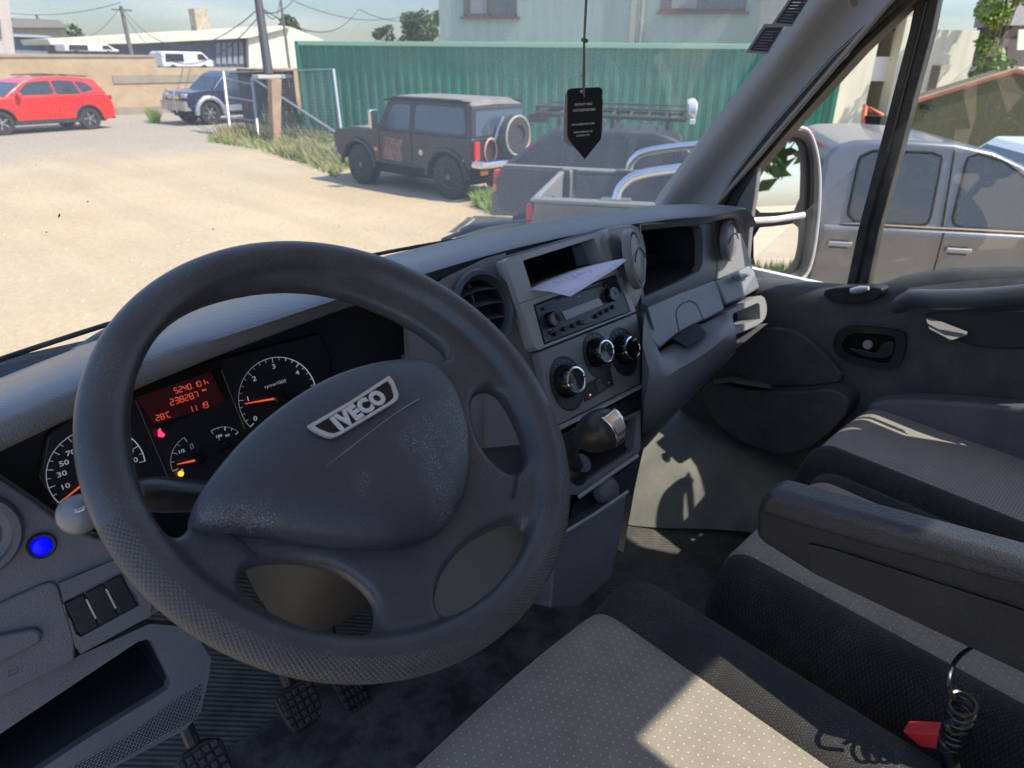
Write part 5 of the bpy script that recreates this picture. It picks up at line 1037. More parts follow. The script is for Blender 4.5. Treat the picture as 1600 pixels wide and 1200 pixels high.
# ---- vehicles
rub = mat('tyre_rubber', (.03, .03, .03), .85, bump=.3, bscale=60); gdark = mat('car_glass_dark', (.03, .035, .04), .08, spec=.8); under = mat('underbody', (.012, .012, .012), .9)
rimal = mat('alloy', (.5, .5, .52), .3, .9); chromeM = mat('car_chrome', (.7, .7, .7), .15, 1)
def wheel_(par, x, y, r, wd, rim, side, spokes=5, rimr=.62, dark=None):
    M = Matrix.Translation((x, y, r)) @ Matrix.Rotation(R_(-90*side), 4, 'X')        # local z points outwards
    b_ = MB(); b_.lathe([(r*rimr, -wd/2), (r*.93, -wd/2), (r, -wd*.36), (r, wd*.36), (r*.93, wd/2), (r*rimr, wd/2), (r*rimr*.97, wd*.3)], M, 36); w_ = b_.build('wheel', rub, par)
    b_ = MB(); b_.lathe([(r*rimr, -wd*.3), (r*rimr*1.0, wd*.46), (r*rimr*.92, wd*.40), (r*rimr*.86, wd*.15), (.01, wd*.12)], M, 32, mi=0); 
    for k_ in range(spokes):
        a = 2*math.pi*k_/spokes; b_.prism([(r*rimr*.16, -r*.05, 0), (r*rimr*.93, -r*.08, 0), (r*rimr*.93, r*.08, 0), (r*rimr*.16, r*.05, 0)], (0, 0, wd*.12), M @ Matrix.Translation((0, 0, wd*.28)) @ Matrix.Rotation(a, 4, 'Z'), mi=1)
    b_.lathe([(r*.13, wd*.2), (r*.13, wd*.42), (r*.1, wd*.46), (.01, wd*.46)], M, 16, mi=1)
    b_.build('rim', [dark or under, rim], w_); return w_
def vehicle(name, label, cat, loc, head, W, body, arches, cab, wr, paint, belt, roofin=.16, group=None, glassm=gdark, wins=(), rim=rimal, rimr=.62, spokes=5, wd=.22, sideplus=.0, bev=.035, endwins=True, cladding=None, arch_flare=None, wdark=None, cabm=None, lower=None, gsink=0):
    """x forward, y left. body: list of (x,z) clockwise outline without arches; arches: wheel centres x; cab: [(x,z)...] greenhouse outline, first and last at belt level"""
    root = thing(name, label, cat, loc, math.atan2(head[1], head[0]), group); hw = W/2; ra = wr*1.17
    bot = [p for p in body]; zb = min(p[1] for p in bot)
    L = []                                            # outline with arches cut out of the bottom edge (going from front to rear)
    for p in bot: L.append(p)
    arc = []
    for xc in sorted(arches):
        aa = math.asin((zb-wr)/ra) if abs(zb-wr) < ra else -1.2
        for a in np.linspace(math.pi-aa, aa, 16): arc.append((xc+ra*math.cos(a), wr+ra*math.sin(a)))
    out = L[:-1]+arc+[L[-1]]
    b_ = MB(); ins = .07
    tum = lambda z: sideplus*0
    def ring_(y, s_): 
        cx = sum(p[0] for p in L)/len(L); cz = sum(p[1] for p in L)/len(L); return [Vector((cx+(x-cx)*s_, y, cz+(z-cz)*(1 if z < zb+.02 or s_ == 1 else s_+.01))) for x, z in out]
    secs = [ring_(-hw, .985), ring_(-hw+ins, 1), ring_(hw-ins, 1), ring_(hw, .985)]
    b_.loft(secs, True, True); body_o = b_.build('body', paint, root, bev=bev, seg=3)
    b_ = MB(); xs_ = [p[0] for p in L]; b_.box(((min(xs_)+max(xs_))/2, 0, wr*1.25), (max(xs_)-min(xs_)-.5, W-.5, wr*1.1)); b_.build('underbody', under, root)
    zt = max(p[1] for p in cab); zl = cab[0][1]
    hwz = lambda z: hw-.03-(roofin)*(max(0, z-zl)/(zt-zl))
    b_ = MB(); n = len(cab); v = [Vector((x, -hwz(z), z)) for x, z in cab]; u = [Vector((x, hwz(z), z)) for x, z in cab]
    b_.loft([v, u], True, True); b_.build('cabin', cabm or paint, root, bev=bev*.9, seg=3)
    for s_ in (1, -1):
        for wpoly in wins:
            wpoly = round_poly(wpoly); b_ = MB(); P = [(x, s_*(hwz(z)+.002), z) for x, z in wpoly]; b_.prism(P, (0, s_*.007, -.001)); b_.build('side_window', glassm, root)
    for xc in arches:
        for s_ in (1, -1): wheel_(root, xc, s_*(hw-wd/2-.02), wr, wd, rim, s_, spokes, rimr, wdark)
    if endwins:
        for (i, j) in endwins if endwins is not True else [(0, 1), (n-2, n-1)]:
            a, c = cab[i], cab[j]; lo, hi = (a, c) if a[1] < c[1] else (c, a); 
            f = lambda t: (lo[0]+(hi[0]-lo[0])*t, lo[1]+(hi[1]-lo[1])*t); q0, q1 = f(.10), f(.86); dx, dz = hi[0]-lo[0], hi[1]-lo[1]; nn = Vector((dz, 0, -dx)).normalized(); cxm = sum(p[0] for p in cab)/n
            if nn.x*((lo[0]+hi[0])/2-cxm) < 0: nn = -nn
            P = [Vector((q[0], y_, q[1]))+nn*.003 for q, y_ in ((q0, -hwz(q0[1])+.07), (q0, hwz(q0[1])-.07), (q1, hwz(q1[1])-.09), (q1, -hwz(q1[1])+.09))]; b_ = MB(); b_.prism(P, tuple(nn*.006)); b_.build('windscreen' if nn.x > 0 else 'rear_window', glassm, root)
    if arch_flare:
        for xc in arches:
            for s_ in (1, -1):
                b_ = MB(); b_.tube([(xc+ra*1.05*math.cos(a), s_*(hw+.005), wr+ra*1.05*math.sin(a)) for a in np.linspace(-.35, math.pi+.35, 18)], .05, 8); b_.build('wheel_flare', arch_flare, root)
    return root
def det(root, name, m_, fn, bev=0, **k): b_ = MB(); fn(b_); return b_.build(name, m_, root, bev=bev, **k)
def carpaint(n, c, met=.0, r=.3, coat=.6, **k): return mat(n, c, r, met, coat=coat, **k)
# red hatchback SUV
RED = carpaint('red_paint', (.68, .022, .018))
rc = Vector((5.95, 29.0, 0)) 
body = [(2.15, .38), (2.2, .62), (2.12, .86), (1.9, .98), (1.1, 1.08), (-1.9, 1.12), (-2.1, 1.02), (-2.2, .7), (-2.18, .36), (-1.9, .30), (1.9, .30)]
cab = [(1.15, 1.04), (.42, 1.52), (-.1, 1.63), (-1.2, 1.62), (-1.75, 1.54), (-2.05, 1.10)]
car = vehicle('parked_car', 'bright red compact SUV with alloy wheels parked in front of the sandstone coloured wall', 'car', (5.71, 28.07, 0), (math.cos(3.349), math.sin(3.349)), 1.82, body, (1.33, -1.31), cab, .345, RED, 1.1, wins=[[(.78, 1.12), (.30, 1.48), (-.35, 1.53), (-.38, 1.12)], [(-.42, 1.12), (-.40, 1.53), (-1.05, 1.51), (-1.2, 1.12)], [(-1.24, 1.13), (-1.1, 1.51), (-1.45, 1.44), (-1.66, 1.24)]], bev=.05)
det(car, 'cladding', mat('cladding_black', (.03, .03, .032), .6), lambda b: [b.box((0, s*.90, .33), (2.0, .05, .14)) for s in (1, -1)]+[b.box((-2.14, 0, .42), (.12, 1.6, .22))]+[b.tube([(xc+.42*math.cos(a), s*.905, .345+.42*math.sin(a)) for a in np.linspace(-.1, math.pi+.1, 16)], .035, 6) for xc in (1.33, -1.31) for s in (1, -1)])
for s in (1, -1):
    det(car, 'tail_lamp', mat('tail_red', (.35, .01, .01), .2), lambda b: b.box((-2.1, s*.72, .98), (.14, .34, .13)), .02)
    mo_ = det(car, 'door_mirror', RED, lambda b: b.box((.72, s*1.0, 1.13), (.14, .18, .13)), .03)
    det(car, 'door_handle', RED, lambda b: [b.box((x_, s*.915, 1.0), (.16, .03, .03)) for x_ in (-.2, -1.05)], .008)
det(car, 'roof_rail', under, lambda b: [b.tube([(.1, s*.66, 1.66), (-.8, s*.67, 1.68), (-1.6, s*.65, 1.62)], .016, 6) for s in (1, -1)])
for s in (1, -1): det(car, 'door_seam', under, lambda b: [b.tube([(x0, s*.912, .45), (x1, s*.912, 1.08)], .006, 4) for x0, x1 in ((.95, .95), (-.40, -.40), (-1.0, -1.22))])
# dark blue and silver off-roader behind the fence
NAVY = carpaint('navy_paint', (.012, .02, .06), .2)
SIL = carpaint('silver_paint', (.45, .46, .47), .6, .35)
body = [(2.2, .62), (2.24, .9), (2.1, 1.10), (1.2, 1.18), (-2.1, 1.18), (-2.25, .9), (-2.2, .55), (-1.9, .46), (1.9, .46)]
cab = [(1.25, 1.12), (.62, 1.66), (.3, 1.78), (-1.6, 1.80), (-2.15, 1.15)]
car = vehicle('parked_car', 'dark blue and silver off-roader parked behind the wire fence', 'car', (12.25, 27.9, 0), (math.cos(3.25), math.sin(3.25)), 1.80, body, (1.38, -1.32), cab, .40, NAVY, 1.15, wins=[[(.9, 1.2), (.5, 1.66), (-.2, 1.69), (-.22, 1.2)], [(-.3, 1.2), (-.28, 1.69), (-1.1, 1.69), (-1.15, 1.2)], [(-1.22, 1.2), (-1.18, 1.69), (-1.65, 1.68), (-1.9, 1.2)]], rim=rimal, bev=.05, wd=.26, spokes=6)
det(car, 'wheel_arch', SIL, lambda b: [b.tube([(xc+.52*math.cos(a), s*.90, .40+.52*math.sin(a)) for a in np.linspace(-.1, math.pi+.1, 20)], .085, 8) for xc in (1.38, -1.32) for s in (1, -1)]+[b.box((0, s*.91, .56), (1.7, .06, .2)) for s in (1, -1)]+[b.box((2.2, 0, .66), (.22, 1.74, .32))], .0)
det(car, 'bull_bar', mat('bar_silver', (.6, .6, .62), .25, .9), lambda b: [b.tube([(2.34, y_, .45), (2.42, y_, .7), (2.36, y_, 1.05), (2.28, y_*.9, 1.2)], .035, 8) for y_ in (-.35, .35)]+[b.tube([(2.37, -.35, 1.0), (2.37, .35, 1.0)], .03, 8)])
for s in (1, -1): det(car, 'headlamp', mat('lamp_glass', (.6, .6, .62), .1, .3), lambda b: b.box((2.14, s*.68, .96), (.16, .36, .2)), .03)
det(car, 'grille', chromeM, lambda b: b.box((2.2, 0, .96), (.08, .8, .18)), .01)
# black square off-roader
BLK = mat('faded_black_paint', (.022, .022, .026), .42, coat=.15, var=.35, vscale=2.5); DUST = mat('dusty_roof', (.20, .185, .17), .85, var=.25, vscale=3)
JX, JY = 8.70, 11.18
body = [(2.1, .62), (2.14, .98), (2.02, 1.10), (.72, 1.16), (-1.98, 1.16), (-2.0, .66), (-1.8, .52), (1.9, .52)]
cab = [(.74, 1.14), (.40, 1.72), (.1, 1.78), (-1.55, 1.79), (-1.88, 1.70), (-1.97, 1.14)]
jp = vehicle('parked_jeep', 'old black box-shaped off-roader with steel wheels parked beside the green container', 'off-road car', (JX, JY, 0), (math.cos(1.679), math.sin(1.679)), 1.72, body, (1.32, -1.30), cab, .41, BLK, 1.14, roofin=.10, wins=[[(.50, 1.22), (.22, 1.66), (-.28, 1.68), (-.28, 1.22)], [(-.42, 1.22), (-.42, 1.68), (-1.70, 1.68), (-1.80, 1.22)]], rim=mat('rusty_steel_rim', (.20, .15, .11), .6, .3, var=.3, vscale=10), wdark=mat('rim_brown', (.11, .085, .065), .7), rimr=.52, spokes=0, wd=.27, bev=.03, glassm=mat('jeep_glass', (.05, .07, .10), .05, spec=1.0))
det(jp, 'roof_skin', DUST, lambda b: b.loft([[Vector((x_, y_, 1.80+.03*math.cos(y_*1.6)+(-.06 if x_ > .25 else 0)+(-.10 if x_ < -1.8 else 0))) for y_ in np.linspace(-.70, .70, 9)] for x_ in (.42, .25, .0, -.8, -1.55, -1.86)])).modifiers.new('s', 'SOLIDIFY').thickness = .02
det(jp, 'roof_gutter', under, lambda b: [b.tube([(.5, s*.755, 1.735), (.05, s*.75, 1.775), (-1.85, s*.75, 1.77)], .018, 6) for s in (1, -1)])
det(jp, 'hood_skin', DUST, lambda b: b.loft([[Vector((x_, y_, z_+.02*math.cos(y_*2))) for y_ in np.linspace(-.70, .70, 9)] for x_, z_ in ((2.0, 1.10), (1.6, 1.145), (.8, 1.17))])).modifiers.new('s', 'SOLIDIFY').thickness = .012
det(jp, 'front_wing_flare', BLK, lambda b: [b.tube([(xc+.54*math.cos(a), s*.86, .41+.52*math.sin(a)) for a in np.linspace(0, math.pi, 18)], .045, 8) for xc in (1.32, -1.30) for s in (1, -1)])
for s in (1, -1):
    det(jp, 'tail_lamp', mat('tail_lamp_red', (.55, .02, .02), .25), lambda b: b.box((-2.0, s*.76, .94), (.06, .13, .34)), .012)
    det(jp, 'side_marker', mat('marker_amber', (.8, .25, .03), .3), lambda b: [b.box((.72, s*.865, .78), (.10, .02, .06)), b.box((-1.72, s*.865, .76), (.10, .02, .06))], .006)
    det(jp, 'door_mirror', chromeM, lambda b: [b.box((.56, s*1.02, 1.38), (.10, .20, .36))], .03)
    det(jp, 'mirror_bracket', under, lambda b: b.tube([(.5, s*.85, 1.2), (.55, s*.98, 1.32)], .014, 6))
det(jp, 'rear_bumper', chromeM, lambda b: b.tube([(-1.98, -.84, .72), (-2.12, -.78, .70), (-2.14, 0, .70), (-2.12, .78, .70), (-1.98, .84, .72)], .07, 10))
det(jp, 'front_bumper', mat('bumper_grey', (.35, .35, .37), .4, .6), lambda b: b.tube([(1.98, -.84, .68), (2.2, -.76, .68), (2.24, 0, .68), (2.2, .76, .68), (1.98, .84, .68)], .065, 10))
det(jp, 'rear_marker', mat('marker_orange', (.8, .28, .05), .3), lambda b: [b.box((-2.06, s*.62, .55), (.05, .18, .08)) for s in (1, -1)], .01)
det(jp, 'front_lamp', mat('lamp_orange', (.65, .3, .12), .3), lambda b: [b.box((2.12, s*.72, .92), (.05, .2, .16)) for s in (1, -1)], .01)
det(jp, 'ring_decal', mat('decal_pink', (.65, .28, .22), .6), lambda b: b.tube([(-2.018, .38+.17*math.cos(a), .92+.22*math.sin(a)) for a in np.linspace(0, 6.283, 28, endpoint=False)], .022, 4, cyc=True, sx=1))
dm = mat('door_graphic', (.28, .17, .14), .8, c2=(.10, .06, .06), vscale=9)
det(jp, 'door_decal', dm, lambda b: b.prism([(.42, .863, 1.04), (.52, .863, .62), (-.05, .863, .58), (-.10, .863, 1.02)], (0, .003, 0)))
det(jp, 'fuel_cap', mat('cap_cream', (.6, .57, .48), .5), lambda b: b.cyl((-.62, .85, .82), (-.62, .875, .82), .055, 16))
det(jp, 'door_line', under, lambda b: [b.tube([(x_, .866, .58), (x_, .866, 1.18)], .007, 4) for x_ in (.60, -.36)]+[b.tube([(.6, .866, .58), (-.36, .866, .58)], .007, 4)])
det(jp, 'windscreen_dash', mat('crumpled_cover', (.18, .18, .12), .8), lambda b: b.prism([(-.6, .79, 1.24), (-1.0, .79, 1.33), (-1.5, .79, 1.27), (-1.7, .79, 1.23)], (0, .012, 0)))
b_ = MB(); M = Matrix.Translation((-2.18, -.12, 1.18)) @ Matrix.Rotation(R_(-90), 4, 'Y'); b_.lathe([(.16, -.1), (.34, -.1), (.37, -.07), (.37, .07), (.34, .1), (.2, .1), (.19, .06), (.01, .06)], M, 32); sp_w = b_.build('spare_wheel', rub, jp)
b_ = MB(); b_.tube([(-2.27, -.12+.35*math.cos(a), 1.18+.35*math.sin(a)) for a in np.linspace(0, 6.283, 30, endpoint=False)], .02, 6, cyc=True); b_.build('cover_rim', mat('cover_cream', (.42, .40, .34), .6), sp_w)
det(jp, 'wheel_carrier', chromeM, lambda b: b.tube([(-2.04, .30, 1.10), (-2.10, .12, 1.52)], .028, 8))
# silver crew cab pickup, rear towards the van
TH = np.array([math.cos(-.98), math.sin(-.98)]); TRW = 1.98
body = [(2.75, .55), (2.85, .8), (2.75, 1.05), (2.45, 1.16), (1.35, 1.22), (1.2, 1.24), (-2.9, 1.34), (-2.98, .62), (-2.8, .5), (2.5, .5)]
PG_ = mat('pickup_paint', (.16, .16, .175), .3, .55, coat=.5, var=.05, vscale=2)
SH = 1.52
tb = [(2.75, .55), (2.85, .8), (2.75, 1.05), (2.45, 1.16), (1.50, 1.24), (-.62, 1.24), (-.66, .5), (2.5, .5)]
# build cab+front as one body, the bed separately (open box)
# the handle of the rear door sits at local x=-.42
org = np.array([4.99, 1.78])
def tloc(x, y): q = org+TH*(x+.42)+np.array([TH[1], -TH[0]])*(-(y))*1.0; return q
T0 = org+TH*.42+np.array([-TH[1], TH[0]])*(TRW/2)*1.0
# left side of the truck (facing the van) is on -y when it heads towards -Y... compute explicitly
lf = np.array([-TH[1], TH[0]])                      # vehicle's left
side = 1 if lf @ (-org) > 0 else -1                 # side that faces the van
T0 = np.array([6.541, 2.237])
cabp = [(1.45, 1.22), (1.05, 1.56), (.80, 1.73), (.58, 1.82), (.30, 1.87), (-.10, 1.885), (-.42, 1.87), (-.56, 1.83), (-.63, 1.74), (-.66, 1.20)]
pk = vehicle('pickup_truck', 'silver crew cab pickup with chrome roll bars parked right beside the van', 'pickup truck', (T0[0], T0[1], 0), TH, TRW, tb, (1.95,), cabp, .40, PG_, 1.2, roofin=.13, wins=[[(1.12, 1.265), (1.05, 1.40), (.86, 1.62), (.66, 1.75), (.47, 1.80), (.40, 1.77), (.38, 1.265)], [(.22, 1.27), (.22, 1.77), (.14, 1.79), (-.28, 1.79), (-.36, 1.74), (-.38, 1.32), (-.32, 1.27)]], endwins=[(0, 2)], bev=.05, wd=.27, glassm=mat('truck_glass', (.035, .04, .05), .06, spec=.9))
hw = TRW/2
# bed: side walls, floor, tailgate, rear wheel arches
def bedwall(b, s):
    o_ = [(-.70, 1.26), (-2.95, 1.30), (-3.0, .95), (-2.98, .58), (-2.45, .5)]+[(-1.95+.49*math.cos(a), .40+.49*math.sin(a)) for a in np.linspace(math.pi-.2, .2, 14)]+[(-1.4, .5), (-.70, .5)]
    b.prism([(x, s*hw, z) for x, z in o_], (0, -s*.09, 0))
det(pk, 'bed_side', PG_, lambda b: bedwall(b, 1), .02); det(pk, 'bed_side', PG_, lambda b: bedwall(b, -1), .02)
det(pk, 'bed_floor', mat('bed_liner', (.06, .06, .065), .8), lambda b: b.box((-1.83, 0, .78), (2.26, TRW-.2, .06)))
det(pk, 'bed_liner', mat('bed_liner_wall', (.09, .09, .095), .75), lambda b: [b.box((-1.83, s*(hw-.115), 1.03), (2.2, .04, .46)) for s in (1, -1)]+[b.box((-.74, 0, 1.02), (.05, TRW-.2, .46))])
det(pk, 'bed_rail', mat('rail_cream', (.17, .168, .165), .5), lambda b: [b.box((-1.83, s*(hw-.055), 1.31), (2.28, .13, .035)) for s in (1, -1)], .012)
det(pk, 'tailgate', mat('tailgate_pale', (.22, .21, .20), .6), lambda b: b.prism([(-2.95, -hw+.1, .72), (-2.95, hw-.1, .72), (-2.95, hw-.1, 1.30), (-2.95, -hw+.1, 1.30)], (-.06, 0, 0)), .015)
det(pk, 'tailgate_post', chromeM, lambda b: [b.cyl((-2.84, s*(hw-.16), .85), (-2.84, s*(hw-.16), 1.33), .045, 12) for s in (1, -1)])
det(pk, 'rear_bumper', chromeM, lambda b: b.box((-3.1, 0, .56), (.2, TRW-.05, .2)), .04)
det(pk, 'bed_underside', under, lambda b: b.box((-1.8, 0, .56), (2.1, TRW-.5, .3)))
for s in (1, -1):
    det(pk, 'tail_lamp', mat('truck_tail_red', (.5, .02, .02), .25), lambda b: b.box((-2.99, s*(hw-.09), 1.08), (.06, .16, .38)), .012)
    wheel_(pk, -1.95, s*(hw-.16), .40, .27, rimal, s, 6, .62)
    rb = det(pk, 'roll_bar', chromeM, lambda b: b.tube(spline([(-2.25, s*(hw-.10), 1.33), (-2.20, s*(hw-.12), 1.46), (-2.0, s*(hw-.14), 1.56), (-1.2, s*(hw-.20), 1.68), (-.85, s*(hw-.24), 1.74)], 6), .042, 14))
    rb2 = det(pk, 'roll_bar_foot', chromeM, lambda b: b.box((-2.25, s*(hw-.10), 1.335), (.26, .12, .02)), .004)
    hs = det(pk, 'door_handle', mat('handle_grey', (.28, .28, .30), .35, .5), lambda b: [b.box((x_, s*(hw+.022), 1.09), (.19, .03, .042)) for x_ in (-.42, .46)], .014)
    det(pk, 'handle_cup', under, lambda b: [b.box((x_+.0, s*(hw+.001), 1.085), (.14, .012, .07)) for x_ in (-.42, .46)], .01)
    det(pk, 'door_seam', under, lambda b: [b.tube([(x0, s*(hw+.0005), .52), (x0, s*(hw+.0005), 1.22)], .0065, 4) for x0 in (.33, -.60, 1.38)]+[b.tube([(.32, s*(hw-.025), 1.24), (.30, s*(hw-.145), 1.82)], .0065, 4)])
    det(pk, 'belt_strip', chromeM, lambda b: b.tube([(1.2, s*(hw-.026), 1.252), (-.42, s*(hw-.026), 1.252)], .009, 6))
    det(pk, 'badge', mat('badge_red', (.3, .03, .03), .4), lambda b: [b.box((-.02+.033*k_-.9+.02, s*(hw+.002), .80), (.022, .006, .012)) for k_ in range(5)])
    det(pk, 'window_trim', under, lambda b: b.tube([(x, s*(hw-.03-.13*(z-1.22)/.65+.004), z) for x, z in round_poly([(.22, 1.265), (.22, 1.775), (.14, 1.80), (-.28, 1.80), (-.37, 1.75), (-.39, 1.32), (-.32, 1.262)])], .012, 5, cyc=True))
    det(pk, 'window_trim', under, lambda b: b.tube([(x, s*(hw-.03-.13*(z-1.22)/.65+.004), z) for x, z in round_poly([(1.12, 1.265), (1.05, 1.40), (.86, 1.62), (.66, 1.75), (.47, 1.80), (.40, 1.77), (.38, 1.265)])], .012, 5, cyc=True))
det(pk, 'roll_bar_cross', chromeM, lambda b: b.tube([(-.85, -hw+.24, 1.74), (-.85, hw-.24, 1.74)], .042, 12))
det(pk, 'brake_lamp', mat('brake_lamp', (.7, .03, .05), .25), lambda b: b.box((-.64, 0, 1.85), (.05, .35, .05)), .01)
0 and det(pk, 'seat_shape', mat('seat_shade', (.10, .11, .11), .8), lambda b: [b.box((.35, s*(hw-.20), 1.42), (.12, .3, .25)) for s in (1, -1)], .03)
# dark blue estate with roof rack and lamps
DB = mat('dusty_blue_paint', (.03, .03, .05), .42, .1, coat=.2, c2=(.05, .048, .06), vscale=2)
body = [(2.2, .6), (2.25, .85), (2.1, 1.04), (1.1, 1.12), (-2.1, 1.16), (-2.22, .95), (-2.2, .55), (-2.0, .45), (2.0, .45)]
cab = [(1.15, 1.10), (.45, 1.60), (.1, 1.70), (-1.35, 1.70), (-2.12, 1.14)]
DHd = np.array([math.cos(-.975), math.sin(-.975)]); 
dg = np.array([8.25, 5.85])
dk = vehicle('parked_car', 'dusty dark blue off-roader with roof rack and spot lamps beside the black one', 'car', (dg[0], dg[1], 0), DHd, 1.80, body, (1.35, -1.25), cab, .38, DB, 1.15, roofin=.14, wins=[[(.80, 1.17), (.36, 1.55), (-.12, 1.62), (-.14, 1.18)], [(-.24, 1.18), (-.22, 1.62), (-.98, 1.62), (-1.02, 1.19)], [(-1.10, 1.19), (-1.06, 1.62), (-1.42, 1.61), (-1.95, 1.20)]], bev=.05, wd=.24, glassm=mat('dusty_glass', (.022, .022, .026), .2))
for s in (1, -1): 
    det(dk, 'tail_lamp', mat('estate_tail', (.55, .03, .02), .3), lambda b: b.box((-2.18, s*.78, .98), (.12, .18, .22)), .02); det(dk, 'indicator_lamp', mat('estate_amber', (.8, .25, .05), .3), lambda b: b.box((-2.185, s*.78, .83), (.12, .18, .12)), .015)
    det(dk, 'side_strip', mat('strip_tan', (.30, .27, .23), .6), lambda b: b.tube([(1.1, s*.86, 1.145), (-2.08, s*.86, 1.17)], .018, 5))
det(dk, 'lower_cladding', mat('cladding_brown', (.12, .105, .095), .7), lambda b: [b.box((-2.05, 0, .58), (.42, 1.78, .34))]+[b.box((0, s*.89, .54), (1.6, .05, .22)) for s in (1, -1)], .03)
rk = det(dk, 'roof_rack', mat('rack_black', (.04, .038, .036), .7), lambda b: [b.tube([(.55, s*.62, 1.86), (-1.65, s*.62, 1.90)], .03, 6) for s in (1, -1)]+[b.tube([(x_, -.62, 1.87), (x_, .62, 1.87)], .02, 6) for x_ in np.linspace(-1.65, .55, 9)]+[b.tube([(x_, s*.62, 1.72), (x_, s*.62, 1.87)], .03, 6) for x_ in (-1.3, -.5, .3) for s in (1, -1)]+[b.box((-1.60, s*.60, 1.83), (.3, .06, .12)) for s in (1, -1)]+[b.tube([(.55, s*.62, 1.98), (-1.65, s*.62, 2.0)], .014, 6) for s in (1, -1)]+[b.box((-1.62, 0, 1.95), (.05, 1.24, .10))])
for k_, y_ in enumerate((-.54, -.18, .22, .56)):
    det(dk, 'spot_lamp', [mat('lamp_white', (.7, .7, .7), .2, .4), mat('lamp_cream', (.65, .58, .36), .4)][k_ in (1, 2)], lambda b: b.lathe([(.01, -.06), (.09, -.05), (.11, .0), (.115, .05), (.10, .07), (.01, .075)], Matrix.Translation((.62, y_, 1.99)) @ Matrix.Rotation(R_(90), 4, 'Y'), 20))
det(dk, 'light_bar', mat('bar_white', (.75, .75, .72), .3), lambda b: b.box((.64, 0, 1.84), (.08, 1.3, .07)), .01)
# ---- green corrugated container and the things round it
CG = mat('container_green', (.022, .17, .11), .5, c2=(.045, .24, .165), vscale=.9, bump=.5, bscale=2.5, bdist=.04)
t = CG.node_tree; b = t.nodes['Principled BSDF']; tc = t.nodes.new('ShaderNodeTexCoord'); mp = t.nodes.new('ShaderNodeMapping'); mp.inputs['Scale'].default_value = (7, 7, .5); n = t.nodes.new('ShaderNodeTexNoise'); n.inputs['Scale'].default_value = 1.2; n.inputs['Detail'].default_value = 6
t.links.new(tc.outputs['Object'], mp.inputs[0]); t.links.new(mp.outputs[0], n.inputs['Vector']); r = t.nodes.new('ShaderNodeMapRange'); r.inputs['From Min'].default_value = .52; r.inputs['From Max'].default_value = .72; r.inputs['To Max'].default_value = .55; t.links.new(n.outputs['Fac'], r.inputs['Value'])
mx = t.nodes.new('ShaderNodeMix'); mx.data_type = 'RGBA'; t.links.new(r.outputs[0], mx.inputs[0]); t.links.new(b.inputs['Base Color'].links[0].from_socket, mx.inputs[6]); mx.inputs[7].default_value = (.13, .17, .12, 1); t.links.new(mx.outputs[2], b.inputs['Base Color']); CT = mat('container_edge', (.30, .55, .38), .6)
for o_, s_ in ((jp, .92), (pk, .95), (dk, .875)): o_.scale = (s_, s_, s_)
cdir = np.array([.55, -.835]); cdir /= np.linalg.norm(cdir); cn = np.array([cdir[1], -cdir[0]]);
C0 = np.array(at(479, 205, Z=.0)[:2])*.90; CL = 14.9
if cn @ C0 > 0: cn = -cn
cont = thing('container', 'long green corrugated steel container behind the black off-roader', 'container', (C0[0], C0[1], 0), math.atan2(cdir[1], cdir[0]))
sgn = 1 if (np.array([-cdir[1], cdir[0]]) @ cn) > 0 else -1        # local +y is side facing us if sgn=1
b_ = MB(); pts_ = []; x = 0; HC = 2.70
per = .28
while x < CL: pts_ += [(x, 0), (x+.10, 0), (x+.14, -.04), (x+.24, -.04)]; x += per
pts_ = [(min(a, CL), c) for a, c in pts_]
for sy, yy in ((sgn, 0), (-sgn, -sgn*2.44)): b_.loft([[Vector((a, yy+sy*c, z)) for a, c in pts_] for z in (.12, HC-.1)])
ep = []; y = 0
while y < 2.44: ep += [(y, 0), (y+.10, 0), (y+.14, .04), (y+.24, .04)]; y += per
ep = [(min(a, 2.44), c) for a, c in ep]
for xx, sx in ((CL, -1), (0, 1)): b_.loft([[Vector((xx+sx*c, -sgn*a, z)) for a, c in ep] for z in (.12, HC-.1)])
b_.prism([(0, -sgn*.05, HC-.03), (CL, -sgn*.05, HC-.03), (CL, -sgn*2.4, HC-.03), (0, -sgn*2.4, HC-.03)], (0, 0, .01))
b_.build('wall', CG, cont, flat=True)
det(cont, 'frame', CG, lambda b: [b.box((CL/2, -sgn*yy, z), (CL, .09, .14)) for yy in (0, 2.44) for z in (.08,)]+[b.box((xx, -sgn*yy, HC/2), (.12, .12, HC)) for xx in (0, CL) for yy in (0, 2.44)]+[b.box((xx, -sgn*1.22, z), (.1, 2.4, .12)) for xx in (0, CL) for z in (.08, HC-.06)], .01)
det(cont, 'top_rail', CT, lambda b: [b.box((CL/2, -sgn*yy, HC-.05), (CL, .10, .12)) for yy in (0, 2.44)], .01)
det(cont, 'locking_bar', CT, lambda b: [b.cyl((CL+.05, -sgn*yy, .2), (CL+.05, -sgn*yy, HC-.2), .02, 8) for yy in (.4, .9, 1.55, 2.05)])
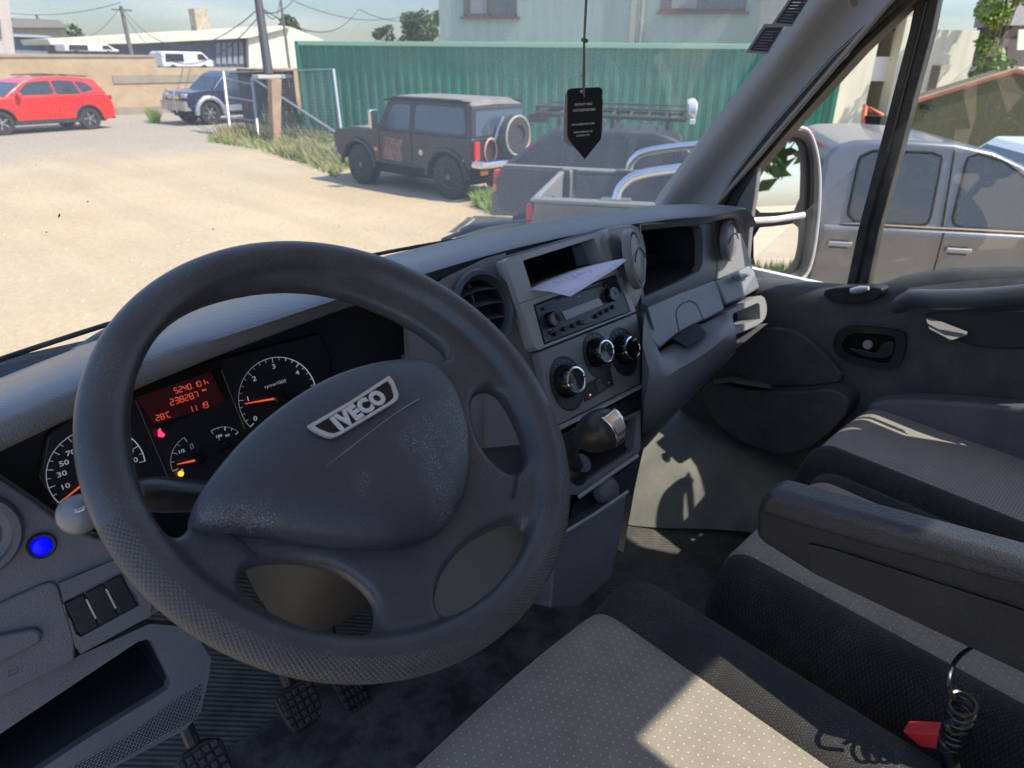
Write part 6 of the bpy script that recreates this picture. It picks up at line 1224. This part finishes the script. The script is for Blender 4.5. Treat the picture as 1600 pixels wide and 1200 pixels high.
# ---- grey-green house behind it
def wallmat(n, c, **k):
    m = mat(n, c, .9, bump=.25, bscale=25, var=.06, vscale=.7, **k); t = m.node_tree; b = t.nodes['Principled BSDF']; tc = t.nodes.new('ShaderNodeTexCoord'); mp = t.nodes.new('ShaderNodeMapping'); mp.inputs['Scale'].default_value = (2.5, 2.5, .25)
    q = t.nodes.new('ShaderNodeTexNoise'); q.inputs['Scale'].default_value = 1.5; q.inputs['Detail'].default_value = 7; t.links.new(tc.outputs['Object'], mp.inputs[0]); t.links.new(mp.outputs[0], q.inputs['Vector']); r = t.nodes.new('ShaderNodeMapRange'); r.inputs['From Min'].default_value = .45; r.inputs['From Max'].default_value = .75; r.inputs['To Max'].default_value = .4; t.links.new(q.outputs['Fac'], r.inputs['Value'])
    mx = t.nodes.new('ShaderNodeMix'); mx.data_type = 'RGBA'; t.links.new(r.outputs[0], mx.inputs[0]); t.links.new(b.inputs['Base Color'].links[0].from_socket, mx.inputs[6]); mx.inputs[7].default_value = (*[x*.62 for x in c], 1); t.links.new(mx.outputs[2], b.inputs['Base Color']); return m
HG = wallmat('render_grey_green', (.38, .50, .43)); HWt = wallmat('render_cream', (.62, .60, .47)); FR = mat('window_brown', (.16, .11, .09), .6); PN = mat('window_pane', (.10, .12, .13), .08, spec=.9)
ROOFB = mat('roof_brown', (.10, .08, .085), .8, var=.2, vscale=6)
def local_build(root, dirv):
    pass
def house(name, label, loc, dirv, L, D, H, wall, wins, roofm, rh=2.5, group=None, wsz=(1.5, 1.3), roof='gable', winm=FR):
    r_ = thing(name, label, 'building', (loc[0], loc[1], loc[2] if len(loc) > 2 else 0), math.atan2(dirv[1], dirv[0]), group)
    det(r_, 'wall', wall, lambda b: b.box((L/2, D/2, H/2), (L, D, H)))
    if roof == 'gable': det(r_, 'roof', roofm, lambda b: b.prism([(-.4, -.5, H), (-.4, D+.5, H), (-.4, D/2, H+rh)], (L+.8, 0, 0)))
    elif roof == 'hip': det(r_, 'roof', roofm, lambda b: b.add([(-.4, -.4, H), (L+.4, -.4, H), (L+.4, D+.4, H), (-.4, D+.4, H), (D/2, D/2, H+rh), (L-D/2, D/2, H+rh)], [(0, 1, 5, 4), (1, 2, 5), (2, 3, 4, 5), (3, 0, 4), (0, 3, 2, 1)]))
    else: det(r_, 'roof', roofm, lambda b: b.box((L/2, D/2, H+.1), (L+.3, D+.3, .2)))
    for (x_, z_, w_, h_) in wins:
        o = det(r_, 'window', winm, lambda b: [b.box((x_, -.02, z_+s*(h_/2-.05)), (w_, .08, .1)) for s in (1, -1)]+[b.box((x_+s*(w_/2-.05), -.02, z_), (.1, .08, h_)) for s in (1, -1)]+[b.box((x_, -.02, z_), (.08, .08, h_))]+[b.box((x_, -.08, z_-h_/2-.05), (w_+.2, .2, .06))])
        det(o, 'pane', PN, lambda b: b.box((x_, -.005, z_), (w_-.1, .03, h_-.1)))
    return r_
def fpt(x, y, depth): return CAM+ray(x, y)*depth
# ---- sandstone terrace wall behind the red car
WALL = mat('wall_sandstone', (.40, .28, .165), .9, bump=.5, bscale=6, c2=(.50, .37, .23), vscale=2.2, bdist=.02); WALL2 = wallmat('wall_grey_band', (.30, .26, .20))
WY = 33.5
b_ = MB(); b_.prism([(-14, WY, 0), (at(560, 150, Y=WY)[0], WY, 0), (at(560, 150, Y=WY)[0], WY, at(400, 106, Y=WY)[2]), (at(246, 106, Y=WY)[0], WY, at(246, 106, Y=WY)[2]), (at(241, 86, Y=WY)[0], WY, at(241, 86, Y=WY)[2]), (-14, WY, at(0, 84, Y=WY)[2])], (0, .5, 0))
wl = b_.build('terrace_wall', WALL, flat=True); tag(wl, 'stepped sandstone coloured terrace wall behind the red car', 'wall')
tw = thing('wall_coping', 'grey weathered ledge running along the terrace wall', 'ledge', (0, WY, 0)); 
bpy.data.objects.remove(tw)
def strip(x0, y0, x1, y1, h_, nm='ledge'):
    a, c = at(x0, y0, Y=WY), at(x1, y1, Y=WY); b = MB(); b.prism([(a[0], WY-.04, a[2]), (c[0], WY-.04, c[2]), (c[0], WY-.04, c[2]-h_), (a[0], WY-.04, a[2]-h_)], (0, .04, 0)); return b.build(nm, WALL2, wl, flat=True)
strip(175, 118, 350, 116, .30); strip(180, 168, 350, 162, .55, 'plinth'); strip(-300, 86, 241, 86.5, .07, 'coping')
# terrace ground behind the wall
b_ = MB(); tz = at(300, 107, Y=WY)[2]-.4; b_.prism([(-60, WY+.5, tz), (60, WY+.5, tz), (60, 140, tz), (-60, 140, tz)], (0, 0, -.3)); struct(b_.build('terrace_ground', mat('terrace_soil', (.3, .26, .2), .95), flat=True))
# ---- white roofed hall
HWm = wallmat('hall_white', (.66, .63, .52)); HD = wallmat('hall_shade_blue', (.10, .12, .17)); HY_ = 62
hall = thing('hall', 'long low hall with white roof edge and a front coloured as blue grey shade behind the terrace wall', 'building', tuple(at(75, 110, Y=HY_)[:2])+(tz,)); hp_ = Vector(hall.location)
def far_poly(par, nm, L, Y_, dy, m_, y2=None):
    b = MB(); b.prism([Vector(at(x, y, Y=Y_))-hp_ if par is hall else Vector(at(x, y, Y=Y_))-Vector(par.location) for x, y in L], (0, dy, 0)); return b.build(nm, m_, par, flat=True)
far_poly(hall, 'roof', [(74, 61), (250, 51), (440, 40), (455, 42), (390, 59), (215, 68), (80, 70)], HY_-1, 8, HWm)
far_poly(hall, 'front_wall', [(76, 70), (215, 68), (390, 59), (392, 118), (76, 118)], HY_, .3, HD)  # dark blue grey is the shade under the roof, painted on
for k_ in range(6): far_poly(hall, 'bay', [(338+k_*9, 66), (344+k_*9, 66), (344+k_*9, 100), (338+k_*9, 100)], HY_-.1, .1, mat('bay_pale', (.22, .24, .28), .8) if k_ == 0 else bpy.data.materials['bay_pale'])
far_poly(hall, 'gable_wall', [(388, 60), (440, 41), (457, 43), (505, 62), (505, 125), (390, 125)], HY_-.6, .4, HWm)
far_poly(hall, 'chimney', [(303, 13), (325, 13), (330, 49), (309, 51)], HY_+1, 1.2, mat('chimney_brick', (.42, .36, .26), .9, var=.25, vscale=3))
def simple_van(nm, label, x0, x1, y0, y1, Y_):
    a, c = at(x0, y1, Y=Y_), at(x1, y0, Y=Y_); w_ = c[0]-a[0]; h_ = c[2]-a[2]; r_ = thing(nm, label, 'van', (a[0], Y_, a[2]), 0, 'white vans on the terrace')
    det(r_, 'body', carpaint(nm+'_white', (.7, .7, .68)), lambda b: b.prism([(0, 0, .25), (w_, 0, .25), (w_, 0, h_*.55), (w_*.93, 0, h_*.62), (w_*.80, 0, h_*.98), (w_*.05, 0, h_), (0, 0, h_*.9)], (0, 1.9, 0)), .08)
    det(r_, 'side_window', gdark, lambda b: b.prism([(w_*.07, -.01, h_*.5), (w_*.42, -.01, h_*.5), (w_*.42, -.01, h_*.88), (w_*.09, -.01, h_*.88)], (0, -.02, 0)))
    det(r_, 'windscreen', gdark, lambda b: b.prism([(w_*.70, -.01, h_*.6), (w_*.88, -.01, h_*.6), (w_*.80, -.01, h_*.88), (w_*.70, -.01, h_*.88)], (0, -.02, 0)))
    for q in (.2, .8): det(r_, 'wheel', rub, lambda b: b.cyl((w_*q, -.02, .2), (w_*q, .25, .2), min(.3, h_*.17), 20))
simple_van('parked_van', 'low white van on the terrace to the left, above the red car', 104, 184, 69, 88, 46); simple_van('parked_van', 'taller white van on the terrace right of the low one', 256, 331, 81, 112, 46)
# houses at the far left
def far_house(nm, label, wallL, roofL, Y_, wm, rm, extra=()):
    o = at(*wallL[0], Y=Y_); r_ = thing(nm, label, 'building', (o[0], Y_, o[2])); 
    far_poly(r_, 'wall', wallL, Y_, 8, wm); 
    if roofL: far_poly(r_, 'roof', roofL, Y_-.6, 9, rm)
    for nm_, L, m_ in extra: far_poly(r_, nm_, L, Y_-.08, .06, m_)
far_house('house', 'small house with grey hipped roof at the far left', [(20, 110), (104, 110), (104, 43), (20, 43)], [(16, 43), (108, 43), (92, 31), (20, 28)], 80, wallmat('far_wall_ochre', (.45, .40, .28)), mat('far_roof_grey', (.22, .20, .20), .8))
far_house('shed', 'grey blue shed in front of the hipped roof house', [(22, 110), (78, 110), (72, 55), (22, 53)], [(18, 53), (78, 56), (84, 60), (20, 57)], 70, wallmat('shed_blue', (.22, .27, .32)), mat('shed_roof', (.35, .36, .38), .7))
far_house('tower_block', 'pale pink building edge at the very left of the view', [(-60, 110), (24, 85), (10, -30), (-60, -30)], None, 50, wallmat('pink_wall', (.50, .44, .40)), None, [('window', [(-6, 60), (3, 60), (0, 30), (-6, 30)], PN)])
# ---- poles and wires
conc = mat('pole_wood', (.12, .11, .10), .9, var=.3, vscale=4)
def pole(nm, label, xt, yt, xb, yb, depth, r, m_=conc, bars=()):
    b = fpt(xb, yb, depth); t_ = fpt(xt, yt, depth); o = Vector(b); r_ = thing(nm, label, 'pole', tuple(b)); det(r_, 'mast', m_, lambda q: q.tube([Vector((0, 0, -1.5)), Vector(t_)-o], [r, r*.7], 10))
    for l in bars: det(r_, 'cross_arm', m_, lambda q: q.box(Vector(t_)-o+Vector((0, 0, l)), (1.2, .08, .08)))
    return Vector(t_)
t1 = pole('utility_pole', 'wooden utility pole rising above the white hall roof', 189, 10, 206, 84, 44, .16, bars=(-.2,))
t3 = pole('utility_pole', 'thin grey pole just right of the thick dark one', 436, -20, 453, 106, 40, .09)
t0 = pole('utility_pole', 'short wooden pole by the small far left house', 57, 24, 66, 55, 70, .15)
# thick dark pole on its tapering brick foot
pb = fpt(429, 217, 20.5); r_ = thing('utility_pole', 'thick dark pole standing on a tapered orange brick foot behind the fence', 'pole', (pb[0], pb[1], 0)); o = Vector((pb[0], pb[1], 0))
t2 = fpt(398, -40, 20.5); tm_ = fpt(420, 118, 20.5)
det(r_, 'mast', mat('pole_dark', (.05, .05, .06), .7), lambda q: q.tube([Vector(tm_)-o, Vector(t2)-o], [.14, .105], 12)); det(r_, 'foot', mat('foot_brick', (.40, .27, .18), .9, var=.2, vscale=6), lambda q: q.prism([(-.08, -.10, 0), (.14, -.10, 0), (.40, -.10, tm_[2]-.08), (.08, -.10, tm_[2]-.08)], (0, .25, 0)), .01)
det(r_, 'mast_cap', mat('cap_pale', (.5, .48, .45), .7), lambda q: q.box(Vector(tm_)-o+Vector((.12, 0, -.03)), (1.1, .4, .1)), .01)
def wire(label, P, sag, r=.018):
    P = [Vector(p) for p in P]; n = 14; L = []
    for a, c in zip(P[:-1], P[1:]):
        for i in range(n): t_ = i/n; L.append(a.lerp(c, t_)-Vector((0, 0, sag*4*t_*(1-t_))))
    L.append(P[-1]); b = MB(); b.tube(L, r, 4); tag(b.build('overhead_wire', mat('wire_dark', (.03, .03, .04), .6) if 'wire_dark' not in bpy.data.materials else bpy.data.materials['wire_dark']), label, 'wire', 'overhead wires in the sky')
W = lambda x, y, d: fpt(x, y, d)
wire('upper overhead wire from the left edge to the wooden utility pole', [W(-80, -5, 60), t1+Vector((0, 0, .2))], 1.0)
wire('lower overhead wire from the far left pole to the wooden utility pole', [t0, t1], 2.0)
wire('sagging overhead wire from the wooden pole to the thick dark pole, highest one', [t1, W(406, 12, 20.5)], 1.6)
wire('sagging overhead wire from the wooden pole to the thick dark pole, lowest one', [t1-Vector((0, 0, .3)), W(408, 22, 20.5)], 2.1)
wire('overhead wire leaving the thin grey pole to the upper right', [W(404, 2, 20.5), W(438, -8, 40), W(640, 22, 55)], .8)
wire('overhead wire crossing to the tree tops', [W(408, 12, 20.5), W(560, 14, 40), W(700, 3, 50)], .9)
wire('thin overhead wire rising right beside the thick dark pole', [W(412, 20, 20.5), W(470, -20, 30)], .3)
# ---- wire fence and gate
gal = mat('galvanised', (.42, .43, .45), .45, .6)
FD = 21.0
def fxy(x, y, d): p = fpt(x, y, d); return Vector(p)
fA = fxy(361, 217, 21.6); fB = fxy(404, 217, 21.2); fC = fxy(534, 205, 19.6)
fen = thing('wire_fence', 'galvanised wire mesh fence with diagonal brace in the grass', 'fence', (fA.x, fA.y, 0)); o = Vector((fA.x, fA.y, 0))
tA, tB, tC = fxy(349, 112, 21.6), fxy(394, 122, 21.2), fxy(521, 108, 19.6)
P0 = [Vector((p.x, p.y, 0)) for p in (fA, fB, fC)]
for a, t_ in zip(P0, (tA, tB, tC)): det(fen, 'post', gal, lambda q: q.tube([a-o, t_-o], .045, 8))
det(fen, 'brace', gal, lambda q: q.tube([tB-o, P0[2]-o+Vector((0, 0, .25))], .035, 8))
det(fen, 'top_rail', gal, lambda q: q.tube([tA-o, tB-o+Vector((0, 0, .18))], .022, 6)); det(fen, 'top_rail', gal, lambda q: q.tube([tB-o+Vector((0, 0, .18)), tC-o], .016, 6))
det(fen, 'gate_rail', gal, lambda q: [q.tube([P0[0].lerp(tA, f)-o, P0[1].lerp(tB, f)-o], .018, 6) for f in (.12, .3, .62, .9)])
b_ = MB()
for a, ta, c, tc_, n in ((P0[0], tA, P0[1], tB, 16), (P0[1], tB, P0[2], tC, 44)):
    for i in range(1, n): f = i/n; b_.tube([a.lerp(c, f)-o, ta.lerp(tc_, f)-o], .0035, 3, caps=False)
    for j in range(1, 22): f = j/22; b_.tube([a.lerp(ta, f)-o, c.lerp(tc_, f)-o], .003, 3, caps=False)
b_.build('wire_mesh', gal, fen, flat=True)
dk_ = thing('dark_panel', 'dark brown slatted panel between the thick pole and the container', 'screen', tuple(fxy(465, 215, 23.5))); dk_.location.z = 0  # dark brown panel made of upright slats
q0, q1 = fxy(385, 215, 24.0), fxy(470, 210, 23.2); q0.z = q1.z = 0; o = Vector(dk_.location)
det(dk_, 'slats', mat('panel_dark', (.05, .04, .035), .8, var=.3, vscale=4), lambda q: [q.prism([q0.lerp(q1, i/10)-o, q0.lerp(q1, (i+.93)/10)-o, q0.lerp(q1, (i+.93)/10)-o+Vector((0, 0, fpt(440, 108, 23.5)[2])), q0.lerp(q1, i/10)-o+Vector((0, 0, fpt(440, 108, 23.5)[2]))], (.02, .05, 0)) for i in range(10)])
# ---- grass
def inpoly(x, y, P): return inside(x, y, P)
GR = leafmat('grass_blades', (.09, .19, .025), (.25, .32, .06))
DRY = leafmat('dry_stalks', (.28, .22, .10), (.40, .33, .18))
def grass(nm, px, n, h, seed, gm=None):
    P = [tuple(at(x, y, Z=0)[:2]) for x, y in px]; xs = [p[0] for p in P]; ys = [p[1] for p in P]; g = np.random.default_rng(seed); b = MB(); k = 0
    while k < n:
        x, y = g.uniform(min(xs), max(xs)), g.uniform(min(ys), max(ys))
        if not inside(x, y, P): continue
        cl = math.sin(x*2.1)*math.cos(y*1.7)+math.sin(x*.7+y*.9)
        if g.random() > .55+.3*cl: continue
        k += 1; hh_ = h*g.uniform(.4, 1.2)*(1+.3*cl); a = g.uniform(0, 6.28); w_ = g.uniform(.010, .022); l = g.uniform(-.1, .1, 2)
        b.add([(x-w_*math.cos(a), y-w_*math.sin(a), 0), (x+w_*math.cos(a), y+w_*math.sin(a), 0), (x+l[0]+w_*.6, y+l[1], hh_*.6), (x+l[0]*2, y+l[1]*2, hh_)], [(0, 1, 2, 3)])
    o = b.build(nm, gm or GR, flat=True, fix=False); struct(o, 'stuff'); return o
grass('grass', [(325, 221), (395, 233), (470, 253), (525, 278), (545, 262), (640, 230), (640, 200), (480, 196), (360, 212)], 12000, .20, 3)
grass('dry_grass', [(325, 221), (395, 233), (470, 253), (525, 278), (545, 262), (640, 230), (640, 200), (480, 196), (360, 212)], 5000, .30, 13, DRY)
grass('tall_grass', [(415, 214), (540, 214), (600, 205), (540, 192), (430, 196)], 2500, .75, 4)
grass('grass_tuft', [(742, 322), (770, 336), (800, 338), (790, 315), (765, 306)], 900, .17, 5)
grass('weeds', [(236, 193), (250, 193), (248, 184), (236, 186)], 500, .3, 6)
# ---- house behind the container
hA = fpt(688, 90, 32.0); o_ = (hA[0], hA[1]); hd = cdir
def onwall(x, y, base, d):      # local (x,z) on a vertical wall through base with direction d
    n_ = np.array([-d[1], d[0], 0]); p = onp(x, y, (base[0], base[1], 0), n_); return (p[:2]-np.array(base[:2])) @ d, p[2]
def wr(x0, y0, x1, y1): a = onwall(x0, y0, o_, hd); c = onwall(x1, y1, o_, hd); return ((a[0]+c[0])/2, (a[1]+c[1])/2, abs(c[0]-a[0]), abs(c[1]-a[1]))
HL = onwall(1236, 60, o_, hd)[0]
w1 = wr(724, -60, 808, 26); w2 = wr(1038, -60, 1164, 18)
hs_ = thing('house', 'grey green rendered house with brown windows behind the green container', 'building', (o_[0], o_[1], 0), math.atan2(hd[1], hd[0])); sg = sgn*-1
det(hs_, 'wall', HG, lambda b: b.box((HL/2, sg*5, 5), (HL, 10, 10)))
for w_ in (w1, w2):
    o = det(hs_, 'window', FR, lambda b: [b.box((w_[0], -sg*.02, w_[1]+s*(w_[3]/2-.06)), (w_[2], .10, .12)) for s in (1, -1)]+[b.box((w_[0]+s*(w_[2]/2-.05), -sg*.02, w_[1]), (.1, .10, w_[3])) for s in (1, 0, -1)]+[b.box((w_[0], -sg*.08, w_[1]-w_[3]/2-.05), (w_[2]+.3, .25, .08))])
    det(o, 'pane', PN, lambda b: b.box((w_[0], -sg*.0, w_[1]), (w_[2]-.1, .04, w_[3]-.1))); det(o, 'curtain', mat('blind', (.30, .30, .30), .8) if 'blind' not in bpy.data.materials else bpy.data.materials['blind'], lambda b: b.box((w_[0]-w_[2]*.22, -sg*.03, w_[1]-.1), (w_[2]*.3, .01, w_[3]-.3)))
dpx = wr(992, 0, 1012, 60); det(hs_, 'downpipe', mat('pipe', (.30, .31, .27), .5), lambda b: b.cyl((dpx[0], -sg*.1, 0), (dpx[0], -sg*.1, 10), .08, 10)); det(hs_, 'wall_strip', HWt, lambda b: b.box((dpx[0]-.35, -sg*.03, 5), (.25, .06, 10)))
# cream workshop to the right of it, with an open bay
ba = fpt(1222, 90, 27.0); bd = np.array([.80, -.60]); ob = (ba[0], ba[1])
def wx(x, y=90): return onwall(x, y, ob, bd)
ws_ = thing('workshop', 'cream rendered workshop with an open bay right of the green container', 'building', (ob[0], ob[1], 0), math.atan2(bd[1], bd[0]))
x1_, x2_, x3_, x4_ = wx(1368)[0], wx(1404)[0], wx(1424)[0], wx(1520)[0]
det(ws_, 'wall', HWt, lambda b: [b.box((x1_/2, 3, 4.5), (x1_, 6, 9)), b.box(((x2_+x3_)/2, .3, 4.5), (x3_-x2_, .6, 9))])
det(ws_, 'lintel', wallmat('lintel_pink', (.42, .33, .30)), lambda b: b.box(((x1_+x3_)/2, 3, 6.5), (x3_-x1_+.1, 6.02, 5)))
det(ws_, 'bay_interior', mat('bay_dark', (.03, .03, .035), .8), lambda b: b.box(((x1_+x2_)/2, 5.5, 2), (x2_-x1_+.3, 1, 4)))
det(ws_, 'sign_board', mat('board_white', (.6, .6, .6), .6), lambda b: b.box((wx(1372)[0]+.5, .6, wx(1372, 108)[1]), (.9, .05, .9)))
wt = wx(1500, 47)[1]; 
wh = thing('house', 'plain cream white building with one narrow dark window beyond the quarter bar', 'building', (*(np.array(ob)+bd*x3_), 0), math.atan2(bd[1], bd[0])); Lw = x4_-x3_
det(wh, 'wall', wallmat('wall_white', (.66, .64, .54)), lambda b: b.box((Lw/2, 4, wt/2), (Lw, 8, wt)))
nw = wx(1457, 128); det(wh, 'window', mat('narrow_window', (.16, .13, .11), .5), lambda b: b.box((nw[0]-x3_, -.02, nw[1]), (.35, .08, 1.2)))
det(wh, 'roof', ROOFB, lambda b: b.box((Lw/2-.6, 4.5, wt+1.2), (Lw-1.6, 7, 2.4)))
# orange machine frame
mq = fpt(1358, 190, 22.0); mc = thing('loader_frame', 'orange steel machine frame behind the silver pickup roof', 'machine', (mq[0], mq[1], 0)); o = Vector(mc.location)
det(mc, 'arm', mat('orange_paint', (.65, .16, .06), .5), lambda b: b.tube([fpt(1346, 210, 22)-o, fpt(1352, 166, 22)-o, fpt(1376, 180, 22)-o, fpt(1378, 210, 22)-o], .09, 8)); det(mc, 'cab', under, lambda b: b.box(Vector(fpt(1366, 196, 22))-o, (.5, .5, .6)), .03)
# right side: olive shed wall, far roofs, tree
sm_ = thing('shed', 'low olive green shed with a sloping top behind the silver pickup', 'building', tuple(fpt(1500, 190, 17))); sm_.location.z = 0; o = Vector(sm_.location)
OL = wallmat('olive_render', (.085, .088, .045)); sd = np.array([.62, -.78]); sb_ = fpt(1424, 200, 18.0)
def sx_(x, y): return Vector(onp(x, y, (sb_[0], sb_[1], 0), (-sd[1], sd[0], 0)))-o
det(sm_, 'wall', OL, lambda b: b.prism([sx_(1424, 230)*1, sx_(1424, 161), sx_(1586, 111), sx_(1640, 122), sx_(1760, 150), sx_(1760, 260)], (.9, .7, 0)))
det(sm_, 'roof_edge', mat('tile_red', (.30, .15, .10), .8), lambda b: b.tube([sx_(1424, 160), sx_(1586, 110), sx_(1640, 121), sx_(1760, 149)], .07, 6))
det(sm_, 'vent', under, lambda b: b.box(sx_(1447, 167), (.22, .22, .10)))
fh = lambda nm, label, wl_, rf_, d_, wm, rm, win=None: None
def slab(root, nm, L, d_, m_, th=(3, 2, 0)): o = Vector(root.location); return det(root, nm, m_, lambda b: b.prism([Vector(fpt(x, y, d_))-o for x, y in L], th))
r_ = thing('house', 'brown shingled house with grey roof at the right edge of the view', 'building', tuple(fpt(1560, 100, 45))); slab(r_, 'wall', [(1548, 130), (1700, 130), (1700, 38), (1560, 40)], 45, mat('shingle_brown', (.075, .055, .055), .85, var=.3, vscale=3)); slab(r_, 'roof', [(1554, 40), (1700, 38), (1700, -30), (1568, -30)], 44.5, mat('roof_grey_slate', (.20, .19, .185), .7, var=.2, vscale=4)); 
o = slab(r_, 'window', [(1589, 78), (1602, 78), (1604, 46), (1592, 46)], 44.3, HWt, (.05, .05, 0))
r_ = thing('house', 'low house with red tiled roof under the brown shingled one', 'building', tuple(fpt(1560, 120, 34))); slab(r_, 'wall', [(1520, 140), (1700, 140), (1700, 105), (1545, 105)], 34, wallmat('low_wall', (.45, .42, .38))); slab(r_, 'roof', [(1524, 116), (1550, 109), (1566, 117), (1526, 124)], 33.5, mat('tile_orange', (.38, .20, .13), .8), (1, .5, 0))
tree(tuple(fpt(1535, 150, 27)[:2])+(0,), 6.8, 1.35, 'bright green tree beside the cream white building', 11, LM2, n=900, size=.12, trunk=.2)
tree(tuple(fpt(467, 120, 75)[:2])+(0,), 7.0, 2.0, 'round dark green tree behind the white gable of the hall', 12, LM, n=500, size=.16, trunk=.25)
for i, (x, d, h, r) in enumerate([(602, 60, 4.9, 1.1), (648, 60, 5.7, 1.8), (678, 58, 6.0, 1.7), (625, 64, 4.6, 1.9)]): tree(tuple(fpt(x, 100, d)[:2])+(0,), h, r, ['small round tree left of the row behind the container', 'widest tree in the row behind the container', 'tree in the row nearest to the grey green house', 'low tree in the middle of the row behind the container'][i], 20+i, LM, 'trees behind the green container', n=700, size=.13, trunk=.2)
tree(tuple(fpt(127, 90, 90)[:2])+(0,), 5.4, 2.4, 'low distant tree behind the hipped roof house', 31, LM, n=50, size=.4, trunk=.3)
# white car beyond the pickup, its roof shows
body2 = [(2.1, .4), (2.15, .65), (2.0, .9), (1.1, 1.0), (-1.9, 1.02), (-2.1, .8), (-2.1, .4), (-1.9, .3), (1.9, .3)]; cab2 = [(1.2, 1.0), (.5, 1.42), (0, 1.52), (-1.2, 1.5), (-1.8, 1.02)]
win2 = [[(.85, 1.08), (.4, 1.38), (-.2, 1.45), (-.22, 1.08)], [(-.3, 1.08), (-.28, 1.45), (-1.0, 1.42), (-1.3, 1.08)]]
WH = carpaint('white_paint', (.7, .7, .7))
vehicle('parked_car', 'white car of which only the roof shows beyond the silver pickup', 'car', (8.9, .55, 0), TH, 1.75, body2, (1.3, -1.25), [(x, z*1.16-.1) for x, z in cab2], .33, WH, 1.0, wins=win2)
# what the door mirror sees behind the van
SB = carpaint('silver_blue_paint', (.35, .40, .48), .5)
vehicle('parked_car', 'silver blue saloon reflected in the upper mirror glass', 'car', (5.2, -11.5, 0), (-.3, 1), 1.75, body2, (1.3, -1.25), cab2, .33, SB, 1.0, wins=win2)
for i, (x, y, h, r) in enumerate([(2.5, -17, 7, 2.4), (6.5, -19, 8, 2.8), (10.5, -18, 7, 2.6)]): tree((x, y, 0), h, r, ['tree behind the van nearest to its rear corner, seen in the mirror', 'tallest tree behind the van, seen in the mirror', 'tree behind the van furthest right, seen in the mirror'][i], 40+i, LM, 'trees behind the van', n=25, size=.4)
b_ = MB(); g = np.random.default_rng(9)
for _ in range(2500):
    x, y = g.uniform(-2, 12), g.uniform(-21, -17); a = g.uniform(0, 6.28); b_.add([(x, y, 0), (x+.05*math.cos(a), y+.05*math.sin(a), 0), (x+.05, y, g.uniform(.1, .4))], [(0, 1, 2)])
struct(b_.build('grass_verge', GR, flat=True, fix=False), 'stuff')
print('objects', len(bpy.data.objects))
